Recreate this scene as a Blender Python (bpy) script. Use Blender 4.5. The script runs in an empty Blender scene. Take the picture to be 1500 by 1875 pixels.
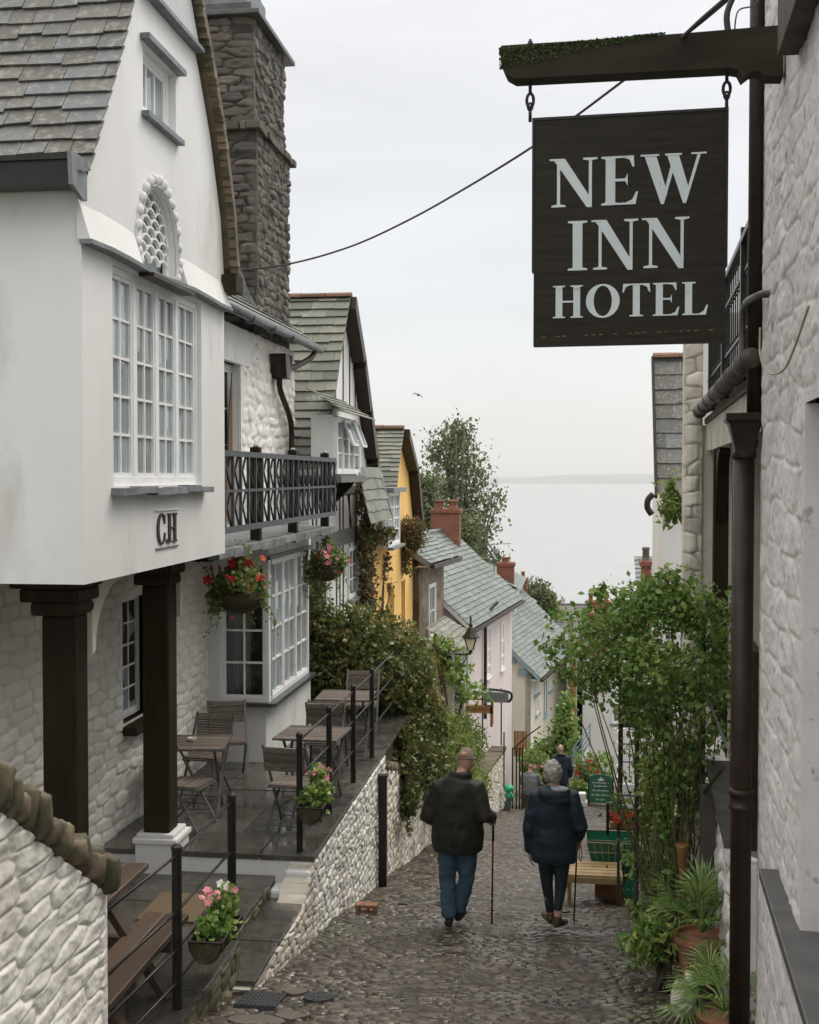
import bpy, math, random
import numpy as np
from mathutils import Vector, Matrix, Euler
from mathutils.geometry import tessellate_polygon
R = math.radians
random.seed(7); rng = np.random.default_rng(7)
SC = bpy.context.scene
COL = SC.collection
# ------------------------------------------------------------------ camera, sky, sun, exposure
FPX = 2200.0
YAW = math.atan(294/2200); PITCH = math.atan(66.5/2200)
cam_d = bpy.data.cameras.new('camera'); cam = bpy.data.objects.new('camera', cam_d); COL.objects.link(cam)
cam.location = (0, 0, 0); cam.rotation_euler = (R(90)-PITCH, 0, YAW)
cam_d.sensor_fit = 'HORIZONTAL'; cam_d.sensor_width = 36; cam_d.lens = FPX/1500*36
cam_d.clip_start = .1; cam_d.clip_end = 60000
SC.camera = cam
SC.render.resolution_x = 819; SC.render.resolution_y = 1024
SC.view_settings.view_transform = 'Standard'; SC.view_settings.look = 'None'
SC.view_settings.exposure = 0.34; SC.view_settings.gamma = 1
SC.cycles.use_denoising = True
SC.cycles.max_bounces = 6; SC.cycles.diffuse_bounces = 4; SC.cycles.glossy_bounces = 3
SC.cycles.transmission_bounces = 3; SC.cycles.transparent_max_bounces = 8; SC.cycles.volume_bounces = 0
SUN_EL, SUN_AZ = 52, 38      # degrees; azimuth measured from +Y towards +X
W = bpy.data.worlds.new('World'); SC.world = W; W.use_nodes = True
nt = W.node_tree; nt.nodes.clear()
def N(nt, t, **kw):
    n = nt.nodes.new(t)
    for k, v in kw.items():
        if k in n.inputs.keys() if hasattr(n.inputs, 'keys') else False: n.inputs[k].default_value = v
        else: setattr(n, k, v)
    return n
wo = N(nt, 'ShaderNodeOutputWorld')
sky = N(nt, 'ShaderNodeTexSky', sky_type='NISHITA', sun_disc=False, sun_elevation=R(SUN_EL), sun_rotation=R(SUN_AZ))
b1 = N(nt, 'ShaderNodeBackground', Strength=.05); b1.inputs[1].default_value = .02; nt.links.new(sky.outputs[0], b1.inputs[0])
tc = N(nt, 'ShaderNodeTexCoord')
sx = N(nt, 'ShaderNodeSeparateXYZ'); nt.links.new(tc.outputs['Generated'], sx.inputs[0])
# overcast cloud deck: its brightness by elevation (an overcast zenith is about three times the horizon)
rp = N(nt, 'ShaderNodeValToRGB'); cr = rp.color_ramp
cr.elements[0].position = 0; cr.elements[0].color = (.283, .281, .280, 1)
cr.elements[1].position = .06; cr.elements[1].color = (.288, .286, .284, 1)
for p, c in ((.2, (.306, .303, .299)), (.42, (.335, .328, .318)), (.58, (.74, .71, .67)), (1, (.95, .91, .86))):
    e = cr.elements.new(p); e.color = (*c, 1)
nt.links.new(sx.outputs['Z'], rp.inputs[0])
mp = N(nt, 'ShaderNodeMapping'); mp.inputs['Scale'].default_value = (1.6, 1.6, 9)
nt.links.new(tc.outputs['Generated'], mp.inputs[0])
nz = N(nt, 'ShaderNodeTexNoise'); nz.inputs['Scale'].default_value = 1.7; nz.inputs['Detail'].default_value = 5
nt.links.new(mp.outputs[0], nz.inputs[0])
mr = N(nt, 'ShaderNodeMapRange'); mr.inputs[1].default_value = .3; mr.inputs[2].default_value = .7; mr.inputs[3].default_value = .90; mr.inputs[4].default_value = 1.05
nt.links.new(nz.outputs[0], mr.inputs[0])
vm = N(nt, 'ShaderNodeVectorMath', operation='SCALE'); nt.links.new(rp.outputs[0], vm.inputs[0]); nt.links.new(mr.outputs[0], vm.inputs['Scale'])
b2 = N(nt, 'ShaderNodeBackground', Strength=2.05); nt.links.new(vm.outputs[0], b2.inputs[0])
ad = N(nt, 'ShaderNodeAddShader'); nt.links.new(b1.outputs[0], ad.inputs[0]); nt.links.new(b2.outputs[0], ad.inputs[1])
nt.links.new(ad.outputs[0], wo.inputs[0])
sd = bpy.data.lights.new('sun', 'SUN'); sun = bpy.data.objects.new('sun', sd); COL.objects.link(sun)
sd.energy = 1.3; sd.angle = R(25); sd.color = (1, .93, .84)
sv = Vector((math.sin(R(SUN_AZ))*math.cos(R(SUN_EL)), math.cos(R(SUN_AZ))*math.cos(R(SUN_EL)), math.sin(R(SUN_EL))))
sun.rotation_euler = sv.to_track_quat('Z', 'Y').to_euler(); sun.location = (10, 20, 60)

# ------------------------------------------------------------------ helpers
RC = cam.rotation_euler.to_matrix()
def ray(px, py): return RC @ Vector(((px-750)/FPX, -(py-937.5)/FPX, -1))
def at(px, py, X=None, Y=None, Z=None, D=None):
    """the point of the place seen at a pixel of the photograph, given one of its world coordinates (or its distance)"""
    r = ray(px, py)
    k = X/r.x if X is not None else Y/r.y if Y is not None else Z/r.z if Z is not None else D
    return r*k
def atp(px, py, O, n):
    r = ray(px, py); return r*(Vector(O).dot(n)/r.dot(n))
def street_z(y):
    return float(np.interp(y, [0, 4, 8, 12, 20, 32, 45, 60, 75], [-1.65, -2.75, -3.77, -4.50, -6.23, -8.86, -11.6, -14.2, -16.5]))
def zrow(ys): return np.interp(ys, [0, 4, 8, 12, 20, 32, 45, 60, 75], [-1.65, -2.75, -3.77, -4.50, -6.23, -8.86, -11.6, -14.2, -16.5])

MATS = {}
def mat(name, col, rough=.75, col2=None, ns=6, bump=.0, bs=40, metal=0, rnd=0, rcol=None, gap=None, spec=.5, detail=5, coat=0, transl=0, stretch=None, col3=None, c3=(.55, .7), ns3=2.0, wave=None, rough2=None):
    """procedural material: two noise-mixed colours, per-piece variation (attribute rnd), joints (attribute gap), patches, bump"""
    m = bpy.data.materials.new(name); m.use_nodes = True; MATS[name] = m
    t = m.node_tree; t.nodes.clear(); L = t.links.new
    out = N(t, 'ShaderNodeOutputMaterial'); p = N(t, 'ShaderNodeBsdfPrincipled')
    p.inputs['Roughness'].default_value = rough; p.inputs['Metallic'].default_value = metal
    p.inputs['Specular IOR Level'].default_value = spec
    if coat: p.inputs['Coat Weight'].default_value = coat; p.inputs['Coat Roughness'].default_value = .15
    tcn = N(t, 'ShaderNodeTexCoord'); co = tcn.outputs['Object']
    if stretch:
        mpn = N(t, 'ShaderNodeMapping'); mpn.inputs['Scale'].default_value = stretch; L(co, mpn.inputs[0]); co = mpn.outputs[0]
    c = None
    def mix(a, b, f, blend='MIX'):
        x = N(t, 'ShaderNodeMix', data_type='RGBA', blend_type=blend)
        for s, v in ((6, a), (7, b), (0, f)):
            if hasattr(v, 'is_output'): L(v, x.inputs[s])
            else: x.inputs[s].default_value = (*v, 1) if isinstance(v, tuple) else v
        return x.outputs[2]
    def noise(scale, det=detail, lo=.35, hi=.65):
        n = N(t, 'ShaderNodeTexNoise'); n.inputs['Scale'].default_value = scale; n.inputs['Detail'].default_value = det; n.inputs['Roughness'].default_value = .62
        L(co, n.inputs[0]); r = N(t, 'ShaderNodeMapRange'); r.inputs[1].default_value = lo; r.inputs[2].default_value = hi; L(n.outputs[0], r.inputs[0]); return r.outputs[0]
    c = col
    if col2: c = mix(col, col2, noise(ns))
    if rnd:
        a = N(t, 'ShaderNodeAttribute', attribute_name='rnd')
        if rcol:
            rr = N(t, 'ShaderNodeValToRGB'); L(a.outputs['Fac'], rr.inputs[0])
            while len(rr.color_ramp.elements) < len(rcol): rr.color_ramp.elements.new(.5)
            for i, k in enumerate(rcol):
                rr.color_ramp.elements[i].position = i/(len(rcol)-1); rr.color_ramp.elements[i].color = (*k, 1)
            c = mix(c, rr.outputs[0], float(rnd))
        else:
            r = N(t, 'ShaderNodeMapRange'); r.inputs[3].default_value = 1-rnd; r.inputs[4].default_value = 1+rnd; L(a.outputs['Fac'], r.inputs[0])
            v = N(t, 'ShaderNodeVectorMath', operation='SCALE')
            if hasattr(c, 'is_output'): L(c, v.inputs[0])
            else: v.inputs[0].default_value = c
            L(r.outputs[0], v.inputs['Scale']); c = v.outputs[0]
    if col3: c = mix(c, col3, noise(ns3, 6, *c3))
    if gap:
        a = N(t, 'ShaderNodeAttribute', attribute_name='gap'); c = mix(c, gap, a.outputs['Fac'])
    if hasattr(c, 'is_output'): L(c, p.inputs['Base Color'])
    else: p.inputs['Base Color'].default_value = (*c, 1)
    if rough2 is not None:
        r = N(t, 'ShaderNodeMapRange'); r.inputs[3].default_value = rough; r.inputs[4].default_value = rough2; L(noise(3.1, 4, .42, .58), r.inputs[0]); L(r.outputs[0], p.inputs['Roughness'])
    if bump:
        n = N(t, 'ShaderNodeTexNoise'); n.inputs['Scale'].default_value = bs; n.inputs['Detail'].default_value = 4; L(co, n.inputs[0])
        b = N(t, 'ShaderNodeBump'); b.inputs['Strength'].default_value = min(1, bump*30); b.inputs['Distance'].default_value = bump; L(n.outputs[0], b.inputs['Height']); L(b.outputs[0], p.inputs['Normal'])
    s = p.outputs[0]
    if transl:
        tr = N(t, 'ShaderNodeBsdfTranslucent'); ms = N(t, 'ShaderNodeMixShader'); ms.inputs[0].default_value = transl
        if hasattr(c, 'is_output'): L(c, tr.inputs[0])
        else: tr.inputs[0].default_value = (*c, 1)
        L(s, ms.inputs[1]); L(tr.outputs[0], ms.inputs[2]); s = ms.outputs[0]
    L(s, out.inputs[0])
    return m

def tag(o, label=None, cat=None, group=None, kind=None):
    if label: o['label'] = label
    if cat: o['category'] = cat
    if group: o['group'] = group
    if kind: o['kind'] = kind
    return o
ROOTM = {}
def thing(name, label, cat, loc=(0, 0, 0), group=None, rz=0):
    o = bpy.data.objects.new(name, None); COL.objects.link(o); o.empty_display_size = .2
    o.location = loc; o.rotation_euler = (0, 0, rz); tag(o, label, cat, group)
    ROOTM[o.name] = Matrix.Translation(Vector(loc)) @ Matrix.Rotation(rz, 4, 'Z')
    return o
def parent_to(o, p):
    o.parent = p
    if p is not None and p.name in ROOTM: o.matrix_parent_inverse = ROOTM[p.name].inverted()
def copy_tree(o, loc=None, rz=None, label=None, par=None):
    c = o.copy(); COL.objects.link(c)
    if par is not None: c.parent = par
    if loc is not None: c.location = loc
    if rz is not None: c.rotation_euler = (0, 0, rz)
    if label: c['label'] = label
    for ch in list(o.children): copy_tree(ch, par=c)
    return c

def mesh_obj(name, verts, faces, m, par=None, smooth=False, fattr=None, vattr=None, mods=None):
    me = bpy.data.meshes.new(name)
    if isinstance(verts, np.ndarray) and isinstance(faces, np.ndarray):
        nv, nf, k = len(verts), len(faces), faces.shape[1]
        me.vertices.add(nv); me.vertices.foreach_set('co', verts.astype(np.float32).ravel())
        me.loops.add(nf*k); me.loops.foreach_set('vertex_index', faces.astype(np.int32).ravel())
        me.polygons.add(nf); me.polygons.foreach_set('loop_start', np.arange(0, nf*k, k, dtype=np.int32))
        me.update(calc_edges=True); me.validate()
    else:
        me.from_pydata([tuple(v) for v in verts], [], [tuple(f) for f in faces]); me.update()
    for an, dom, arr in ((fattr or ()) and [(k, 'FACE', v) for k, v in fattr.items()]) or []:
        a = me.attributes.new(an, 'FLOAT', dom); a.data.foreach_set('value', np.asarray(arr, dtype=np.float32))
    for k, v in (vattr or {}).items():
        a = me.attributes.new(k, 'FLOAT', 'POINT'); a.data.foreach_set('value', np.asarray(v, dtype=np.float32))
    ms = m if isinstance(m, (list, tuple)) else [m]
    for x in ms: me.materials.append(MATS[x] if isinstance(x, str) else x)
    if smooth: me.polygons.foreach_set('use_smooth', np.ones(len(me.polygons), dtype=bool))
    o = bpy.data.objects.new(name, me); COL.objects.link(o)
    if par is not None: parent_to(o, par)
    return o

class F:
    """a working frame: origin, three axes"""
    def __init__(s, O, U, V=(0, 0, 1), n=None):
        s.O = Vector(O); s.U = Vector(U).normalized(); s.V = Vector(V).normalized(); s.n = Vector(n).normalized() if n is not None else s.U.cross(s.V)
    def p(s, u, v, w=0): return s.O+s.U*u+s.V*v+s.n*w
    def uv(s, P): d = P-s.O; return d.dot(s.U), d.dot(s.V)
    def px(s, px, py):
        """frame coordinates of what the photograph shows at a pixel on this plane"""
        return s.uv(atp(px, py, s.O, s.n))
WORLD = F((0, 0, 0), (1, 0, 0), (0, 0, 1), (0, 1, 0))
class MB:
    def __init__(s): s.v = []; s.f = []; s.r = []; s.mi = []; s.cur = 0
    def add(s, vs, fs, r=None):
        b = len(s.v); s.v += [Vector(x) for x in vs]; s.f += [tuple(i+b for i in f) for f in fs]
        r = random.random() if r is None else r
        s.r += [r]*len(fs); s.mi += [s.cur]*len(fs); return s
    def box(s, a, b, r=None):
        x0, y0, z0 = a; x1, y1, z1 = b
        return s.add([(x0, y0, z0), (x1, y0, z0), (x1, y1, z0), (x0, y1, z0), (x0, y0, z1), (x1, y0, z1), (x1, y1, z1), (x0, y1, z1)],
                     [(0, 3, 2, 1), (4, 5, 6, 7), (0, 1, 5, 4), (1, 2, 6, 5), (2, 3, 7, 6), (3, 0, 4, 7)], r)
    def fbox(s, fr, u0, u1, v0, v1, w0, w1, r=None, jit=0):
        P = [fr.p(u, v, w) for w in (w0, w1) for (u, v) in ((u0, v0), (u1, v0), (u1, v1), (u0, v1))]
        if jit: P = [p+Vector([random.uniform(-jit, jit) for _ in range(3)]) for p in P]
        return s.add(P, [(0, 3, 2, 1), (4, 5, 6, 7), (0, 1, 5, 4), (1, 2, 6, 5), (2, 3, 7, 6), (3, 0, 4, 7)], r)
    def bar(s, a, b, w, h=None, up=(0, 0, 1), r=None):
        """rectangular bar between two points"""
        a = Vector(a); b = Vector(b); h = h or w; d = (b-a).normalized(); up = Vector(up)
        if abs(d.dot(up)) > .98: up = Vector((1, 0, 0))
        x = d.cross(up).normalized(); y = x.cross(d).normalized()
        P = [q+x*i*w/2+y*j*h/2 for q in (a, b) for (i, j) in ((-1, -1), (1, -1), (1, 1), (-1, 1))]
        return s.add(P, [(0, 1, 2, 3), (4, 7, 6, 5), (0, 4, 5, 1), (1, 5, 6, 2), (2, 6, 7, 3), (3, 7, 4, 0)], r)
    def prism(s, fr, pts, w0, w1, r=None, holes=()):
        loops = [[tuple(q) for q in pts]]+[[tuple(q) for q in h] for h in holes]
        tris = tessellate_polygon([[Vector((q[0], q[1], 0)) for q in l] for l in loops])
        allp = [q for l in loops for q in l]; n = len(allp)
        vs = [fr.p(u, v, w0) for u, v in allp]+[fr.p(u, v, w1) for u, v in allp]
        fs = [tuple(t) for t in tris]+[tuple(i+n for i in reversed(t)) for t in tris]
        b = 0
        for l in loops:
            k = len(l)
            for i in range(k): j = (i+1) % k; fs.append((b+i, b+j, n+b+j, n+b+i))
            b += k
        return s.add(vs, fs, r)
    def tube(s, pts, rad, n=8, r=None, caps=True, ell=None, side=None):
        """tube along points; rad number or list; ell = (a, b) lists of half widths along side vector and across"""
        pts = [Vector(p) for p in pts]; k = len(pts); vs = []; prev = None
        for i, p in enumerate(pts):
            d = ((pts[min(i+1, k-1)]-pts[max(i-1, 0)])).normalized()
            if side is not None: x = (Vector(side)-d*Vector(side).dot(d)).normalized()
            elif prev is None: x = d.orthogonal().normalized()
            else: x = (prev-d*prev.dot(d)).normalized()
            prev = x; y = d.cross(x).normalized()
            ra = (ell[0][i] if ell else (rad[i] if isinstance(rad, (list, tuple)) else rad)); rb = ell[1][i] if ell else ra
            for j in range(n):
                a = 2*math.pi*j/n; vs.append(p+x*math.cos(a)*ra+y*math.sin(a)*rb)
        fs = [(i*n+j, i*n+(j+1) % n, (i+1)*n+(j+1) % n, (i+1)*n+j) for i in range(k-1) for j in range(n)]
        if caps: fs += [tuple(reversed(range(n))), tuple(range((k-1)*n, k*n))]
        return s.add(vs, fs, r)
    def lathe(s, c, prof, n=16, axis=(0, 0, 1), r=None):
        """profile = [(radius, height)...] turned about an axis at c"""
        a = Vector(axis).normalized(); x = a.orthogonal().normalized(); y = a.cross(x); c = Vector(c); vs = []
        for rr, h in prof:
            for j in range(n): t = 2*math.pi*j/n; vs.append(c+a*h+(x*math.cos(t)+y*math.sin(t))*rr)
        k = len(prof); fs = [(i*n+j, i*n+(j+1) % n, (i+1)*n+(j+1) % n, (i+1)*n+j) for i in range(k-1) for j in range(n)]
        fs += [tuple(reversed(range(n))), tuple(range((k-1)*n, k*n))]
        return s.add(vs, fs, r)
    def ball(s, c, rad, n=10, m=6, r=None, jit=0):
        c = Vector(c); rad = Vector(rad) if not isinstance(rad, (int, float)) else Vector((rad,)*3); vs = []
        for i in range(m+1):
            th = math.pi*i/m
            for j in range(n):
                ph = 2*math.pi*j/n; q = Vector((math.sin(th)*math.cos(ph)*rad.x, math.sin(th)*math.sin(ph)*rad.y, math.cos(th)*rad.z))
                vs.append(c+q*(1+(random.uniform(-jit, jit) if jit else 0)))
        fs = [(i*n+j, (i+1)*n+j, (i+1)*n+(j+1) % n, i*n+(j+1) % n) for i in range(m) for j in range(n)]
        return s.add(vs, fs, r)
    def quad(s, a, b, c, d, r=None): return s.add([a, b, c, d], [(0, 1, 2, 3)], r)
    def build(s, name, m, par=None, smooth=False, bevel=0, label=None):
        o = mesh_obj(name, s.v, s.f, m, par, smooth, fattr={'rnd': s.r})
        if isinstance(m, (list, tuple)): o.data.polygons.foreach_set('material_index', s.mi)
        if bevel:
            b = o.modifiers.new('bevel', 'BEVEL'); b.width = bevel; b.segments = 2; b.limit_method = 'ANGLE'
        if smooth:
            try: o.data.shade_smooth_by_angle = None
            except Exception: pass
        if label: o['label'] = label
        return o

def hash2(i, j, k=0):
    x = np.sin(i*127.1+j*311.7+k*74.7)*43758.5453; return x-np.floor(x)
def vnoise(x, y, k=0):
    i, j = np.floor(x), np.floor(y); fx, fy = x-i, y-j; fx = fx*fx*(3-2*fx); fy = fy*fy*(3-2*fy)
    a, b, c, d = hash2(i, j, k), hash2(i+1, j, k), hash2(i, j+1, k), hash2(i+1, j+1, k)
    return (a*(1-fx)+b*fx)*(1-fy)+(c*(1-fx)+d*fx)*fy
def stones(u, v, Wd, H, k=0, jit=.32, stag=.5, warp=.35, pw=3.4):
    """rubble or cobble height field on courses: height 0..1, joint 0..1, per-stone random"""
    u = u+Wd*warp*(vnoise(u/Wd*.7, v/H*.35, k+9)-.5); v = v+H*1.3*warp*(vnoise(u/Wd*.45, v/H*.3, k+5)-.5)*2
    a, b = u/Wd, v/H; r0 = np.floor(b); F1 = np.full(a.shape, 9.); F2 = np.full(a.shape, 9.); cid = np.zeros(a.shape)
    for dr in (-1, 0, 1):
        r = r0+dr; off = stag*(r % 2)+.4*(hash2(r, r*0+3, k)-.5); c0 = np.floor(a-off)
        for dc in (-1, 0, 1):
            c = c0+dc; x = c+.5+off+jit*(hash2(c, r, k)-.5)*2; y = r+.5+jit*.7*(hash2(c, r, k+1)-.5)*2
            s = .85+.3*hash2(c, r, k+4)
            d = (np.abs((a-x)*.92)**pw+np.abs(b-y)**pw)**(1/pw)/s
            new = d < F1; F2 = np.where(new, F1, np.minimum(F2, d)); cid = np.where(new, hash2(c, r, k+2), cid); F1 = np.where(new, d, F1)
    e = F2-F1; j = np.clip(1-e/.16, 0, 1); h = np.clip(e/.34, 0, 1); h = 1-(1-h)**2.6
    return h, j**1.5, cid

def relief(name, fr, u0, u1, v0, v1, m, par, sw=.3, sh=.14, amp=.03, res=.02, holes=(), k=0, top=None, bot=None, rough=.25, rvar=.5, w0=0, back=.12, jit=.32, fine=.0, pw=3.4, lump=.6):
    """rubble masonry face as displaced geometry on frame fr; top/bot are functions of u; holes are (u0,u1,v0,v1)"""
    us = np.linspace(u0, u1, max(3, int((u1-u0)/res)+1))
    T = np.array([top(x) if top else v1 for x in us]); B = np.array([bot(x) if bot else v0 for x in us])
    nv = max(3, int(float((T-B).max())/res)+1); t = np.linspace(0, 1, nv); Ug = np.repeat(us[None, :], nv, 0)
    Vg = B[None, :]+(T-B)[None, :]*t[:, None]
    h, j, cid = stones(Ug, Vg, sw, sh, k, jit, pw=pw)
    ht = amp*h*(1-rvar+rvar*2*cid*.5)+amp*rough*vnoise(Ug/sw*3, Vg/sh*2.2, k+20)*h+amp*lump*(vnoise(Ug/1.3, Vg/.9, k+31)-.5)
    if fine: ht = ht+fine*(vnoise(Ug/.022, Vg/.022, k+40)-.5)+fine*1.6*(vnoise(Ug/.07, Vg/.055, k+44)-.5)
    edge = np.minimum(1, np.minimum(np.minimum(Ug-u0, u1-Ug), 9)/(sw*.25))
    for (a, b, c, d) in holes: edge = np.minimum(edge, np.maximum(np.maximum(a-Ug, Ug-b), np.maximum(c-Vg, Vg-d))/(sw*.2))
    ht = ht*np.clip(edge, .1, 1)+w0
    O = np.array(fr.O); U = np.array(fr.U); V = np.array(fr.V); n = np.array(fr.n)
    P = O+Ug[..., None]*U+Vg[..., None]*V+ht[..., None]*n
    ny, nx = Ug.shape; idx = np.arange(nx*ny).reshape(ny, nx)
    q = np.stack([idx[:-1, :-1], idx[:-1, 1:], idx[1:, 1:], idx[1:, :-1]], -1).reshape(-1, 4)
    cu = ((Ug[:-1, :-1]+Ug[1:, 1:])/2).ravel(); cv = ((Vg[:-1, :-1]+Vg[1:, 1:])/2).ravel(); keep = np.ones(len(q), bool)
    for (a, b, c, d) in holes: keep &= ~((cu > a) & (cu < b) & (cv > c) & (cv < d))
    q = q[keep]
    verts = P.reshape(-1, 3)
    if back:   # thickness: a skirt round the border
        ring = list(idx[0, :])+list(idx[1:, -1])+list(idx[-1, ::-1][1:])+list(idx[::-1, 0][1:-1]); ring = np.array(ring)
        bv = verts[ring]-n*(back+ (ht.ravel()[ring])[:, None]*0); base = len(verts); verts = np.vstack([verts, bv])
        kk = len(ring); i = np.arange(kk); q = np.vstack([q, np.stack([ring[i], base+i, base+(i+1) % kk, ring[(i+1) % kk]], -1)])
        j = np.append(j.ravel(), np.zeros(kk)); cid = np.append(cid.ravel(), np.full(kk, .5))
    return mesh_obj(name, verts, q, m, par, True, vattr={'gap': np.ravel(j), 'rnd': np.ravel(cid)})

def slates(name, S, ul, vl, ch, cw, m, par=None, t=.012, jit=.012, dim=0, ragged=.0, r0=None, tw=0):
    """S(u,v)->point, v up the slope; real overlapping slates"""
    mb = MB(); v = 0; i = 0
    while v < vl-.02:
        h = ch*(1-dim*v/vl); v2 = min(vl, v+h*1.15); u = -random.random()*cw*.7; lift = random.uniform(.9, 1.2)
        while u < ul:
            w = cw*random.uniform(.65, 1.3); a, b = max(0, u), min(ul, u+w-.004)
            if ul-b < cw*.3: b = ul
            if b-a > cw*.10:
                n = (S(a+.01, v)-S(a, v)).cross(S(a, min(v+.01, vl))-S(a, max(0, v-.0001))).normalized()
                if n.z < 0: n = -n
                d = random.uniform(-jit, jit) - (ragged*random.random())
                lo = t*2.0*lift; P = [S(a, max(0, v+d)), S(b, max(0, v+d+random.uniform(-jit, jit)*.4)), S(b, v2), S(a, v2)]
                off = [lo, lo+random.uniform(0, t*.5), t*.3, t*.3]
                vs = [p+n*o for p, o in zip(P, off)]+[p+n*(o-t) for p, o in zip(P, off)]
                mb.add(vs, [(0, 1, 2, 3), (4, 7, 6, 5), (0, 4, 5, 1), (1, 5, 6, 2), (2, 6, 7, 3), (3, 7, 4, 0)])
            u = max(u+w, b+.004) if b == ul else u+w
        v += h; i += 1
    return mb.build(name, m, par)
def flatS(p00, p10, p01, ul=None, vl=None):
    """surface through corner, along eave and up slope"""
    p00, p10, p01 = map(Vector, (p00, p10, p01)); a = (p10-p00); b = (p01-p00); ul = a.length; vl = b.length; a = a/ul; b = b/vl
    return (lambda u, v: p00+a*u+b*v), ul, vl

def leaf_mesh(name, C, size, m, par=None, elong=1.6, droop=.3, flat=0, seed=1, rnd=None, kind=None, svar=.62, fold=.25, nrm=None):
    """C: Nx3 leaf positions; each leaf a folded diamond of its own size and turn"""
    g = np.random.default_rng(seed); n = len(C); C = np.asarray(C, float)
    d = g.normal(size=(n, 3)); d[:, 2] = d[:, 2]*(1-flat)-droop; d /= np.linalg.norm(d, axis=1)[:, None]
    q = g.normal(size=(n, 3))+np.array([0, 0, flat*3.]); 
    if nrm is not None: q = q*.6+nrm*1.2
    s = np.cross(d, q); s /= np.linalg.norm(s, axis=1)[:, None]+1e-9; nn = np.cross(s, d)
    L = size*(1-svar+2*svar*g.random(n)**1.3); L = L[:, None]
    w = L/elong*.5
    v = np.empty((n, 6, 3)); v[:, 0] = C-d*L*.5; v[:, 1] = C-d*L*.1+s*w+nn*L*fold*.3; v[:, 2] = C+d*L*.2+s*w*.8+nn*L*fold*.3; v[:, 3] = C+d*L*.5-nn*L*.08; v[:, 4] = C+d*L*.2-s*w*.8+nn*L*fold*.3; v[:, 5] = C-d*L*.1-s*w+nn*L*fold*.3
    b = np.arange(n)[:, None]*6; f = np.concatenate([b+np.array([[0, 1, 2, 3]]), b+np.array([[0, 3, 4, 5]])], 1).reshape(-1, 4)
    r = g.random(n) if rnd is None else rnd
    return mesh_obj(name, v.reshape(-1, 3), f, m, par, False, fattr={'rnd': np.repeat(r, 2)})
def clumps(blobs, nc, per, spread, seed=1, shell=.75):
    """leaf positions in clumps that fill ellipsoid blobs [(centre, radii)...] -> (points, per-leaf random that varies by clump)"""
    g = np.random.default_rng(seed); P = []; Rn = []
    vol = np.array([r[0]*r[1]*r[2] for c, r in blobs])**.8; vol = vol/vol.sum()
    for (c, r), w in zip(blobs, vol):
        k = max(1, int(nc*w)); d = g.normal(size=(k, 3)); d /= np.linalg.norm(d, axis=1)[:, None]
        rad = shell+(1.08-shell)*g.random(k); rad[g.random(k) < .22] *= g.random((rad[g.random(k) < 0].size) or 1)[0]*.3+.5
        cc = np.array(c)+d*np.array(r)*rad[:, None]; kk = g.random(k)
        pp = np.repeat(cc, per, 0)+g.normal(size=(k*per, 3))*spread*(.6+.8*np.repeat(g.random(k), per)[:, None]); P.append(pp); Rn.append(np.clip(np.repeat(kk, per)*.7+.3*g.random(k*per), 0, 1))
    return np.vstack(P), np.concatenate(Rn)

def window(par, fr, u0, u1, v0, v1, cols, rows, fm='white_paint', pm='pane', fw=.05, bar=.02, casements=1, depth=.05, name='window', sill=None, sillm='slate_lead', rec=0.0, head=None, mull=.05, split=None):
    """window in frame fr (n outward): frame+bars in one mesh, panes in another, sill if wanted; rec = how far behind the face"""
    mb = MB(); d0 = -rec-depth; d1 = -rec
    mb.fbox(fr, u0, u0+fw, v0, v1, d0, d1); mb.fbox(fr, u1-fw, u1, v0, v1, d0, d1)
    mb.fbox(fr, u0+fw, u1-fw, v0, v0+fw*1.2, d0, d1-.002); mb.fbox(fr, u0+fw, u1-fw, v1-fw, v1, d0, d1-.002)
    iu0, iu1, iv0, iv1 = u0+fw, u1-fw, v0+fw*1.2, v1-fw; cw = (iu1-iu0)/casements
    for c in range(casements):
        a = iu0+c*cw; b = a+cw
        if c: mb.fbox(fr, a-mull/2, a+mull/2, iv0, iv1, d0, d1-.004)
        a2 = a+(mull/2 if c else 0); b2 = b-(mull/2 if c < casements-1 else 0); st = fw*.55
        mb.fbox(fr, a2, a2+st, iv0, iv1, d0+.006, d1-.012); mb.fbox(fr, b2-st, b2, iv0, iv1, d0+.006, d1-.012)
        mb.fbox(fr, a2+st, b2-st, iv0, iv0+st, d0+.006, d1-.013); mb.fbox(fr, a2+st, b2-st, iv1-st, iv1, d0+.006, d1-.013)
        a3, b3, c3, e3 = a2+st, b2-st, iv0+st, iv1-st
        for i in range(1, cols): x = a3+(b3-a3)*i/cols; mb.fbox(fr, x-bar/2, x+bar/2, c3, e3, d0+.012, d1-.018)
        for i in range(1, rows): y = c3+(e3-c3)*i/rows; mb.fbox(fr, a3, b3, y-bar/2, y+bar/2, d0+.012, d1-.0195)
    w = mb.build(name, fm, par)
    pb = MB(); cols_n = cols*casements
    for c in range(cols_n):      # one quad a light, each very slightly out of true like old glass
        for r in range(rows):
            a = iu0+(iu1-iu0)*c/cols_n; b = iu0+(iu1-iu0)*(c+1)/cols_n; e = iv0+(iv1-iv0)*r/rows; g = iv0+(iv1-iv0)*(r+1)/rows; z = (d0+d1)/2-.006; j = lambda: z+random.uniform(-.0025, .0025)
            pb.quad(fr.p(a, e, j()), fr.p(b, e, j()), fr.p(b, g, j()), fr.p(a, g, j()))
    pb.build('pane', pm, w)
    if sill: MB().fbox(fr, u0-sill, u1+sill, v0-.05, v0-.003, -rec-.02, sill*.8+.04, jit=.004).build('sill', sillm, w)
    return w
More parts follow.
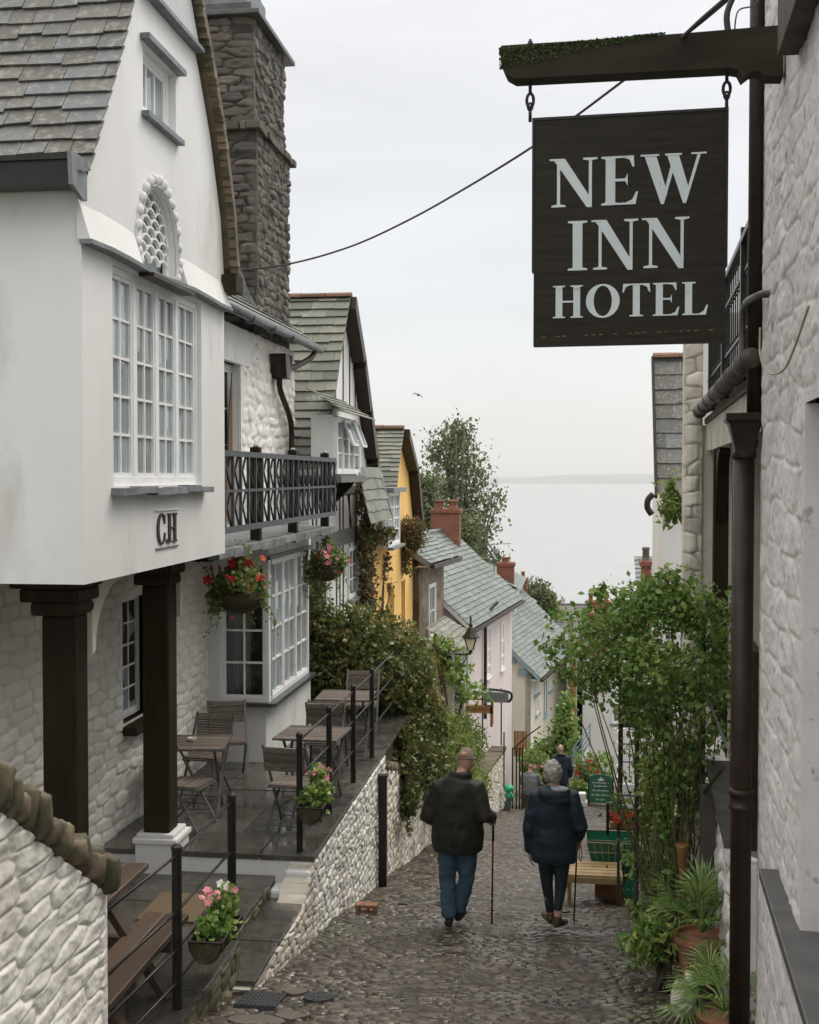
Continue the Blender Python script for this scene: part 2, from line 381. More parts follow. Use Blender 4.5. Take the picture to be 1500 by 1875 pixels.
# ------------------------------------------------------------------ materials
mat('render_white', (.73, .735, .73), .82, (.65, .655, .645), 1.3, bump=.010, bs=5, col3=(.47, .46, .42), c3=(.54, .78), ns3=1.4, stretch=(1, 1, .4))
mat('plaster_cream', (.66, .63, .56), .85, (.52, .49, .43), 2, bump=.003, bs=30)
mat('roughcast', (.58, .6, .6), .95, (.42, .44, .45), 60, bump=.012, bs=90)
mat('stone_white', (.79, .775, .73), .72, (.70, .685, .64), 5, bump=.006, bs=22, rnd=.07, gap=(.60, .58, .54), col3=(.48, .46, .39), c3=(.58, .74), ns3=1.6)
mat('stone_white_old', (.70, .67, .60), .75, (.55, .51, .43), 3, bump=.006, bs=25, rnd=.16, gap=(.30, .265, .20), col3=(.27, .24, .16), c3=(.56, .70), ns3=1.1)
mat('stone_white_grey', (.60, .58, .57), .8, (.52, .50, .49), 4, bump=.010, bs=26, rnd=.04, gap=(.50, .48, .46), col3=(.28, .27, .25), c3=(.60, .68), ns3=9)
mat('stone_dark', (.115, .10, .083), .85, (.075, .066, .056), 6, bump=.014, bs=20, rnd=1, rcol=((.035, .030, .025), (.075, .064, .050), (.11, .094, .072), (.065, .063, .060), (.15, .13, .105)), gap=(.028, .024, .020), col3=(.15, .15, .125), c3=(.55, .68), ns3=3)
mat('stone_brown', (.27, .22, .17), .85, (.16, .13, .10), 3, bump=.01, bs=20, rnd=.5, gap=(.3, .27, .22), col3=(.13, .09, .06), c3=(.5, .6), ns3=1)
mat('coping_stone', (.15, .118, .075), .8, (.08, .062, .038), 5, bump=.01, bs=18, rnd=.45, col3=(.06, .065, .035), c3=(.5, .62), ns3=5)
mat('cobble', (.085, .064, .046), .24, (.046, .037, .028), 7, bump=.004, bs=45, rnd=.65, gap=(.024, .020, .012), col3=(.060, .062, .030), c3=(.55, .70), ns3=1.1, rough2=.60, spec=.5)
mat('earth', (.09, .075, .05), .95, (.05, .06, .03), 1.5, bump=.02, bs=4)
mat('slate_old', (.17, .165, .14), .62, (.10, .10, .095), 9, bump=.006, bs=30, rnd=1, rcol=((.085, .08, .07), (.115, .112, .102), (.145, .142, .13), (.135, .148, .155), (.10, .10, .095), (.14, .138, .125)), col3=(.25, .245, .20), c3=(.50, .68), ns3=17)
mat('slate_green', (.15, .165, .14), .6, (.09, .10, .085), 7, bump=.008, bs=22, rnd=1, rcol=((.10, .11, .09), (.19, .195, .155), (.14, .15, .13), (.24, .24, .19)), col3=(.33, .33, .25), c3=(.57, .72), ns3=5)
mat('slate_blue', (.22, .26, .27), .62, (.16, .19, .20), 5, bump=.006, bs=25, rnd=.9, rcol=((.09, .11, .11), (.16, .185, .18), (.12, .145, .135), (.20, .22, .205), (.14, .16, .155)), col3=(.17, .18, .11), c3=(.54, .68), ns3=5, spec=.3)
mat('slate_lead', (.20, .22, .235), .55, (.12, .13, .14), 8, bump=.004, bs=30)
mat('slate_dark', (.05, .05, .052), .35, (.09, .09, .088), 5, bump=.003, bs=20)
mat('paving', (.052, .049, .042), .06, (.088, .083, .070), 2.2, bump=.0022, bs=9, rnd=.3, rough2=.34, spec=.75)
mat('paving_edge', (.11, .10, .08), .5, (.06, .06, .035), 5, bump=.008, bs=15)
mat('white_paint', (.80, .81, .80), .5, (.72, .73, .72), 6)
mat('dirty_white', (.55, .53, .46), .8, (.38, .36, .29), 4, bump=.006, bs=20, col3=(.2, .2, .12), c3=(.58, .7), ns3=2)
mat('timber_black', (.018, .013, .007), .62, (.033, .024, .013), 7, bump=.004, bs=18, stretch=(1, 1, .12), rnd=.25, spec=.12)
mat('timber_weathered', (.055, .047, .04), .7, (.10, .09, .08), 9, bump=.004, bs=25, stretch=(1, 1, .15), rnd=.3, spec=.12)
mat('timber_grey', (.20, .21, .21), .7, (.10, .105, .11), 9, bump=.004, bs=25, rnd=.2)
mat('timber_brown', (.058, .038, .025), .45, (.09, .06, .042), 6, bump=.003, bs=30, stretch=(8, .6, 8), rnd=.25)
mat('timber_orange', (.34, .17, .06), .5, (.22, .11, .04), 8, rnd=.25)
mat('timber_pale', (.44, .31, .15), .6, (.33, .22, .10), 8, rnd=.2)
mat('iron_black', (.010, .010, .010), .36, (.02, .019, .017), 12, spec=.35)
mat('iron_brown', (.017, .010, .006), .42, (.034, .021, .014), 9, bump=.002, bs=40, spec=.3)
mat('iron_blue', (.045, .058, .066), .45, (.025, .03, .034), 9)
mat('gutter_grey', (.11, .125, .13), .38, (.06, .065, .065), 6)
mat('gutter_old', (.12, .105, .09), .5, (.055, .05, .045), 5, bump=.004, bs=20, col3=(.3, .3, .27), c3=(.6, .66), ns3=7)
mat('pane', (.20, .235, .235), .04, (.10, .12, .12), 2.5, rnd=.45, spec=.9)
mat('pane_pale', (.36, .42, .44), .04, (.20, .25, .265), 1.6, rnd=.25, spec=.9)
mat('pane_dark', (.03, .035, .035), .04, (.06, .065, .06), 3, rnd=.3, spec=.9)
mat('black_void', (.01, .009, .008), .9)
mat('curtain', (.35, .45, .45), .9, (.27, .36, .37), 4)
mat('room', (.17, .10, .05), .8, (.10, .06, .03), 2)
mat('yellow', (.86, .56, .19), .8, (.78, .48, .14), 1.2, bump=.004, bs=10, col3=(.62, .40, .14), c3=(.56, .75), ns3=.8, stretch=(1, 1, .4))
mat('yellow_deep', (.78, .42, .03), .75, (.70, .36, .02), 2)
mat('pink', (.74, .665, .67), .85, (.66, .59, .59), 1.1, bump=.004, bs=9, col3=(.52, .47, .45), c3=(.56, .75), ns3=.7, stretch=(1, 1, .4))
mat('cream', (.74, .705, .60), .85, (.66, .63, .53), 1.0, bump=.004, bs=9, col3=(.54, .50, .40), c3=(.56, .75), ns3=.7, stretch=(1, 1, .4))
mat('blue_paint', (.20, .30, .36), .6, (.28, .38, .43), 5)
mat('terracotta', (.34, .14, .07), .75, (.20, .10, .06), 7, rnd=.2, col3=(.12, .11, .07), c3=(.52, .66), ns3=8)
mat('ridge_tile', (.22, .105, .06), .8, (.13, .085, .055), 5, rnd=.3)
mat('sea', (.30, .31, .315), .45, (.27, .285, .295), .02, bump=.25, bs=.22, spec=.5)
mat('land', (.10, .13, .12), .95, (.07, .10, .07), .002)
mat('leaf', (.06, .13, .03), .38, rnd=1, rcol=((0.05, 0.10, 0.022), (0.105, 0.20, 0.040), (0.165, 0.29, 0.065), (0.24, 0.37, 0.09), (0.38, 0.45, 0.14), (0.13, 0.25, 0.06), (.075, .16, .04)), transl=.4)
mat('leaf_ivy', (.05, .09, .03), .38, rnd=1, rcol=((0.043, 0.063, 0.016), (0.087, 0.119, 0.029), (0.138, 0.175, 0.046), (0.232, 0.224, 0.078), (0.246, 0.140, 0.058)), transl=.25)
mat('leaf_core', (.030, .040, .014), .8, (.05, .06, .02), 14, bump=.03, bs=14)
mat('leaf_birch', (.09, .13, .05), .55, rnd=1, rcol=((.075, .10, .05), (.12, .155, .07), (.17, .20, .09), (.22, .24, .12)), transl=.4)
mat('leaf_fern', (.09, .15, .04), .5, rnd=1, rcol=((0.084, 0.144, 0.028), (0.156, 0.228, 0.050), (0.240, 0.312, 0.077), (0.324, 0.324, 0.110)), transl=.4)
mat('leaf_vine', (.12, .08, .03), .6, rnd=1, rcol=((.08, .045, .020), (.14, .085, .035), (.20, .135, .06), (.09, .13, .04), (.06, .09, .03)), transl=.25)
mat('leaf_palm', (.055, .12, .035), .4, rnd=1, rcol=((0.070, 0.143, 0.036), (0.126, 0.234, 0.060), (0.196, 0.312, 0.084), (0.336, 0.390, 0.144)), transl=.3)
mat('leaf_basket', (.06, .10, .03), .5, rnd=1, rcol=((0.065, 0.104, 0.024), (0.130, 0.221, 0.048), (0.221, 0.286, 0.084), (0.234, 0.143, 0.048)), transl=.3)
mat('flower_red', (.62, .03, .02), .6, (.45, .02, .02), 30)
mat('flower_pink', (.75, .22, .32), .6, (.80, .38, .42), 30)
mat('flower_white', (.80, .78, .74), .6)
mat('flower_orange', (.65, .12, .03), .6, (.5, .05, .02), 30)
mat('stem', (.07, .065, .03), .8, (.12, .10, .05), 8)
mat('bark', (.30, .27, .22), .8, (.12, .10, .08), 9, bump=.006, bs=18)
mat('bark_dark', (.09, .07, .05), .85, (.05, .04, .03), 9, bump=.01, bs=18)
mat('wicker', (.20, .165, .135), .6, (.12, .095, .08), 30, rnd=.35, bump=.003, bs=120)
mat('metal_grey', (.13, .125, .12), .4, (.08, .075, .07), 12)
mat('moss_basket', (.075, .058, .028), .95, (.03, .025, .012), 20, bump=.01, bs=60)
mat('sign_black', (.020, .018, .014), .50, (.034, .030, .022), 5, bump=.0012, bs=30, stretch=(.6, .6, 9), col3=(.03, .045, .02), c3=(.60, .72), ns3=1.2, spec=.12)
mat('letter_white', (.60, .66, .68), .6, (.52, .59, .60), 4, col3=(.33, .44, .36), c3=(.62, .72), ns3=9)
mat('beam_wood', (.026, .023, .017), .8, (.045, .040, .028), 6, bump=.006, bs=16, stretch=(.4, 1, 1), spec=.12)
mat('moss', (.045, .075, .022), 1, (.075, .10, .03), 20, bump=.01, bs=60)
mat('letter_maroon', (.035, .018, .017), .6)
mat('brick_red', (.38, .14, .08), .8, (.25, .10, .06), 20, rnd=.3)
mat('skin', (.56, .33, .25), .5, (.48, .26, .19), 12)
mat('hair_grey', (.42, .40, .37), .75, (.24, .225, .21), 35, bump=.008, bs=70)
mat('cap', (.22, .175, .13), .9, (.16, .125, .09), 60, bump=.002, bs=200)
mat('coat_black', (.018, .016, .013), .60, (.026, .024, .020), 8, bump=.006, bs=13, spec=.3)
mat('coat_navy', (.012, .022, .034), .58, (.018, .032, .048), 8, bump=.006, bs=13, spec=.3)
mat('hood_lining', (.25, .26, .30), .8)
mat('jeans', (.035, .075, .11), .85, (.05, .10, .14), 10, bump=.006, bs=12)
mat('leggings', (.012, .022, .030), .75, (.016, .03, .04), 9, bump=.003, bs=12)
mat('shoe_black', (.012, .012, .012), .45)
mat('shoe_brown', (.07, .055, .025), .6, (.04, .03, .02), 20)
mat('stick_red', (.16, .02, .02), .4)
mat('cloth_grey', (.14, .15, .165), .85)
mat('cloth_pink', (.55, .08, .16), .8)
mat('green_sign', (.012, .10, .045), .4, (.015, .12, .055), 6)
mat('plastic_green', (.010, .13, .07), .4, (.015, .16, .09), 9)
mat('bag_green', (.03, .42, .20), .35)
mat('glass_lamp', (.75, .72, .66), .2)
mat('cable', (.035, .03, .028), .6)
mat('cream_cable', (.35, .30, .22), .7)
mat('drain_iron', (.055, .06, .064), .45, (.035, .036, .036), 30, bump=.004, bs=80)
mat('flag', (.13, .115, .095), .45, (.09, .08, .065), 3, bump=.005, bs=18)
mat('mat_brown', (.16, .11, .06), .95, (.10, .07, .04), 60, bump=.006, bs=200)
mat('bird', (.09, .075, .07), .8)
mat('straw', (.30, .20, .07), .9, (.2, .13, .05), 40)
def brick_mat(name, c1, c2, mo, sc):
    m = bpy.data.materials.new(name); m.use_nodes = True; MATS[name] = m; t = m.node_tree; p = t.nodes['Principled BSDF']; p.inputs['Roughness'].default_value = .85
    tcn = N(t, 'ShaderNodeTexCoord'); g = N(t, 'ShaderNodeNewGeometry'); s = N(t, 'ShaderNodeSeparateXYZ'); c = N(t, 'ShaderNodeCombineXYZ'); t.links.new(tcn.outputs['Object'], s.inputs[0])
    a = N(t, 'ShaderNodeMath', operation='ADD'); t.links.new(s.outputs[0], a.inputs[0]); t.links.new(s.outputs[1], a.inputs[1]); t.links.new(a.outputs[0], c.inputs[0]); t.links.new(s.outputs[2], c.inputs[1])
    b = N(t, 'ShaderNodeTexBrick'); b.inputs['Color1'].default_value = (*c1, 1); b.inputs['Color2'].default_value = (*c2, 1); b.inputs['Mortar'].default_value = (*mo, 1)
    b.inputs['Scale'].default_value = sc; b.inputs['Mortar Size'].default_value = .012; b.inputs['Brick Width'].default_value = .5*.9; b.inputs['Row Height'].default_value = .17
    t.links.new(c.outputs[0], b.inputs[0]); t.links.new(b.outputs[0], p.inputs['Base Color'])
    bp = N(t, 'ShaderNodeBump'); bp.inputs['Distance'].default_value = .01; bp.inputs['Strength'].default_value = .5; t.links.new(b.outputs['Fac'], bp.inputs['Height']); bp.invert = True; t.links.new(bp.outputs[0], p.inputs['Normal'])
brick_mat('brickwork', (.24, .075, .04), (.16, .055, .035), (.20, .16, .12), 2.0)
def clear_glass(name):
    m = bpy.data.materials.new(name); m.use_nodes = True; MATS[name] = m; t = m.node_tree; t.nodes.clear()
    o = N(t, 'ShaderNodeOutputMaterial'); a = N(t, 'ShaderNodeBsdfTransparent'); b = N(t, 'ShaderNodeBsdfGlossy'); b.inputs['Roughness'].default_value = .02
    f = N(t, 'ShaderNodeFresnel'); f.inputs[0].default_value = 1.6; x = N(t, 'ShaderNodeMixShader')
    t.links.new(f.outputs[0], x.inputs[0]); t.links.new(a.outputs[0], x.inputs[1]); t.links.new(b.outputs[0], x.inputs[2]); t.links.new(x.outputs[0], o.inputs[0])
clear_glass('glass_clear')

# ------------------------------------------------------------------ setting: ground, street, sea, far shore
def build_setting():
    ys = np.array(list(np.arange(-6, 60, 1.5))+[62, 66, 72, 80, 95, 120, 160, 220, 300]); xs = np.array([-300, -120, -60, -30, -16, -10, -6, -4.6, -3.3, -2, -1, 0, 1, 2, 3, 5, 9, 16, 30, 60, 120, 300])
    V = []
    for y in ys:
        for x in xs:
            z = float(zrow(y)) if y <= 75 else float(np.interp(y, [75, 120, 300], [-16.5, -45, -90]))
            side = max(0, -x-7)*.28+max(0, x-5)*.10
            V.append((x, y, z-.13+min(side, 14)*(1 if y < 75 else .6)))
    k = len(xs); Fc = [(i*k+j, i*k+j+1, (i+1)*k+j+1, (i+1)*k+j) for i in range(len(ys)-1) for j in range(k-1)]
    tag(mesh_obj('ground', V, Fc, 'earth', smooth=True), kind='structure')
    def strip(ya, yb, rx, ry, w, h, amp, fn, k):
        yy = np.arange(ya, yb+ry*.5, ry); L, Rr = fn(yy); t = np.linspace(0, 1, int((Rr-L).max()/rx)+2)
        X = L[:, None]+(Rr-L)[:, None]*t[None]; Y = np.repeat(yy[:, None], len(t), 1)
        hh, j, c = stones(X+.10*np.sin(Y*1.7), Y+.06*np.sin(X*2.1)+.02*np.sin(X*7), w, h, k, .36)
        Z = zrow(Y)+amp*hh*(.55+.7*c)-amp+.04*(vnoise(X*1.3, Y*1.3, 3)-.5)-.035*np.exp(-((X+.3)/.5)**2)+.010*(vnoise(X*6, Y*9, 8)-.5)
        Z = Z-.05*(np.clip((yy[:, None]-yb+.03)/.03, 0, 1))*(1 if yb < 60 else 0)
        V = np.stack([X, Y, Z], -1).reshape(-1, 3); ny, nx = X.shape; I = np.arange(nx*ny).reshape(ny, nx)
        q = np.stack([I[:-1, :-1], I[:-1, 1:], I[1:, 1:], I[1:, :-1]], -1).reshape(-1, 4)
        return V, q, j.ravel(), c.ravel()
    ed = lambda y: (np.interp(y, [5, 8.6, 9.8, 11, 20, 26, 33, 45, 62], [-3.0, -2.95, -2.75, -2.6, -2.5, -2.1, -1.9, -1.6, -2]), np.interp(y, [5, 20, 33, 62], [1.75, 2.1, 2.6, 3.4]))
    parts = [strip(6.0, 13.0, .0145, .0095, .125, .066, .026, ed, 1), strip(12.96, 21.0, .024, .017, .125, .072, .026, ed, 1), strip(20.9, 36.0, .05, .036, .15, .11, .026, ed, 1), strip(35.8, 62, .09, .08, .2, .18, .02, ed, 1)]
    b = 0; VV = []; QQ = []; JJ = []; CC = []
    for V, q, j, c in parts: VV.append(V); QQ.append(q+b); JJ.append(j); CC.append(c); b += len(V)
    tag(mesh_obj('street', np.vstack(VV), np.vstack(QQ), 'cobble', smooth=True, vattr={'gap': np.concatenate(JJ), 'rnd': np.concatenate(CC)}), kind='structure')
    s = MB(); s.add([(-40000, 150, -85), (40000, 150, -85), (40000, 50000, -85), (-40000, 50000, -85)], [(0, 1, 2, 3)])
    tag(s.build('sea', 'sea'), kind='structure')
    V = []; n = 90
    for i in range(n+1):
        x = -9000+18000*i/n; h = 96+26*math.sin(i*.13)+14*math.sin(i*.41+1)+6*math.sin(i*1.3)
        V += [(x, 12600+300*math.sin(i*.2), -85.5), (x, 13400, -85+h*.75), (x, 15500, -85+h), (x, 18000, -85.5)]
    Fc = [(i*4+j, (i+1)*4+j, (i+1)*4+j+1, i*4+j+1) for i in range(n) for j in range(3)]
    tag(mesh_obj('headland', V, Fc, 'land', smooth=True), kind='structure')
build_setting()

# ------------------------------------------------------------------ lettering (a roman face drawn as shapes; capital height 1)
def arc(cx, cy, rx, ry, a0, a1, n=22): return [(cx+rx*math.cos(R(a0+(a1-a0)*i/n)), cy+ry*math.sin(R(a0+(a1-a0)*i/n))) for i in range(n+1)]
def serif(x, y, w, up, t=.035, b=.07, sw=.16):
    """bracketed slab under (up=1) or over (up=-1) a stem of width sw centred on x"""
    h = sw/2; return [(x-w/2, y), (x+w/2, y), (x+w/2, y+up*t), (x+h+.02, y+up*(t+.02)), (x+h, y+up*(t+b)), (x-h, y+up*(t+b)), (x-h-.02, y+up*(t+.02)), (x-w/2, y+up*t)]
def rect(a, b, c, d): return [(a, b), (c, b), (c, d), (a, d)]
GL = {
 'I': (.50, [(rect(.145, .03, .355, .97),), (serif(.25, 0, .42, 1),), (serif(.25, 1, .42, -1),)]),
 'N': (1.02, [(rect(.145, .03, .21, .93),), (rect(.81, .02, .875, .97),), ([(.04, 1), (.31, 1), (.875, .13), (.875, -.02), (.77, -.02), (.13, .9)],), (serif(.178, 0, .30, 1, .035, .03, .05),), (serif(.842, 1, .30, -1, .035, .03, .05),), (rect(-.01, .965, .2, 1),)]),
 'E': (.80, [(rect(.11, .03, .31, .97),), (serif(.20, 0, .36, 1),), (serif(.20, 1, .36, -1),), ([(.25, .965), (.25, 1), (.69, 1), (.70, .77), (.665, .77), (.60, .92), (.50, .955)],), ([(.25, .035), (.25, 0), (.73, 0), (.78, .26), (.74, .26), (.66, .10), (.52, .04)],), (rect(.28, .48, .52, .535),), ([(.50, .51), (.565, .64), (.565, .38)],)]),
 'W': (1.36, [([(.07, 1), (.31, 1), (.55, .20), (.47, -.02), (.42, -.02)],), ([(.42, -.02), (.48, -.02), (.72, .84), (.66, .93)],), ([(.53, 1), (.77, 1), (1.0, .22), (.92, -.02), (.87, -.02)],), ([(.87, -.02), (.93, -.02), (1.225, .98), (1.16, .98)],), (rect(.0, .965, .38, 1),), (rect(.50, .964, .84, 1),), (rect(1.03, .965, 1.34, 1),)]),
 'H': (.98, [(rect(.13, .03, .33, .97),), (rect(.65, .03, .85, .97),), (rect(.28, .475, .70, .53),)]+[(serif(x, y, .36, u),) for x in (.23, .75) for y, u in ((0, 1), (1, -1))]),
 'O': (1.02, [(arc(.5, .5, .49, .52, 0, 351, 40), arc(.5, .5, .265, .465, 0, 348, 30))]),
 'T': (.84, [(rect(.32, .03, .52, .97),), (serif(.42, 0, .40, 1),), ([(.04, 1), (.80, 1), (.82, .74), (.785, .74), (.72, .90), (.60, .955), (.24, .955), (.12, .90), (.055, .74), (.02, .74)],)]),
 'L': (.76, [(rect(.11, .03, .31, .97),), (serif(.22, 1, .38, -1),), (serif(.20, 0, .34, 1),), ([(.25, .035), (.25, 0), (.70, 0), (.76, .30), (.72, .30), (.63, .11), (.50, .04)],)]),
 'C': (.78, [(arc(.44, .5, .42, .53, 42, 318, 30)+arc(.46, .5, .26, .47, 310, 50, 26),), ([(.70, .66), (.745, .66), (.745, .97), (.71, .97), (.66, .80)],), ([(.66, .2), (.70, .36), (.75, .36), (.73, .12)],)]),
 '.': (.26, [(arc(.12, .06, .07, .07, 0, 330, 10),)]),
}
def word(fr, txt, u0, u1, v0, v1, w, t, m, name, par, gapx=.06):
    """letters stretched to fill a box on a frame; every letter its own mesh"""
    tot = sum(GL[c][0] for c in txt)+gapx*(len(txt)-1); su = (u1-u0)/tot; sv = (v1-v0); x = u0
    for c in txt:
        mb = MB(); 
        for i, g in enumerate(GL[c][1]):
            f = lambda q: (x+q[0]*su, v0+q[1]*sv)
            mb.prism(fr, [f(q) for q in g[0]], w, w+t+.0006*i, r=.5, holes=[[f(q) for q in h] for h in g[1:]])
        mb.build(name, m, par); x += (GL[c][0]+gapx)*su
def small_text(body, size, fr, u, v, w, m, par, name='lettering'):
    cu = bpy.data.curves.new(name, 'FONT'); cu.body = body; cu.size = size; cu.extrude = .001; cu.align_x = 'CENTER'; cu.align_y = 'CENTER'
    o = bpy.data.objects.new(name, cu); COL.objects.link(o); cu.materials.append(MATS[m])
    M = Matrix((fr.U, fr.V, fr.U.cross(fr.V))).transposed().to_4x4(); M.translation = fr.p(u, v, w); o.matrix_world = M
    bpy.context.view_layer.update(); me = bpy.data.meshes.new_from_object(o.evaluated_get(bpy.context.evaluated_depsgraph_get())); Mw = o.matrix_world.copy(); bpy.data.objects.remove(o)
    me.transform(Mw); o = bpy.data.objects.new(name, me); COL.objects.link(o)
    if not me.materials: me.materials.append(MATS[m])
    if par: parent_to(o, par)
    return o

def poly_at(pts, v):
    """x of a polyline of (x, y) with y monotonic at height v"""
    ps = sorted(pts, key=lambda q: q[1]); return float(np.interp(v, [q[1] for q in ps], [q[0] for q in ps]))
class Path:
    def __init__(s, pts):
        s.p = [Vector(q) for q in pts]; s.d = [0]
        for a, b in zip(s.p, s.p[1:]): s.d.append(s.d[-1]+(b-a).length)
        s.L = s.d[-1]
    def __call__(s, t):
        t = min(max(t, 0), s.L-1e-6)
        for i in range(len(s.d)-1):
            if t <= s.d[i+1]: k = (t-s.d[i])/(s.d[i+1]-s.d[i]); return s.p[i].lerp(s.p[i+1], k)
        return s.p[-1]
def smooth_path(pts, n=4):
    """Catmull-Rom subdivision"""
    P = [Vector(p) for p in pts]; out = []
    for i in range(len(P)-1):
        a = P[max(i-1, 0)]; b = P[i]; c = P[i+1]; d = P[min(i+2, len(P)-1)]
        for k in range(n):
            t = k/n; out.append(.5*((2*b)+(c-a)*t+(2*a-5*b+4*c-d)*t*t+(3*b-a-3*c+d)*t**3))
    return out+[P[-1]]

# ------------------------------------------------------------------ the white house with the jettied gable
def build_oriel_house():
    XO = -3.2; fo = F((XO, 0, 0), (0, 1, 0)); y0 = fo.px(152, 760)[0]; y1 = fo.px(411, 760)[0]; zb = -.725
    H = thing('jettied_house', 'white rendered house with slate gable jutting over the terrace on two black timber posts', 'house', (-4.6, 9.5, -3.85))
    L = [fo.px(*p) for p in ((148, 352), (168, 280), (190, 200), (215, 110), (240, 0))]
    Rr = [fo.px(*p) for p in ((411, 500), (404, 400), (385, 250), (366, 140), (345, 30))]
    yr = (L[-1][0]+Rr[-1][0])/2+.02; zr = L[-1][1]+(yr-L[-1][0])*1.9
    out = [(y0, zb), (y1, zb), (y1, Rr[0][1])]+Rr[1:]+[(yr, zr)]+L[::-1]
    w0 = fo.px(207, 700)[0]; w1 = fo.px(369, 700)[0]; wt = 1.50; wb = -.075
    a0 = fo.px(256, 430)[0]; a1 = fo.px(320, 430)[0]; ab = fo.px(258, 487)[1]; atop = fo.px(286, 345)[1]
    arch = [(a0, ab), (a1, ab)]+[(( a0+a1)/2+(a1-a0)/2*math.cos(R(t)), ab+.16+(atop-ab-.16)*math.sin(R(t))**.9) for t in range(0, 181, 12)]
    g0 = fo.px(262, 150)[0]; g1 = fo.px(322, 200)[0]; gt = fo.px(262, 76)[1]; gb = fo.px(262, 203)[1]
    MB().prism(fo, out, -.14, 0, holes=[[(w0, wb), (w1, wb), (w1, wt), (w0, wt)], arch, [(g0, gb), (g1, gb), (g1, gt), (g0, gt)]]).build('gable_wall', 'render_white', H)
    fs = F((0, y0, 0), (1, 0, 0)); MB().prism(fs, [(-9, zb), (XO-.0015, zb), (XO-.0015, 1.98), (-9, 1.98)], -.12, 0).build('side_wall', 'render_white', H)
    MB().box((-9, y0+.15, zb+.012), (XO-.16, y1-.02, zb+.06)).build('soffit', 'plaster_cream', H)
    MB().box((-9, y0+.2, -.6), (XO-.5, y1-.1, 1.9)).box((-9, 8.9, 1.9), (XO-.6, 10.2, 3.3)).build('interior', 'room', H)
    MB().box((-9, y1-.1, zb), (XO-.15, y1, 1.9)).build('end_wall', 'render_white', H)
    # string course: a sagging lead-dressed ledge
    mb = MB(); n = 9
    ys = [y0-.03+(y1-y0+.04)*i/n for i in range(n+1)]; z = [1.555+.012*math.sin(i*1.3)+.012*(i/n) for i in range(n+1)]
    for i in range(n): mb.prism(F((0, 0, 0), (0, 1, 0)), [(ys[i], z[i]-.03), (ys[i+1], z[i+1]-.03), (ys[i+1], z[i+1]), (ys[i], z[i])], XO-.002, XO+.085)
    mb.build('string_course', 'slate_lead', H)
    mb = MB()
    for i in range(n):
        lo, hi = ys[i], ys[i+1]
        if lo < a1+.12 and hi > a0-.12:
            if lo < a0-.12: hi = a0-.12
            elif hi > a1+.12: lo = a1+.12
            else: continue
        mb.add([(XO-.02, lo, z[i]+.001), (XO+.072, lo, z[i]+.001), (XO+.072, hi, z[i+1]+.001), (XO-.02, hi, z[i+1]+.001), (XO-.02, lo, z[i]+.30), (XO-.02, hi, z[i+1]+.30)], [(1, 2, 5, 4), (0, 1, 4), (3, 5, 2)])
    mb.build('flared_render', 'render_white', H)
    # upper roughcast panel over a lead drip
    v = fo.px(300, 25)[1]; ua = poly_at(L+[(yr, zr)], v); ub = poly_at(Rr+[(yr, zr)], v)
    MB().prism(fo, [(ua+.1, v), (ub-.01, v), (yr, zr-.05)], .002, .05).build('gable_panel', 'roughcast', H)
    MB().fbox(fo, ua+.08, ub+.02, v-.035, v, .001, .085).build('drip_ledge', 'slate_lead', H)
    # windows
    window(H, fo, w0, w1, wb, wt, 2, 5, casements=4, fw=.055, bar=.02, depth=.06, rec=.035, mull=.07, pm='pane_pale')
    mb = MB(); k = 6
    for i in range(k): mb.fbox(fo, w0-.05+(w1-w0+.12)*i/k, w0-.05+(w1-w0+.12)*(i+1)/k, wb-.065+.006*math.sin(i*2), wb-.012+.01*math.sin(i*2.1), -.05, .09, jit=.004)
    mb.build('sill', 'slate_lead', H)
    uw = window(H, fo, g0, g1, gb, gt, 3, 1, casements=1, fw=.06, bar=.025, rec=.06, pm='pane_pale')
    MB().fbox(fo, g0-.06, g1+.06, gt+.002, gt+.045, -.05, .075).build('lintel', 'slate_lead', uw); MB().fbox(fo, g0-.04, g1+.05, gb-.045, gb-.004, -.07, .06).build('sill', 'slate_lead', uw)
    # arched window: fish-scale lattice, ring of knobs, ledge
    cx = (a0+a1)/2; aw = (a1-a0)/2; mb = MB()
    mb.prism(fo, arch, -.085, -.045, holes=[[(cx+(u-cx)*.86, ab+.035+(w-ab)*.90) for u, w in arch]])
    rows = 9
    for r in range(rows):
        for c in range(-1, 5):
            sc = (2*aw)/4.2; u = a0+(c+.5+(r % 2)*.5)*sc*1.0; vv = ab+.09+r*(atop-ab)/rows*.97
            pts = []
            for t in range(0, 181, 30): pts.append((u+sc*.5*math.cos(R(t)), vv+.062*math.sin(R(t))))
            for p, q in zip(pts, pts[1:]):
                m_ = ((p[0]+q[0])/2-cx)/aw; h_ = ((p[1]+q[1])/2-ab-.16)/(atop-ab-.16)
                if abs(m_) < .93 and (h_ < 0 or m_*m_+h_*h_ < .9): mb.bar(fo.p(*p, -.06), fo.p(*q, -.06), .016, .03, up=fo.n)
    aw_ = mb.build('arched_window', 'white_paint', H); MB().prism(fo, arch, -.112, -.108).build('pane', 'pane_pale', aw_)
    mb = MB(); m = 19
    for i in range(m):
        t = -25+230*i/(m-1); cu = cx+(aw+.075)*math.cos(R(t)); cv = ab+.16+(atop-ab-.16+.07)*math.sin(R(t)) if math.sin(R(t)) > 0 else ab+.16+.30*math.sin(R(t))
        mb.ball(fo.p(cu, cv, .012), (.035, .030, .045), 8, 5, jit=.05)
    mb.prism(fo, [(cx+(u-cx)*1.24, ab-.05+(w-ab)*1.10) for u, w in arch], .001, .018, holes=[[(cx+(u-cx)*1.02, w) for u, w in arch]])
    mb.build('arch_surround', 'render_white', H, smooth=True)
    MB().fbox(fo, a0-.03, a1+.16, ab-.085, ab-.055, .0, .12).build('arch_ledge', 'iron_brown', H)
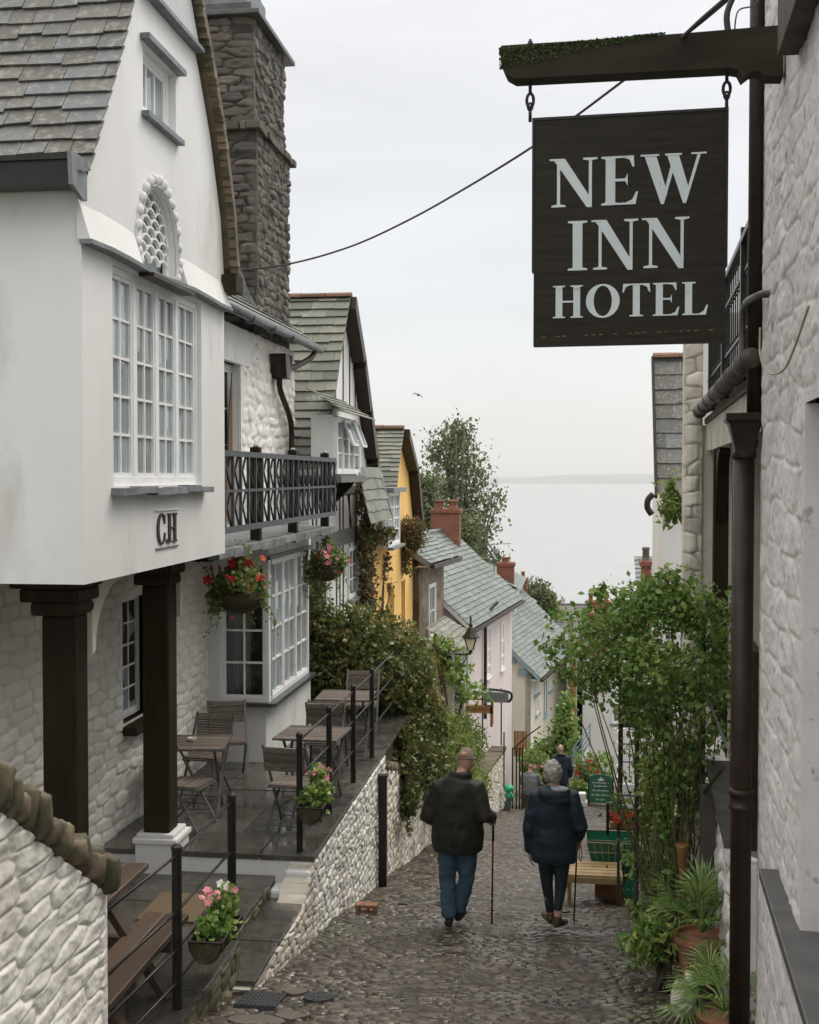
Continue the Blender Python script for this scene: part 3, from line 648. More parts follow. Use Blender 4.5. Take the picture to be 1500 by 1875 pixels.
    # carved monogram
    lu0 = fo.px(286, 970)[0]; lu1 = fo.px(323, 970)[0]; lv1 = fo.px(286, 942)[1]; lv0 = fo.px(286, 997)[1]
    for q, c_, p_ in ((0, 'C', (0, .40)), (1, '.', (.42, .56)), (2, 'H', (.50, 1.0))):
        word(fo, c_, lu0+(lu1-lu0)*p_[0], lu0+(lu1-lu0)*p_[1], lv0, lv1, 0.001, .012, 'letter_maroon', 'letter', H)
    MB().fbox(fo, lu0-.02, lu1+.03, lv1+.025, lv1+.035, .0, .012).build('carved_line', 'white_paint', H); MB().fbox(fo, lu0-.02, lu1+.03, lv0-.04, lv0-.030, .0, .012).build('carved_line', 'timber_grey', H)
    # slate roof
    prof = [(y0-.15, 1.94)]+[(q[0]-.03, q[1]+.10) for q in L]+[(yr, zr+.13)]
    PL = Path([Vector((0, a, b)) for a, b in prof]); xe = XO+.07
    S = lambda u, v: Vector((xe-5.6+u, 0, 0))+PL(v)
    rf = slates('roof', S, 5.6, PL.L, .150, .27, 'slate_old', H, t=.014, jit=.018, ragged=.02)
    base = MB()
    for k in range(1, 2):
        ps = [Vector((0, a, b-.03)) for a, b in prof]; pr = [Vector((0, 2*yr-a, b-.03)) for a, b in prof]
        for a, b in zip(ps, ps[1:]): base.add([(xe-.02, a.y, a.z), (xe-.02, b.y, b.z), (-9, b.y, b.z), (-9, a.y, a.z)], [(0, 1, 2, 3)])
    base.build('roof_boards', 'timber_black', H)
    pr = [(y1+.14, 1.80)]+[(q[0]+.03, q[1]+.05) for q in Rr]+[(yr, zr+.13)]
    pr2 = [(a+.10, b+.06) for a, b in pr[::-1]]
    mb = MB(); fx = F((0, 0, 0), (0, 1, 0)); 
    for i in range(len(pr)-1): mb.prism(fx, [pr[i], pr[i+1], (pr[i+1][0]+.07, pr[i+1][1]+.04), (pr[i][0]+.07, pr[i][1]+.04)], -9, XO+.12)
    P2 = Path([Vector((0, a, b)) for a, b in pr])
    d = 0
    while d < P2.L-.1:
        q = P2(d); mb.box((XO+.05, q.y-.01, q.z-.03), (XO+.118+random.uniform(-.012, .012), q.y+.05+random.uniform(0, .02), q.z+.02+random.uniform(0, .03))); d += random.uniform(.06, .10)
    mb.build('verge', 'coping_stone', H)
    MB().box((XO-.02, y1-.08, 1.70), (XO+.14, y1+.16, 1.86)).build('corbel', 'timber_black', H)
    g = MB(); gy = y0-.15; g.box((-9, gy-.09, 1.87), (XO+.02, gy+.10, 2.02)).box((-9, gy-.11, 2.02), (XO+.02, gy+.10, 2.055)); g.build('gutter', 'iron_black', H)
    MB().prism(F((0, 0, 0), (0, 1, 0)), [(gy-.12, 2.07), (gy+.13, 2.07), (gy+.13, 1.80), (gy+.06, 1.80), (gy-.10, 1.86)], XO+.021, XO+.05).build('gutter_end', 'slate_lead', H)
    # ground floor rubble wall with its small window, back on X = -4.4
    fl = F((-4.4, 0, 0), (0, 1, 0)); q0 = fl.px(224, 1200)[0]; q1 = fl.px(272, 1200)[0]; qt = fl.px(224, 1098)[1]; qb = fl.px(224, 1328)[1]
    relief('rubble_wall', fl, 7.2, 14.35, -3.95, zb+.02, 'stone_white', H, .36, .125, .022, .016, holes=[(q0, q1, qb, qt)], k=3, rough=.55, jit=.24)
    wn = window(H, fl, q0, q1, qb, qt, 3, 5, fw=.04, rec=.10, pm='pane_pale')
    MB().fbox(fl, q0-.05, q1+.1, qb-.10, qb-.02, -.1, .16).build('sill', 'timber_black', wn)
    MB().fbox(fl, q0-.0, q1, qb, qt, -.30, -.20).build('reveal', 'black_void', wn)
    MB().prism(fl, arc((q0+q1)/2-.12, qb+.95, .06, .10, 0, 340, 18), -.12, -.10).build('hanging_ornament', 'straw', wn)
    MB().box((-9, 7.2, -4.2), (-4.55, 13.9, -.7)).build('core', 'black_void', H)  # unseen solid box behind the ground-floor wall, added to block light
    # timber posts
    def post(yn, pa, pb, zbase, zt):
        xa = at(pa, 1300, Y=yn).x; xb = at(pb, 1300, Y=yn).x; w = xb-xa; D = .26
        m = MB(); m.box((xa, yn, zbase), (xb, yn+D, zt-.30)); 
        p = m.build('post', 'timber_black', H, bevel=.025)
        c = MB(); c.box((xa-.06, yn-.05, zt-.30), (xb+.03, yn+D+.05, zt-.20)).box((xa-.13, yn-.08, zt-.20), (xb+.06, yn+D+.08, zt-.10)).box((xa-.20, yn-.1, zt-.10), (xb+.08, yn+D+.1, zt)); c.build('capital', 'timber_black', p, bevel=.02)
        b = MB(); fy = F((0, 0, 0), (0, 1, 0)); 
        b.prism(fy, [(yn+D, zt-.62), (yn+D+.05, zt-.60)]+[(yn+D+.06+.62*(1-math.cos(R(t))), zt-.60+.52*math.sin(R(t))) for t in range(0, 91, 15)]+[(yn+D+.68, zt), (yn+D, zt)], xb-.10, xb+.03); b.build('bracket', 'plaster_cream', p)
        return xa, xb
    post(at(100, 1400, D=8.74).y, 76, 137, -4.0, zb+.01)
    yn = at(285, 1530, D=11.2).y; xa, xb = post(yn, 260, 309, -3.34, zb+.01)
    MB().box((xa-.06, yn-.05, -3.9), (xb+.07, yn+.36, -3.42)).box((xa-.08, yn-.07, -3.42), (xb+.09, yn+.38, -3.37)).box((xa-.05, yn-.04, -3.37), (xb+.05, yn+.34, -3.33)).build('plinth', 'render_white', H, bevel=.008)
build_oriel_house()

# ------------------------------------------------------------------ its neighbour: balcony, bay window, great stone chimney
def build_bay_house():
    H = thing('balcony_house', 'white rubble house with bay window, black balcony and tall dark stone chimney', 'house', (-4.6, 15, -3.6))
    fl = F((-4.4, 0, 0), (0, 1, 0)); y0 = 11.0; y1 = fl.px(538, 700)[0]; ze = 1.98
    u1 = fl.px(437, 700)[0]; u0 = u1-1.5; vt = fl.px(436, 668)[1]
    relief('upper_wall', fl, y0, y1, -.75, ze, 'stone_white', H, .36, .15, .04, .03, holes=[(u0, u1, -.75, vt)], k=11, rough=.3)
    m = MB(); m.fbox(fl, u0-.1, u1+.42, vt+.002, ze-.02, -.02, .045).fbox(fl, u1, u1+.13, -.7, vt, -.12, .03); m.build('plaster_surround', 'render_white', H)
    w = window(H, fl, u0, u1, -.68, vt, 2, 4, casements=2, fw=.07, rec=.10, pm='pane_pale', name='balcony_door')
    MB().prism(fl, [(u1-.42, -.6), (u1-.09, -.6), (u1-.09, vt-.1), (u1-.20, vt-.5)], -.075, -.06).build('curtain', 'room', w)
    MB().box((-9, y0+.3, -4.2), (-4.53, y1-.02, 1.9)).build('core', 'black_void', H)  # hidden black box filling the house, put in to stop light passing through
    MB().box((-9, y1-.02, -4.5), (-4.42, y1+.0, 1.95)).build('end_wall', 'render_white', H)
    # roof, eaves gutter
    xe = -4.08; ye = y1+.22; S, ul, vl = flatS((xe, y0+.06, 2.06), (xe, ye, 2.10), (xe-3.2, y0+.06, 2.06+2.6)); slates('roof', S, ul, vl, .17, .28, 'slate_old', H, jit=.008)
    MB().prism(F((0, ye-.02, 0), (1, 0, 0)), [(xe, 2.03), (xe, 2.075), (xe-3.2, 4.67), (xe-3.2, 4.6), (-4.45, 2.2)], -.0, .06).build('verge', 'slate_lead', H)
    P = [(xe+.07, y0+.05, 1.99), (xe+.07, ye, 2.035)]; g = MB().tube(P, .065, 10); 
    for k in range(6): yy = y0+.5+k*1.1; g.tube([(xe+.07, yy, 1.99), (xe+.07, yy+.03, 1.99)], .078, 10)
    g.build('gutter', 'gutter_grey', H, smooth=True)
    hx, hz = fl.px(497, 690); _, hz0 = fl.px(497, 655)
    d = MB(); d.tube(smooth_path([(xe+.05, y1-.10, 1.97), (xe+.0, y1-.25, 1.85), (-4.2, y1-.75, 1.68), (-4.27, hx+.05, 1.55)]), .045, 8)
    d.prism(F((0, 0, 0), (0, 1, 0)), [(hx-.22, hz0+.04), (hx+.22, hz0+.04), (hx+.22, hz0-.02), (hx+.14, hz-.03), (hx-.14, hz-.03), (hx-.22, hz0-.02)], -4.37, -4.13)
    a, b = fl.px(499, 715); c_, d_ = fl.px(519, 775); e_, f_ = fl.px(519, 850)
    d.tube(smooth_path([(-4.27, hx, hz), (-4.28, a, b), (-4.28, c_, d_), (-4.28, c_, f_)]), .045, 8)
    d.build('downpipe', 'iron_brown', H, smooth=True)
    # chimney
    Xc = -4.42; cy0 = at(466, 400, X=Xc).y; cy1 = at(527, 400, X=Xc).y; fc = F((0, cy0, 0), (1, 0, 0)); fr = F((Xc, 0, 0), (0, 1, 0))
    zs = at(474, 240, X=Xc).z; ztop = at(466, 30, X=Xc).z
    C = MB().box((-5.75, cy0+.06, 1.9), (Xc-.06, cy1-.02, ztop)).build('chimney', 'stone_dark', H)
    relief('front_masonry', fc, -5.75, Xc+.03, 1.6, zs, 'stone_dark', C, .40, .125, .050, .016, k=21, rough=.5, back=.1, pw=5, rvar=.9)
    relief('front_masonry', F((0, cy0+.05, 0), (1, 0, 0)), -5.7, Xc-.02, zs, ztop, 'stone_dark', C, .38, .12, .050, .016, k=22, rough=.5, back=.1, pw=5, rvar=.9)
    relief('side_masonry', fr, cy0, cy1+.02, 2.0, zs, 'stone_dark', C, .30, .13, .050, .018, k=23, rough=.5, back=.1, pw=5, rvar=.9)
    relief('side_masonry', F((Xc-.05, 0, 0), (0, 1, 0)), cy0+.05, cy1-.06, zs, ztop, 'stone_dark', C, .28, .12, .050, .018, k=24, rough=.5, back=.1, pw=5, rvar=.9)
    m = MB()
    for k in range(12):
        a = cy0-.10+(cy1-cy0+.25)*k/12; m.box((Xc-.1, a, zs-.05), (Xc+.10+random.uniform(-.02, .02), a+(cy1-cy0+.25)/12-.01, zs+.05))
    for k in range(5): a = -5.8+(1.50)*k/5; m.box((a, cy0-.108, zs-.06), (min(a+.28, Xc-.103), cy0+.1, zs+.055))
    m.build('string_course', 'stone_dark', C, bevel=.012)
    m = MB(); m.box((-5.9, cy0-.10, ztop), (Xc+.10, cy1+.12, ztop+.07)); m.box((-5.7, cy0+.05, ztop+.07), (Xc-.05, cy1-.3, ztop+.22)); m.build('capping', 'slate_dark', C, bevel=.01)
    m = MB()
    for k in range(4): m.box((-5.6+.0*k, cy0+.1+.33*k, ztop+.22), (Xc-.12-.02*k, cy0+.38+.33*k, ztop+.62))
    m.build('flue_slab', 'slate_lead', C)
    MB().prism(F((0, cy0-.02, 0), (1, 0, 0)), [(-4.7, 2.35), (-4.38, 2.15), (-4.34, 2.3), (-4.5, 2.6), (-4.62, 2.95), (-4.8, 3.0)], 0.02, .05).build('flashing', 'slate_lead', C)
    # balcony
    fb = F((-3.3, 0, 0), (0, 1, 0)); b0 = fb.px(411, 900)[0]-.35; b1 = fb.px(612, 900)[0]; zd = -.70
    B = MB().box((-4.38, b0, zd-.05), (-3.36, b1-.1, zd)).build('balcony', 'timber_grey', H)
    m = MB(); n = 11
    for k in range(n): m.fbox(fb, b0+(b1-b0)*k/n, b0+(b1-b0)*(k+1)/n-.006, zd-.09-.012*math.sin(k*2.2), zd-.005, -.06, .05, jit=.006)
    m.fbox(F((0, b1, 0), (1, 0, 0), n=(0, 1, 0)), -4.35, -3.27, zd-.09, zd-.01, -.05, .0)
    m.build('fascia', 'timber_grey', B)
    m = MB()
    for k in range(8): m.box((-4.35, b0+.3+k*(b1-b0-.5)/7, zd-.13), (-3.42, b0+.38+k*(b1-b0-.5)/7, zd-.05))
    m.build('joists', 'timber_black', B)
    zt, zm, zl = .225, -.15, -.53
    r = MB(); r.fbox(fb, b0, b1, zt-.035, zt+.02, -.025, .03).fbox(fb, b0, b1, zm-.014, zm+.014, -.004, .022).fbox(fb, b0, b1, zl-.03, zl+.03, -.02, .026)
    r.build('rail', 'iron_blue', B)
    k = 0; y = b0+.02; step = .285
    bars = MB(); diag = MB()
    while y < b1-.05:
        bars.fbox(fb, y, y+.028, zl, zt, -.003, .024)
        for lo, hi in ((zl+.03, zm-.015), (zm+.015, zt-.03)):
            for s in (0, 1):
                p = fb.p(y+.02 if s else y+step, lo, -.004-.008*s); q = fb.p(y+step if s else y+.02, hi, -.004-.008*s); diag.bar(p, q, .017, .015)
        y += step
    bars.build('bar', 'iron_blue', B); diag.build('lattice', 'iron_black', B)
    for px in (483, 549, 606):
        yy = fb.px(px, 900)[0]; p = MB().fbox(fb, yy-.05, yy+.05, zd-.06, zt+.085, -.14, -.035).build('post', 'timber_black', B); MB().ball(fb.p(yy, zt+.10, -.085), (.035, .035, .02), 8, 4).build('finial', 'blue_paint', p)
    # bay window
    XB = -3.62; fs = F((XB, 0, 0), (0, 1, 0)); s0 = fs.px(492, 1200)[0]; s1 = fs.px(566, 1200)[0]; ff = F((0, s0, 0), (1, 0, 0)); zsill = -2.76; zh = -1.02
    xl = at(402, 1200, Y=s0).x; xr = at(483, 1200, Y=s0).x
    W1 = MB(); W1.prism(ff, [(-4.4, zsill), (xl, zsill), (xl, zh), (-4.4, zh)], -.12, 0); W1.box((-4.4, s0+.001, zh), (XB, s1, zd-.14)); W1.build('bay_wall', 'render_white', H)
    W2 = MB().prism(F((0, 0, 0), (1, 0, 0), (0, 1, 0), n=(0, 0, 1)), [(-4.4, s0+.06), (XB-.05, s0+.06), (XB+.02, s1), (-4.4, s1)], -4.0, zsill-.05).build('bay_base', 'render_white', H)
    MB().prism(F((0, 0, 0), (1, 0, 0), (0, 1, 0), n=(0, 0, 1)), [(-4.4, s0-.05), (XB+.05, s0-.05), (XB+.09, s0), (XB+.09, s1+.05), (-4.4, s1+.05)], zsill-.05, zsill-.003).build('bay_sill', 'slate_dark', H)
    w = window(H, ff, xl, xr+.06, zsill, zh, 2, 4, fw=.05, bar=.025, pm='glass_clear', depth=.06)
    m = MB(); nn = 26
    for i in range(nn):
        a = xl+.05+.30*i/nn; b = xl+.05+.30*(i+1)/nn; za = s0+.16+.018*math.sin(i*1.9); zb_ = s0+.16+.018*math.sin((i+1)*1.9); m.quad((a-.1*0, za, zsill+.02), (b, zb_, zsill+.02), (b, zb_, zh), (a, za, zh))
    for i in range(10):
        a = xr-.03+.10*i/10; b = xr-.03+.10*(i+1)/10; m.quad((a, s0+.14+.015*math.sin(i*2), zsill), (b, s0+.14+.015*math.sin(i*2+2), zsill), (b, s0+.14+.015*math.sin(i*2+2), zh), (a, s0+.14+.015*math.sin(i*2), zh))
    m.build('curtain', 'curtain', w)
    MB().box((-4.38, s0+.55, zsill), (XB-.2, s0+.6, zh)).box((-4.05, s0+.3, zsill), (-3.98, s0+.34, zh-.2)).build('interior', 'room', w)
    window(H, fs, s0+.05, s1, zsill, zh, 2, 4, casements=3, fw=.05, bar=.025, mull=.06, depth=.07, pm='pane_pale')
    MB().box((XB-.06, s0+.001, zsill), (XB+.004, s0+.06, zh+.02)).build('corner_post', 'white_paint', H)
    MB().fbox(fs, s0-.02, s1+.02, zh, zh+.05, 0, .03).build('lead_drip', 'slate_lead', H)
    return b1
build_bay_house()
# ------------------------------------------------------------------ terrace, steps, street walls
ZT = -3.51; XT = -2.35
def slabs(name, x0, x1, y0, y1, z, sx, sy, t, m, par, k=0, jit=.004, edge=True):
    mb = MB(); y = y0; g = random.Random(k)
    while y < y1-.02:
        h = min(sy*g.uniform(.75, 1.25), y1-y)
        if y1-(y+h) < sy*.4: h = y1-y
        x = x0
        while x < x1-.02:
            w = min(sx*g.uniform(.6, 1.3), x1-x)
            if x1-(x+w) < sx*.4: w = x1-x
            dz = g.uniform(-jit, jit); P = [(x+.004, y+.004), (x+w-.004, y+.004), (x+w-.004, y+h-.004), (x+.004, y+h-.004)]
            P = [(a+g.uniform(-.003, .003), b+g.uniform(-.003, .003)) for a, b in P]; s = [g.uniform(-.0015, .0015) for _ in P]
            mb.add([(a, b, z-t) for a, b in P]+[(a, b, z+dz+q) for (a, b), q in zip(P, s)], [(3, 2, 1, 0), (4, 5, 6, 7), (0, 1, 5, 4), (1, 2, 6, 5), (2, 3, 7, 6), (3, 0, 4, 7)], r=g.random())
            x += w
        y += h
    return mb.build(name, m, par, bevel=.004)
mat('stone_mossy', (.16, .14, .09), .85, (.09, .085, .045), 4, bump=.006, bs=25, rnd=.3, gap=(.05, .045, .03), col3=(.05, .06, .02), c3=(.5, .62), ns3=4)
Z4 = -3.58
def build_terrace():
    yf = at(450, 1562, Z=ZT).y; T = thing('slate_terrace', 'wet slate-paved terrace on a white rubble street wall, below the bay window', 'terrace', (XT, yf, -4.3))
    slabs('paving', -4.42, XT+.03, yf-.03, 17.6, ZT, .85, .75, .05, 'paving', T, 4)
    MB().box((-4.5, yf+.04, -5.6), (XT-.12, 17.5, ZT-.052)).build('bed', 'earth', T)
    MB().prism(F((0, yf+.0, 0), (1, 0, 0)), [(-4.42, -4.3), (XT-.02, -4.3), (XT-.02, ZT-.05), (-4.42, ZT-.05)], -.1, .012).build('riser', 'render_white', T)
    fw = F((XT, 0, 0), (0, 1, 0)); bot = lambda y: street_z(y)-.12
    yp = fw.px(700, 1500)[0]
    relief('street_wall', fw, yf-.02, yp+.1, 0, 0, 'stone_white', T, .16, .085, .030, .014, k=41, top=lambda y: ZT-.055, bot=bot, rough=.45, jit=.30, back=.2)
    # lower landings
    l2 = at(470, 1650, Z=-3.70); y2 = at(430, 1700, Z=-3.70).y; x2 = l2.x
    E = thing('upper_landing', 'slate landing one step below the terrace with a brown doormat on it', 'landing', (x2, y2, -4))
    slabs('paving', -4.42, x2, y2, yf-.015, -3.70, .9, .6, .05, 'paving', E, 8)
    relief('riser', F((x2-.015, 0, 0), (0, 1, 0)), y2-.3, yf, -4.25, -3.752, 'stone_mossy', E, .22, .09, .02, .016, k=42)
    MB().box((-4.42, y2+.02, -4.3), (x2-.13, yf, -3.753)).build('bed', 'stone_white_old', E)
    x3 = at(555, 1645, Z=-3.83).x; y3 = at(465, 1797, Z=-3.83).y
    G = thing('side_step', 'long wet slate step beside the street wall, lowest of the slate steps', 'step', (x3, y3, -4.0))
    slabs('paving', x2-.02, x3+.03, y3, yf-.16, -3.83, .6, .8, .045, 'paving', G, 9)
    fs_ = F((x3, y3-.05, 0), (XT-x3, yf+.05-y3, 0)); ln = ((XT-x3)**2+(yf+.05-y3)**2)**.5
    relief('face', fs_, 0, ln, 0, 0, 'stone_white_old', G, .17, .085, .025, .013, k=43, top=lambda u: -3.877 if u < ln-.42 else -3.877+(u-ln+.42)/.42*.30, bot=lambda u: street_z(y3+u)-.12, back=.25)
    m = MB(); m.box((x2-.01, yf-.24, -3.95), (x3+.0, yf-.01, -3.76)).box((x2+.10, yf-.13, -3.76), (x3+.04, yf-.012, -3.62)); m.build('haunch', 'render_white', G, bevel=.03)
    MB().box((x2, y3+.02, -4.6), (x3-.1, yf-.02, -3.877)).build('bed', 'stone_white_old', G)
    z4 = -3.58; x4 = at(440, 1722, Z=z4).x; y4 = at(440, 1722, Z=z4).y
    K = thing('lower_landing', 'mossy-edged lower slate landing under the picnic bench', 'landing', (x4, y4, -4))
    slabs('paving', -4.42, x4, 6.3, y4, z4, .9, .8, .05, 'paving', K, 12)
    MB().box((-4.42, y4+.002, -4.3), (x2-.13, y2+.02, -3.753)).build('bed', 'earth', K); slabs('paving', -4.42, x2, y4+.002, y2-.002, -3.70, .9, .8, .05, 'paving', K, 13)
    relief('riser', F((x4-.02, 0, 0), (0, 1, 0)), 6.6, y4, -4.3, z4-.052, 'stone_mossy', K, .25, .10, .02, .014, k=45)
    relief('end_riser', F((0, y4+.0, 0), (1, 0, 0), n=(0, 1, 0)), -4.4, x4, -4.3, z4-.052, 'stone_mossy', K, .25, .1, .02, .02, k=46)
    # drain pipe / gate post against the street wall
    p0 = at(701, 1500, X=XT+.09); p = thing('iron_post', 'black square iron post standing against the white street wall', 'post', (p0.x, p0.y, street_z(p0.y)))
    MB().box((p0.x-.05, p0.y-.04, street_z(p0.y)-.05), (p0.x+.05, p0.y+.04, ZT-.18)).build('shaft', 'iron_black', p); MB().box((p0.x-.065, p0.y-.055, ZT-.18), (p0.x+.065, p0.y+.055, ZT-.15)).build('cap', 'iron_black', p)
    # wall on down the street, under the hedge
    Wl = thing('garden_wall', 'white rubble garden wall falling with the street beyond the iron post', 'wall', (XT, 20, -6))
    pts = [(yp+.12, XT-.02), (20.5, XT-.0), (26, -2.0), (31.8, -1.70)]
    tops = {0: (-3.75, -5.25), 1: (-5.5, -6.75), 2: (-6.8, -7.28)}
    for i in range(3):
        a = Vector((pts[i][1], pts[i][0], 0)); b = Vector((pts[i+1][1], pts[i+1][0], 0)); ff = F(a, b-a); ln = (b-a).length; t0, t1 = tops[i]
        relief('masonry', ff, 0, ln, 0, 0, 'stone_white_old', Wl, .20, .10, .035, .02, k=50+i, top=lambda u: t0+(t1-t0)*u/ln, bot=lambda u: street_z(a.y+u*ff.U.y)-.15, rough=.5, back=.35)
        m = MB(); n = int(ln/.28)
        for q in range(n):
            u = ln*q/n; z = t0+(t1-t0)*u/ln; m.fbox(ff, u, u+ln/n-.01, z-.02, z+.05+random.uniform(-.01, .02), -.36, .05, jit=.012)
        m.build('coping', 'coping_stone', Wl, bevel=.012)
    # garden banks behind it
    m = MB()
    for (ya, yb, za, zb2) in ((15.9, 20.5, -4.0, -5.4), (20.5, 26, -5.7, -6.9), (26, 31.8, -6.9, -7.4)):
        m.add([(-2.55, ya, za), (-2.4 if yb < 21 else -2.1, yb, zb2), (-5, yb, zb2+1.2), (-5, ya, za+1.2)], [(0, 1, 2, 3)])
    tag(m.build('bank', 'earth'), kind='structure')
build_terrace()

def build_front_wall():
    X = -2.66; fg = F((X, 0, 0), (0, 1, 0)); y1 = fg.px(196, 1700)[0]; H = thing('stone_wall', 'thick white rubble wall in the near left corner with brown upright coping stones', 'wall', (X, y1, -3.9))
    pa = fg.px(0, 1487); pb = fg.px(196, 1640); top = lambda y: pa[1]+(pb[1]-pa[1])*(y-pa[0])/(pb[0]-pa[0])
    relief('masonry', fg, 4.4, y1, 0, 0, 'stone_white', H, .40, .11, .012, .009, k=61, top=top, bot=lambda y: -4.0, rough=1.2, jit=.38, back=.4, fine=.005, pw=3)
    MB().prism(fg, [(4.4, -4), (y1-.01, -4), (y1-.01, top(y1)), (4.4, top(4.4))], -.42, -.05).build('core', 'stone_white', H)
    m = MB(); y = 4.6; g = random.Random(3)
    sl = (pb[1]-pa[1])/(pb[0]-pa[0])
    while y < y1+.01:
        w = g.uniform(.055, .15); h = g.uniform(.11, .225); z = top(y)
        c = Vector((X-.16+g.uniform(-.03, .02), y+w/2, z+h*.42)); b = len(m.v); m.ball((0, 0, 0), (g.uniform(.20, .25), w*.56, h*.62), 14, 10, jit=0)
        an = g.uniform(-.34, .30)-.08
        for i in range(b, len(m.v)):
            q = m.v[i]; q = Vector((math.copysign(abs(q.x/.24)**.3*.24, q.x), math.copysign(abs(q.y/(w*.56))**.32*w*.455, q.y), math.copysign(abs(q.z/(h*.62))**.36*h*.56, q.z)))
            q += Vector((g.uniform(-.008, .008), g.uniform(-.005, .005), g.uniform(-.009, .009))); m.v[i] = c+Matrix.Rotation(an, 3, 'X') @ q+Vector((g.uniform(-.004, .004), 0, 0))
        y += w*1.0
    m.build('coping', 'coping_stone', H, smooth=True)
    return X, y1
FX, FY1 = build_front_wall()

def railing(name, label, posts, zrails, base_z, top_z, ends, r=.026):
    """posts: (x, y, zbase); rails run through all posts at zrails, with an extra start/end point"""
    H = thing(name, label, 'railing', (posts[0][0], posts[0][1], posts[0][2]))
    for x, y, z in posts:
        p = MB().tube([(x, y, z), (x, y, top_z)], r, 10).build('post', 'iron_black', H, smooth=False); MB().lathe((x, y, top_z-.002), [(r*1.12, 0), (r*1.12, .02), (r*.7, .035), (.002, .04)], 10).build('cap', 'iron_black', p)
    line = ([ends[0]] if ends[0] else [])+[(x, y) for x, y, _ in posts]+([ends[1]] if ends[1] else [])
    for z in zrails:
        P = [(x+.0, y, z) for x, y in line]; MB().tube(P, .0105, 7).build('rail', 'iron_black', H, smooth=True)
    return H
pz = [at(325, 1847, Z=Z4)]; pz.append(at(425, 1700, X=pz[0].x)); pz[1].z = -3.70
railing('metal_railing', 'black iron railing of the lower landings, with a flower trough, beside the near wall', [tuple(p) for p in pz], (-2.54, -2.92, -3.18, -3.40), 0, -2.50, ((FX-.02, FY1-.02), None), r=.034)
pu = [at(549, 1578, Z=-3.60)]+[at(a, b, Z=ZT) for a, b in ((603, 1490), (647, 1433), (681, 1388))]
railing('metal_railing', 'black iron railing along the edge of the slate terrace', [tuple(p) for p in pu], (-2.46, -2.80, -3.14), 0, -2.42, (None, (pu[-1].x+.0, 16.5)), r=.030)

# ------------------------------------------------------------------ bistro chairs and tables
def wicker(mb, fr, u0, u1, v0, v1, w0, w1, n, bulge=0):
    for i in range(n):
        a = v0+(v1-v0)*i/n; b = v0+(v1-v0)*(i+.86)/n
        mb.fbox(fr, u0, u1, a, b, w0+(.003 if i % 2 else 0)-bulge*0, w1+(.003 if i % 2 else 0))
def make_chair():
    t = thing('bistro_chair', 'chair', 'chair')
    s = MB(); wicker(s, F((0, 0, 0), (1, 0, 0), (0, 1, 0), n=(0, 0, 1)), -.19, .19, -.19, .19, .435, .452, 11); s.build('seat', 'wicker', t)
    b = MB(); v = Vector((0, -.16, 1)).normalized(); wicker(b, F((0, -.245, .60), (1, 0, 0), v, n=(0, 1, .16)), -.215, .215, 0, .25, -.006, .010, 9); b.build('backrest', 'wicker', t)
    for sx in (-1, 1):
        MB().bar((sx*.215, .21, 0), (sx*.215, -.285, .86), .014, .026, up=(1, 0, 0)).build('leg', 'metal_grey', t)
        MB().bar((sx*.19, -.24, 0), (sx*.19, .18, .44), .014, .024, up=(1, 0, 0)).build('leg', 'metal_grey', t)
    f = MB(); f.bar((-.215, .185, .04), (.215, .185, .04), .012).bar((-.19, -.215, .05), (.19, -.215, .05), .012)
    for sx in (-1, 1): f.bar((sx*.195, -.20, .425), (sx*.195, .20, .425), .016, .02)
    f.bar((-.195, .2, .428), (.195, .2, .428), .014).bar((-.195, -.2, .428), (.195, -.2, .428), .014)
    f.build('frame', 'metal_grey', t); return t
def make_table():
    t = thing('bistro_table', 'table', 'table')
    s = MB(); wicker(s, F((0, 0, 0), (1, 0, 0), (0, 1, 0), n=(0, 0, 1)), -.335, .335, -.335, .335, .715, .73, 20); s.build('tabletop', 'wicker', t)
    f = MB(); 
    for a in (-1, 1): f.bar((-.35, a*.342, .722), (.35, a*.342, .722), .014, .022); f.bar((a*.342, -.334, .722), (a*.342, .334, .722), .014, .022)
    f.build('rim', 'metal_grey', t)
    for sx in (-1, 1):
        MB().bar((sx*.28, -.26, 0), (sx*.28, .26, .70), .014, .026, up=(1, 0, 0)).build('leg', 'metal_grey', t)
        MB().bar((sx*.25, .26, 0), (sx*.25, -.26, .70), .014, .026, up=(1, 0, 0)).build('leg', 'metal_grey', t)
    MB().bar((-.28, .2, .08), (.28, .2, .08), .012).bar((-.28, -.2, .08), (.28, -.2, .08), .012).build('stretcher', 'metal_grey', t); return t
c0 = make_chair(); t0 = make_table(); c0['group'] = 'wicker bistro chairs on the terrace'; t0['group'] = 'wicker bistro tables on the terrace'
CH = [(378, 13.2, 175, 'wicker chair facing out behind the table nearest the timber post'), (418, 13.95, 200, 'wicker chair turned askew against the wall under the bay window'),
      (345, 12.0, 262, 'wicker chair half hidden behind the white-footed timber post'), (538, 12.05, -8, 'wicker chair nearest the street, seen from its back beside the upper flower trough'),
      (592, 13.95, 183, 'wicker chair facing us on the far side of the middle table'), (600, 14.35, 4, 'wicker chair set back to back behind the middle table'), (662, 16.2, 183, 'farthest wicker chair on the terrace, against the hedge')]
for i, (px, D, rz, lb) in enumerate(CH):
    k = at(px, 1400, D=D); o = c0 if i == 0 else copy_tree(c0); o.location = (k.x, k.y, ZT); o.rotation_euler = (0, 0, R(rz)); o['label'] = lb
for i, (px, D, rz, lb) in enumerate([(356, 12.55, 8, 'wicker table by the timber post with a small ashtray'), (573, 13.0, -3, 'middle wicker table at the terrace railing'), (634, 15.25, 2, 'farthest wicker table at the end of the terrace')]):
    k = at(px, 1400, D=D); o = t0 if i == 0 else copy_tree(t0); o.location = (k.x, k.y, ZT); o.rotation_euler = (0, 0, R(rz)); o['label'] = lb
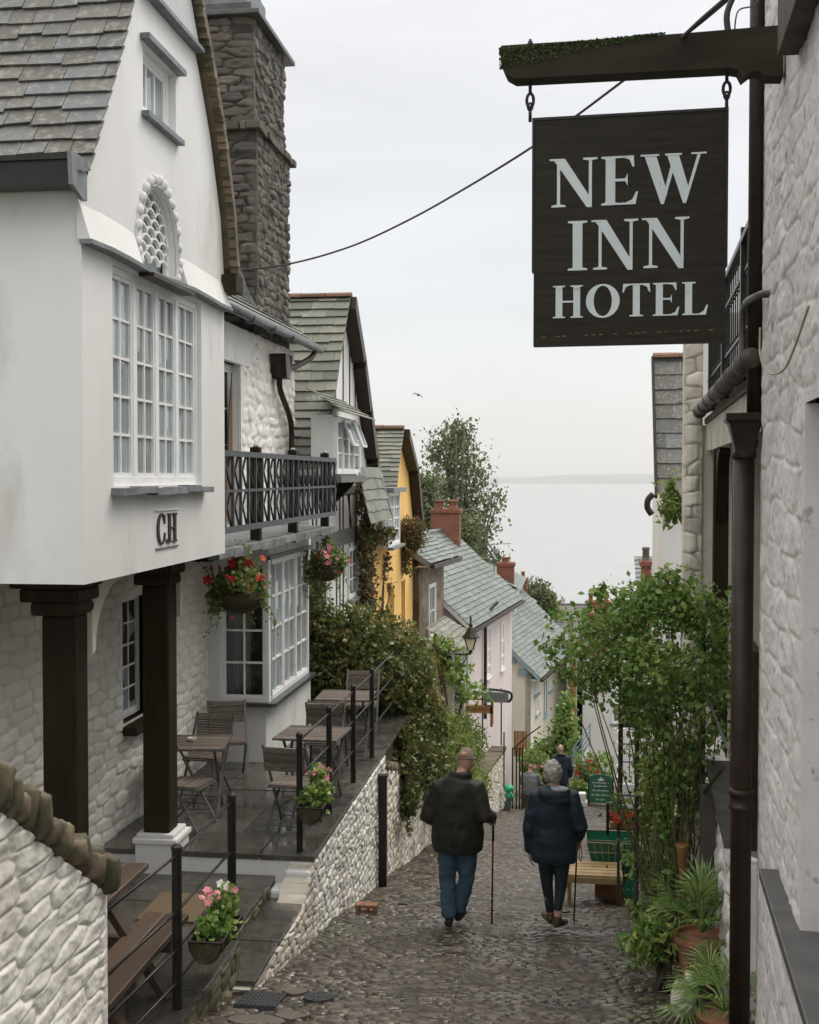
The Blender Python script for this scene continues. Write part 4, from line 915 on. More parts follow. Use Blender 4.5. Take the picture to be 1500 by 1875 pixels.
k = at(352, 1400, D=12.6); a = thing('ashtray', 'small glass ashtray on the wicker table by the timber post', 'ashtray', (k.x, k.y, ZT+.73)); MB().lathe((k.x, k.y, ZT+.732), [(.03, 0), (.045, .01), (.05, .035), (.042, .036), (.035, .012), (.001, .01)], 14).build('bowl', 'glass_lamp', a)

# picnic bench, doormat
def build_picnic():
    H = thing('picnic_bench', 'brown timber picnic table with attached bench behind the near wall', 'picnic bench', (-3.3, 8.0, Z4))
    zs = Z4+.44; zt = Z4+.76; ye = at(335, 1672, Z=zs).y; xb = at(350, 1668, Z=zs).x; xt = at(262, 1590, Z=zt).x; ya = 6.75
    for k in range(2): MB().box((xb-.155-.165*k, ya, zs-.045), (xb-.0-.165*k, ye, zs)).build('bench_plank', 'timber_brown', H, bevel=.008)
    for k in range(5): MB().box((xt-.145-.155*k, ya, zt-.04), (xt-.155*k, ye+.1, zt)).build('table_plank', 'timber_brown', H, bevel=.008)
    for y in (ye-.42, ya+.4):
        MB().bar((xt-.16, y, zt-.05), (xb-.02, y-.0, Z4), .05, .10, up=(0, 1, 0)).build('leg', 'timber_brown', H)
        MB().bar((xt-.6, y, zt-.05), (xb-1.3, y-.0, Z4), .05, .10, up=(0, 1, 0)).build('leg', 'timber_brown', H)
        MB().bar((xb-.0, y+.055, zs-.09), (xb-1.4, y+.055, zs-.09), .05, .09).build('cross_bearer', 'timber_brown', H)
build_picnic()
k0 = at(265, 1668, Z=-3.695); k1 = at(440, 1640, Z=-3.695)
tag(MB().box((k0.x, at(350, 1690, Z=-3.695).y, -3.70), (k1.x-.2, at(350, 1638, Z=-3.695).y, -3.682)).build('doormat', 'mat_brown', bevel=.004), 'flat brown coir doormat lying on the slate landing', 'doormat')

# ------------------------------------------------------------------ flowers
def flower_pts(n, c, r, seed, up=True):
    g = np.random.default_rng(seed); d = g.normal(size=(n, 3)); d /= np.linalg.norm(d, axis=1)[:, None]
    if up: d[:, 2] = np.abs(d[:, 2])*.9-.1
    return np.array(c)+d*np.array(r)*(.85+.25*g.random((n, 1)))
def blooms(name, pts, size, m, par, seed=0, petals=5):
    g = random.Random(seed); mb = MB()
    for p in pts:
        s = size*g.uniform(.7, 1.25); n = Vector((g.gauss(0, 1), g.gauss(-.8, .6), g.gauss(.8, .6))).normalized(); x = n.orthogonal().normalized(); y = n.cross(x); c = Vector(p)
        for lay in range(2):
            for i in range(petals):
                a = 2*math.pi*(i+lay*.5)/petals; e = x*math.cos(a)+y*math.sin(a); f = x*math.cos(a+.5)+y*math.sin(a+.5); h = x*math.cos(a-.5)+y*math.sin(a-.5); q = s*(1-.3*lay); z = n*s*(.15+.2*lay)
                mb.add([c+n*s*.05*lay, c+h*q*.75+z, c+e*q+z*.8, c+f*q*.75+z], [(0, 1, 2, 3)])
    return mb.build(name, m, par)
def trough(name, label, c, ln, seed, cols):
    c = Vector(c); H = thing(name, label, 'flower trough', c, 'flower troughs hung on the railings')
    m = MB(); n = 10; r = .115
    for i in range(n):
        a0 = math.pi+math.pi*i/n; a1 = math.pi+math.pi*(i+1)/n
        P = lambda a, y, k=1: (c.x+math.cos(a)*r*k, y, c.z+math.sin(a)*r*k*1.25)
        m.add([P(a0, c.y-ln/2), P(a1, c.y-ln/2), P(a1, c.y+ln/2), P(a0, c.y+ln/2)], [(0, 1, 2, 3)])
        for e in (-1, 1): m.add([P(a0, c.y+e*ln/2), P(a1, c.y+e*ln/2), (c.x, c.y+e*ln/2, c.z)], [(0, 1, 2)])
    m.build('liner', 'moss_basket', H)
    m = MB(); 
    for e in (-1, 1): m.tube([(c.x-r, c.y+e*ln/2, c.z), (c.x+r, c.y+e*ln/2, c.z)], .008, 6)
    for e in (-1, 1): m.tube([(c.x+e*r, c.y-ln/2, c.z), (c.x+e*r, c.y+ln/2, c.z)], .009, 6)
    for i in range(5):
        y = c.y-ln/2+ln*i/4; m.tube([(c.x+math.cos(math.pi+math.pi*k/8)*r*1.03, y, c.z+math.sin(math.pi+math.pi*k/8)*r*1.29) for k in range(9)], .006, 6)
    m.build('wire_frame', 'iron_black', H)
    P, rn = clumps([((c.x, c.y, c.z+.04), (.13, ln*.46, .07)), ((c.x, c.y+ln*.25, c.z+.14), (.12, ln*.2, .12))], 60, 14, .026, seed, .5); leaf_mesh('foliage', P, .045, 'leaf', H, seed=seed, rnd=rn, elong=1.2)
    for i, (mname, k, sp) in enumerate(cols):
        blooms('flower', flower_pts(k, (c.x, c.y+sp*ln, c.z+.17), (.13, ln*.22, .15), seed+i), .032, mname, H, seed+i)
a, b = pz; k = at(396, 1700, X=a.x+.14)
trough('flower_trough', 'lower flower trough with pink and white geraniums on the near railing', (k.x, k.y, k.z-.0), .52, 5, [('flower_pink', 7, .2), ('flower_white', 7, .15), ('flower_pink', 3, -.1)])
k = at(585, 1470, X=pu[0].x+.16); trough('flower_trough', 'upper flower trough with pink geraniums on the terrace railing', (pu[0].x+.15, k.y-.1, -3.02), .60, 9, [('flower_pink', 9, .3), ('flower_pink', 2, .2)])
def hanging_basket(label, c, r, seed, zhang, fl):
    c = Vector(c); H = thing('hanging_basket', label, 'hanging basket', c, 'hanging baskets under the balcony'); n = 18
    prof = [(r*math.sin(R(t)), -r*.85*math.cos(R(t))) for t in range(0, 91, 12)]+[(r*.9, 0)]; MB().lathe(c, prof, n).build('basket', 'moss_basket', H, smooth=True)
    m = MB()
    for i in range(3):
        t = 2*math.pi*i/3; m.tube([c+Vector((math.cos(t)*r, math.sin(t)*r, .0)), Vector((c.x, c.y, zhang-.12))], .004, 5)
    m.tube([(c.x, c.y, zhang-.12), (c.x, c.y, zhang)], .005, 5); m.build('chain', 'iron_black', H)
    m = MB(); m.tube([c+Vector((math.cos(R(t))*r*1.02, math.sin(R(t))*r*1.02, 0)) for t in range(0, 361, 20)], .006, 5); m.build('rim', 'iron_black', H)
    bl = [((c.x, c.y, c.z+r*.45), (r*1.05, r*1.05, r*.55)), ((c.x-r*.8, c.y-.1, c.z-r*.1), (r*.35, r*.4, r*.7)), ((c.x+r*.7, c.y, c.z+r*.1), (r*.4, r*.4, r*.45)), ((c.x+.02, c.y, c.z+r*1.3), (r*.35, r*.35, r*.6))]
    P, rn = clumps(bl, 210, 14, .035, seed, .45); leaf_mesh('foliage', P, .04, 'leaf_basket', H, seed=seed, rnd=rn, elong=1.3)
    # trailing stems
    st = MB(); PP = []
    for i in range(9):
        t = g_ = random.uniform(0, 6.28); p = c+Vector((math.cos(t)*r, math.sin(t)*r, .02)); q = []
        for s in range(7): q.append(p.copy()); p = p+Vector((math.cos(t)*.03+random.uniform(-.03, .03), math.sin(t)*.03+random.uniform(-.03, .03), -.065 if i < 6 else .05))
        st.tube(q, .0028, 4); PP += [x+Vector([random.gauss(0, .018) for _ in range(3)]) for x in q for _ in range(5)]
    s_ = st.build('trailing_stems', 'stem', H); leaf_mesh('leaf_sprays', np.array([tuple(x) for x in PP]), .035, 'leaf_basket', s_, seed=seed+2)
    for i, (mn, k, off, sp, sz) in enumerate(fl): blooms('flower', flower_pts(k, c+Vector(off)*r, (r*sp, r*sp, r*sp*.7), seed+i*3, False), sz, mn, H, seed+i)
k = at(440, 1085, X=-3.32); hanging_basket('near hanging basket with large red geraniums below the balcony', (k.x, k.y, k.z), .255, 21, -.76, [('flower_red', 8, (-.4, -.5, .7), .9, .062), ('flower_red', 4, (.3, -.3, .9), .8, .055), ('flower_orange', 4, (.2, -.3, 1.0), .9, .035), ('flower_pink', 3, (-.8, 0, -.9), .5, .035), ('flower_pink', 4, (1.1, 0, .5), .5, .022)])
k = at(598, 1038, X=-3.32); hanging_basket('far hanging basket with small pink fuchsias at the end of the balcony', (k.x, k.y, k.z), .235, 33, -.80, [('flower_pink', 14, (0, -.4, .6), 1.0, .040), ('flower_red', 14, (.5, -.4, .4), 1.0, .034)])

# ------------------------------------------------------------------ hedge, ferns, vines
def shrub(name, label, cat, blobs, nc, per, spread, size, m, seed, base, stemm='bark_dark', group=None, core=None, shell=.75, elong=1.5, droop=.3, stems=5, sr=1.0):
    H = thing(name, label, cat, base, group)
    P, rn = clumps(blobs, nc, per, spread, seed, shell); leaf_mesh('foliage', P, size, m, H, seed=seed, rnd=rn, elong=elong, droop=droop)
    g = random.Random(seed); s = MB(); b = Vector(base)
    for i in range(stems):
        c, r = blobs[i % len(blobs)]; e = Vector(c)+Vector([g.uniform(-.5, .5)*q for q in r]); mid = b.lerp(e, .5)+Vector((g.uniform(-.1, .1), g.uniform(-.1, .1), .1)); s.tube(smooth_path([b+Vector((g.uniform(-.1, .1), g.uniform(-.1, .1), 0)), mid, e], 3), [sr*q for q in (.03, .028, .025, .022, .018, .013, .008)], 6)
    s.build('stem', stemm, H, smooth=True)
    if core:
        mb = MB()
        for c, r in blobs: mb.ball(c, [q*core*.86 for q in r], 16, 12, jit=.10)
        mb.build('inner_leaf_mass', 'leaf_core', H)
    return H
k = at(640, 1200, D=17.6)
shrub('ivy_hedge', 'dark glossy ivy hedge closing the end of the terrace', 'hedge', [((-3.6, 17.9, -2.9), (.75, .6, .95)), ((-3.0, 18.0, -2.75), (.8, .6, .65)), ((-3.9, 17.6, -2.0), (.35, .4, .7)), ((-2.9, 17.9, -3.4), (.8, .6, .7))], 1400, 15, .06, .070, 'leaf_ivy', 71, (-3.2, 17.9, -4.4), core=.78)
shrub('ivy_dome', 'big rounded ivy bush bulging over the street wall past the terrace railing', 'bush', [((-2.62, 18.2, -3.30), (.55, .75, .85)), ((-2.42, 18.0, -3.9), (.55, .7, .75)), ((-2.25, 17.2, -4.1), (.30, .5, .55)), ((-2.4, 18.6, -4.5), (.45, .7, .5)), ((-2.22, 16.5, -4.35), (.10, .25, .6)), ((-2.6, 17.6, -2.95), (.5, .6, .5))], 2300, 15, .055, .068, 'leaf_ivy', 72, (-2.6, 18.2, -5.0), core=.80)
P = [((-2.75, 24.5, -5.6), (.7, 1.3, .6)), ((-2.5, 26.8, -6.0), (.6, 1.1, .6)), ((-2.9, 22.5, -5.0), (.6, 1.1, .55)), ((-2.2, 24.6, -6.4), (.5, 1.0, .35))]
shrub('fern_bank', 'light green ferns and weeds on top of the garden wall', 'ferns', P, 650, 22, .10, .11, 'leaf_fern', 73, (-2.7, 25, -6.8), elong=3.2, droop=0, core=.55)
shrub('rose_spray', 'loose rose shoots rising above the ferns by the street lamp', 'rose', [((-2.65, 27, -4.4), (.55, .5, .65)), ((-2.9, 26.8, -3.9), (.3, .3, .5)), ((-2.2, 27.2, -4.9), (.4, .4, .3))], 130, 9, .07, .10, 'leaf', 74, (-2.7, 27, -6.5), shell=.3, stems=8)
shrub('bush', 'low leafy bush against the garden wall behind the man', 'bush', [((-2.15, 19.4, -5.2), (.22, .5, .28)), ((-2.2, 20.6, -5.5), (.25, .5, .25))], 90, 14, .06, .08, 'leaf_ivy', 75, (-2.2, 20, -5.9), stems=3)
k = at(682, 1050, X=-3.72)
shrub('creeper', 'red-brown creeper climbing between the timbered and yellow houses', 'climber', [((-3.80, k.y-.2+.1*math.sin(i*1.9), -.2-.27*i), (.10+.03*math.sin(i*2), .32+.12*math.sin(i*1.7), .26)) for i in range(0, 13)]+[((-3.55, k.y+.4, -1.15), (.15, .35, .15))], 330, 12, .06, .085, 'leaf_vine', 76, (-3.85, k.y, -4.6), stems=9)
shrub('creeper', 'thin dark creeper straggling over the yellow wall', 'climber', [((-3.70, k.y+1.5, -2.0), (.03, .5, .6)), ((-3.70, k.y+1.1, -3.0), (.03, .4, .7)), ((-3.70, k.y+.9, -3.6), (.06, .4, .8)), ((-3.70, k.y+2.3, -2.3), (.03, .5, .2))], 75, 6, .05, .08, 'leaf_vine', 78, (-3.75, k.y+.5, -4.6), stems=7, shell=.2)
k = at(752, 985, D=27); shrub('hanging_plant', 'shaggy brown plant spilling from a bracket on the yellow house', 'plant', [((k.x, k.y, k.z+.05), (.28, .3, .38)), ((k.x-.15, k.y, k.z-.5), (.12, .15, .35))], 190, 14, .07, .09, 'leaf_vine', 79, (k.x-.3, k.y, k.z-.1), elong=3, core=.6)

# ------------------------------------------------------------------ trees beyond the roofs
def tree(name, label, base, crown, nc, per, spread, size, m, seed, bark='bark', weep=0, limbs=12, lean=(0, 0), core=0):
    H = thing(name, label, 'tree', base, 'trees beyond the roofs'); b = Vector(base); g = random.Random(seed)
    top = Vector(crown[0][0]); t = MB(); n = 7
    pts = [b.lerp(Vector((top.x, top.y, top.z+crown[0][1][2]*.5)), i/n)+Vector((g.uniform(-.12, .12), g.uniform(-.12, .12), 0)) for i in range(n+1)]
    h = (top.z-b.z); t.tube(pts, [max(.02, h*.016*(1-i/(n+.6))) for i in range(n+1)], 8); tr = t.build('trunk', bark, H, smooth=True)
    l = MB()
    for i in range(limbs):
        s = pts[2+i % (n-2)]; c, r = crown[i % len(crown)]; e = Vector(c)+Vector([g.uniform(-.8, .8)*q for q in r]); mid = s.lerp(e, .55)+Vector((0, 0, .35)); l.tube(smooth_path([s, mid, e+Vector((0, 0, -weep*.5))], 3), [h*.007, h*.006, h*.005, h*.004, h*.003, h*.0025, h*.0015], 5)
    l.build('limb', bark, tr)
    P, rn = clumps(crown, nc, per, spread, seed, .25)
    if weep: P[:, 2] -= np.abs(np.random.default_rng(seed).normal(size=len(P)))*weep
    leaf_mesh('crown', P, size, m, H, seed=seed, rnd=rn, droop=.8 if weep else .3)
    return H
def crown_px(L, D):
    out = []
    for (px, py, rx, ry) in L: c = at(px, py, D=D); s = D/FPX; out.append((tuple(c), (rx*s, rx*s*1.1, ry*s)))
    return out
cp = crown_px([(832, 800, 52, 38), (850, 850, 55, 50), (868, 905, 45, 50), (800, 820, 30, 35), (860, 965, 55, 45), (905, 905, 18, 22), (880, 1010, 40, 25), (820, 900, 50, 40), (915, 1015, 30, 12), (835, 775, 28, 16)], 50)
tree('birch_tree', 'tall loose birch with drooping leaves above the brick chimney', (cp[0][0][0], cp[0][0][1], -12), cp, 430, 17, .20, .14, 'leaf_birch', 91, weep=.45, limbs=30)
cp = crown_px([(765, 930, 45, 45), (790, 985, 50, 45), (830, 985, 55, 45), (745, 900, 18, 30), (775, 890, 30, 20)], 46)
tree('bushy_tree', 'dense green tree between the yellow house and the birch', (cp[0][0][0]+.5, cp[0][0][1], -11), cp, 620, 20, .20, .15, 'leaf_birch', 92, 'bark_dark')
cp = crown_px([(985, 1085, 22, 20), (1000, 1098, 22, 14), (968, 1090, 14, 22), (985, 1115, 30, 20)], 60)
tree('small_tree', 'small green tree far down by the sea-front roofs', (cp[0][0][0], cp[0][0][1], -14.5), cp, 260, 18, .18, .15, 'leaf_birch', 93, 'bark_dark')
# ------------------------------------------------------------------ the street's other houses
def curved_sliver(): pass
def chimney_stack(par, x0, x1, y0, y1, z0, z1, npots, m='brickwork', potm='terracotta', potr=.11, poth=.32, cap=True, axis='x'):
    c = MB().box((x0, y0, z0), (x1, y1, z1-.12)).build('chimney', m, par)
    mb = MB(); mb.box((x0-.05, y0-.05, z1-.12), (x1+.05, y1+.05, z1-.03)); mb.box((x0-.02, y0-.02, z1-.03), (x1+.02, y1+.02, z1)); mb.build('corbel', m, c)
    for i in range(npots):
        t = (i+.5)/npots; x = x0+(x1-x0)*t if axis == 'x' else (x0+x1)/2; y = (y0+y1)/2 if axis == 'x' else y0+(y1-y0)*t
        MB().lathe((x, y, z1-.01), [(potr, 0), (potr*.95, .03), (potr*.82, poth*.8), (potr*.98, poth*.82), (potr*.98, poth), (potr*.75, poth), (potr*.7, poth*.6)], 12).build('chimney_pot', potm, c, smooth=True)
    return c
def ridge_tiles(par, a, b, r=.11, m='ridge_tile', n=None):
    a = Vector(a); b = Vector(b); L = (b-a).length; n = n or max(2, int(L/.45)); mb = MB(); d = (b-a).normalized(); s = d.cross(Vector((0, 0, 1))).normalized()
    for i in range(n):
        p = a+d*L*i/n; q = a+d*(L*(i+1)/n-.012); k = r*random.uniform(.95, 1.05); up = Vector((0, 0, 1))
        P = [(s*math.cos(R(t))*k+up*math.sin(R(t))*k*.75) for t in range(0, 181, 30)]
        mb.add([p+e-up*.05 for e in P]+[q+e-up*.05 for e in P], [(j, j+1, len(P)+j+1, len(P)+j) for j in range(len(P)-1)]+[tuple(range(len(P))), tuple(range(len(P), 2*len(P)))])
    return mb.build('ridge_tile_row', m, par)

def build_timbered():
    X = -4.0; f = F((X, 0, 0), (0, 1, 0)); px = f.px
    H = thing('half_timbered_house', 'black and white half-timbered house with steep slate gable and small oriel window', 'house', (X-.3, 22, -6))
    Lp = [px(570, 862), px(576, 830), px(597, 740), px(612, 640), px(629, 552)]; Rp = [px(682, 905), px(672, 830), px(660, 745), px(648, 655)]
    ya = px(566, 900)[0]; yb = px(672, 900)[0]; ap = Lp[-1]
    yl = Lp[0][0]; out = [(ya, -7), (yb, -7), (yb, Rp[0][1]+.05)]+[(q[0]-.12, q[1]) for q in Rp[1:]]+[(ap[0], ap[1]-.1)]+[(q[0]+.10, q[1]) for q in Lp[:-1][::-1]]+[(ya, Lp[0][1])]
    MB().prism(f, out, -.15, 0).build('gable_wall', 'render_white', H)
    MB().box((-9, ya, -7), (X-.16, ya+.15, Lp[0][1])).build('side_wall', 'render_white', H)
    MB().box((-9, ya+.2, -7), (X-.2, yb, Lp[0][1])).build('core', 'black_void', H)
    tb = MB(); w = .009
    def vert(u, a, b, ww=.09): tb.fbox(f, u-ww*.42, u+ww*.42, a, b, .001, w+random.uniform(0, .002))
    zg = px(625, 745)[1]
    for p_, q_ in ((606, 640), (614, 590), (628, 555), (640, 640), (650, 700)):
        u = px(p_, 700)[0]; top = poly_at([(a, b) for a, b in [(0, 0)]], 0) if False else None
        side = Lp if u < ap[0] else Rp+[ap]; ps = sorted(side, key=lambda q: q[0]); v = float(np.interp(u, [q[0] for q in ps], [q[1] for q in ps]))-.12; vert(u, zg, v)
    for p_ in (572, 579): u = px(p_, 900)[0]; vert(u, px(p_, 1130)[1], Lp[0][1]-.1, .10)
    for p_ in (596, 622, 628, 640, 652, 662): u = px(p_, 950)[0]; vert(u, px(p_, 1160)[1], px(p_, 875)[1], .085)
    for p_ in (606, 616): u = px(p_, 1100)[0]; vert(u, px(p_, 1160)[1], px(p_, 990)[1], .10)
    tb.bar(f.p(*px(634, 880), .004), f.p(*px(645, 980), .004), .08, .012, up=f.n)
    tb.build('timber_frame', 'timber_black', H)
    h = MB(); va = px(575, 1000)[1]; h.fbox(f, px(570, 1000)[0], px(658, 980)[0], va-.12, va+.16, .002, .02); vb = px(650, 895)[1]; h.fbox(f, px(598, 900)[0], px(664, 895)[0], vb-.08, vb+.06, .003, .018); h.fbox(f, px(598, 745)[0], px(662, 745)[0], zg-.06, zg+.06, .003, .018); h.build('beam', 'timber_grey', H)
    # oriel
    XO2 = X+.42; fo2 = F((XO2, 0, 0), (0, 1, 0)); o0 = fo2.px(618, 800)[0]; o1 = fo2.px(660, 800)[0]; zt = fo2.px(618, 763)[1]; zb = fo2.px(618, 868)[1]
    O = MB().box((X, o0, zb-.02), (XO2-.07, o1, zt+.03)).build('oriel', 'render_white', H)
    window(O, fo2, o0, o1, zb, zt, 1, 3, casements=4, fw=.05, bar=.025, depth=.07, pm='pane_pale')
    for i in range(2):
        u = o0+(.9+i*1.6)*(o1-o0)/4; m = MB(); a = fo2.p(u, zt-.05, .02); b = fo2.p(u+.45, zt-.05, .02); c = fo2.p(u+.45, zt-.42, .16); d = fo2.p(u, zt-.42, .16)
        m.bar(a, b, .035).bar(b, c, .035).bar(c, d, .035).bar(d, a, .035); e = m.build('open_light', 'white_paint', O); MB().quad(a, b, c, d).build('pane', 'pane_pale', e)
    MB().box((X, o0-.1, zb-.13), (XO2+.08, o1+.1, zb-.02)).build('sill', 'timber_grey', O)
    for u in (o0+.15, o1-.3): MB().prism(F((0, u, 0), (1, 0, 0)), [(X, zb-.13), (XO2-.05, zb-.13), (XO2-.12, zb-.22), (X+.10, zb-.42), (X, zb-.52)], -.10, 0).build('bracket', 'timber_black', O)
    S, ul, vl = flatS((XO2+.22, o0-.35, zt+.03), (XO2+.22, o1+.25, zt+.03), (X, o0-.35, zt+.42)); slates('oriel_roof', S, ul, vl, .15, .28, 'slate_green', O)
    # windows below
    window(H, f, px(574, 1100)[0], px(605, 1100)[0], px(574, 1150)[1], px(574, 1050)[1], 4, 3, fw=.05, rec=-.03, pm='pane_pale', sill=.06, sillm='white_paint')
    window(H, f, px(636, 1050)[0], px(652, 1050)[0], px(636, 1098)[1], px(636, 1003)[1], 2, 3, fw=.05, rec=-.04, pm='pane_pale', sill=.10, sillm='slate_lead')
    # roof
    prof = [(ya-.35, Lp[0][1]-.10)]+[(q[0], q[1]+.03) for q in Lp[1:]]; prof[-1] = (ap[0], ap[1]+.1); PL = Path([Vector((0, a, b)) for a, b in prof]); xe = X+.14
    slates('roof', lambda u, v: Vector((xe-4.5+u, 0, 0))+PL(v), 4.5, PL.L, .24, .34, 'slate_green', H, t=.016, jit=.012, dim=.15)
    fx = F((0, 0, 0), (0, 1, 0)); pr = [(Rp[0][0], Rp[0][1])]+Rp[1:]+[(ap[0], ap[1]+.08)]; m = MB()
    for a, b in zip(pr, pr[1:]): m.prism(fx, [a, b, (b[0]-.10, b[1]-.22), (a[0]-.22, a[1]-.12)], X-4, xe+.10)
    m.build('bargeboard', 'iron_brown', H)
    m = MB()
    for a, b in zip(prof, prof[1:]): m.prism(fx, [(a[0], a[1]-.02), (b[0], b[1]-.02), (b[0]+.03, b[1]-.10), (a[0]+.05, a[1]-.10)], X-4.4, xe-.02)
    m.build('left_bargeboard', 'iron_brown', H)
    ridge_tiles(H, (xe-4.5, ap[0], ap[1]+.13), (xe+.02, ap[0], ap[1]+.13))
build_timbered()

def build_yellow():
    X = -3.75; f = F((X, 0, 0), (0, 1, 0)); px = f.px
    H = thing('yellow_house', 'bright yellow rendered house with a slate gable halfway down the left side', 'house', (X-.3, 28, -8))
    ap = px(731, 790); L0 = px(711, 965); Lm = px(721, 860); Rm = px(748, 855); R0 = px(757, 940); ya = px(683, 1000)[0]; yb = px(757, 1000)[0]
    d0 = px(720, 1170); 
    MB().prism(f, [(ya, -9), (yb, -9), (yb, R0[1]), (Rm[0]-.15, Rm[1]), (ap[0], ap[1]-.1), (Lm[0]+.1, Lm[1]), (L0[0], L0[1]), (ya, L0[1])], -.15, 0, holes=[[(px(a, 1100)[0], px(a, b)[1]) for a, b in ((713, 1168), (722, 1168), (722, 1072), (713, 1080))], [(px(a, 1100)[0], px(a, b)[1]) for a, b in ((735, 1164), (742, 1164), (742, 1060), (735, 1066))]]).build('gable_wall', 'yellow', H)
    for a, b in ((713, 722), (735, 742)): MB().fbox(f, px(a, 1100)[0]-.1, px(b, 1100)[0]+.5, px(a, 1200)[1], px(a, 1050)[1], -.6, -.5).fbox(f, px(b, 1100)[0], px(b, 1100)[0]+.04, px(a, 1180)[1], px(a, 1060)[1], -.5, -.15).build('recess', 'yellow_deep', H)
    MB().box((-9, ya, -9), (X-.62, yb, L0[1])).build('core', 'black_void', H)
    MB().fbox(f, yb-.03, yb+.10, -9, R0[1], .0, .12).build('downpipe', 'iron_brown', H)
    # dormer-like window on the gable
    XD = X+.25; fd = F((XD, 0, 0), (0, 1, 0)); a = fd.px(712, 950)[0]; b = fd.px(733, 950)[0]; zt = fd.px(733, 900)[1]; zb = fd.px(712, 1003)[1]
    D = MB().box((X-.1, a, zb), (XD-.07, b, zt)).build('dormer', 'render_white', H); window(D, fd, a, b, zb, zt, 2, 4, casements=2, fw=.05, bar=.03, depth=.07, pm='pane_pale', sill=.08)
    window(D, F((0, a, 0), (1, 0, 0)), X-.02, XD-.07, zb, zt, 1, 4, fw=.04, depth=.05, rec=-.04, pm='pane_pale'); MB().box((X-.05, a-.1, zt), (XD+.12, b+.1, zt+.09)).build('flat_roof', 'slate_lead', D)
    # roof
    prof = [(L0[0]-1.1, L0[1]-.0), L0, Lm, (ap[0], ap[1]+.02)]; prof[0] = (L0[0]-.35, L0[1]-.25); PL = Path([Vector((0, p, q+.05)) for p, q in prof]); xe = X+.12
    slates('roof', lambda u, v: Vector((xe-3.2+u, 0, 0))+PL(v), 3.2, PL.L, .125, .30, 'slate_green', H, t=.014)
    fx = F((0, 0, 0), (0, 1, 0)); m = MB(); pr = [(R0[0]+.15, R0[1]-.1), (Rm[0]+.05, Rm[1]), (ap[0], ap[1]+.05)]
    for p, q in zip(pr, pr[1:]): m.prism(fx, [p, q, (q[0]-.03, q[1]-.20), (p[0]-.20, p[1]-.10)], X-3, xe+.12)
    m.build('bargeboard', 'iron_brown', H)
    ridge_tiles(H, (xe-3.2, ap[0], ap[1]+.11), (xe, ap[0], ap[1]+.11))
    # lean-to roof tying it to the timbered house
    b = at(716, 947, X=-3.40); c = at(676, 950, X=-3.40)
    S, ul, vl = flatS((-3.38, c.y, b.z-.03), (-3.38, b.y, b.z-.03), (-3.62, c.y, b.z+.95)); slates('lean_to_roof', S, ul, vl, .2, .34, 'slate_green', H)
    MB().prism(F((0, b.y, 0), (1, 0, 0)), [(-3.36, b.z-.06), (-3.36, b.z+.03), (-3.62, b.z+1.01), (-3.62, b.z+.89)], -.02, .10).build('lead_verge', 'slate_lead', H)
build_yellow()

def row_house(name, label, C, dxdy, L, ze, zg, Wd, rise, wm, rm, oh=.25, eo=.3, ch=.16, cw=.3, near=True, hang=None, ridge=True, side=1):
    """a house along the street: C near street corner, facade runs away, roof ridge parallel to it"""
    H = thing(name, label, 'house', (C[0]-side*Wd/2, C[1]+L/2, zg)); U = Vector((dxdy, 1, 0)).normalized(); n = Vector((U.y, -U.x, 0))*side; O = Vector((C[0], C[1], 0))
    ff = F(O, U, n=n); fe = F(O, -n, n=-U); ffar = F(O+U*L, -n, n=U)
    MB().prism(ff, [(0, zg), (L, zg), (L, ze), (0, ze)], -.2, 0).build('front_wall', wm, H)
    g = [(0.001, zg), (Wd*2, zg), (Wd*2, ze), (Wd, ze+rise-.05), (0.001, ze-.0)]
    MB().prism(fe, g, -.2, 0).build('end_wall', wm, H); MB().prism(ffar, g, -.2, -.001).build('far_end_wall', wm, H)
    MB().prism(F(O+U*.3, -n, n=U), [(0.3, zg), (Wd*2, zg), (Wd*2, ze-.1), (Wd, ze+rise-.3), (.3, ze-.1)], 0, L-.6).build('core', 'black_void', H)
    k = rise/Wd; e = lambda u, w, z: ff.p(u, z, w)
    S, ul, vl = flatS(e(-oh, eo, ze-eo*k+.08), e(L+oh, eo, ze-eo*k+.08), e(-oh, -Wd, ze+rise+.08)); slates('roof', S, ul, vl, ch, cw, rm, H, t=.014)
    MB().quad(e(-oh, -Wd, ze+rise+.08), e(L+oh, -Wd, ze+rise+.08), e(L+oh, -2*Wd-eo, ze-eo*k+.08), e(-oh, -2*Wd-eo, ze-eo*k+.08)).build('rear_roof', rm, H)
    m = MB(); 
    for u in (-oh+.0, L+oh-.04): m.add([e(u, eo, ze-eo*k-.06), e(u, eo, ze-eo*k+.075), e(u, -Wd, ze+rise+.075), e(u, -Wd, ze+rise-.10), e(u+.04, eo, ze-eo*k-.06), e(u+.04, eo, ze-eo*k+.075), e(u+.04, -Wd, ze+rise+.075), e(u+.04, -Wd, ze+rise-.10)], [(0, 1, 2, 3), (4, 7, 6, 5), (0, 3, 7, 4), (1, 5, 6, 2), (0, 4, 5, 1)])
    m.build('bargeboard', hang or 'white_paint', H)
    MB().fbox(ff, -oh, L+oh, ze-eo*k-.03, ze-eo*k+.06, eo-.02, eo+.09).build('gutter', 'iron_brown', H)
    MB().fbox(ff, -oh+.05, L+oh-.05, ze-eo*k+.0, ze-eo*k+.02, .0, eo-.03).build('soffit', 'white_paint', H)
    if ridge: ridge_tiles(H, e(-oh, -Wd, ze+rise+.10), e(L+oh, -Wd, ze+rise+.10), r=.10, m='slate_lead' if rm == 'slate_blue' else 'ridge_tile')
    return H, ff, fe
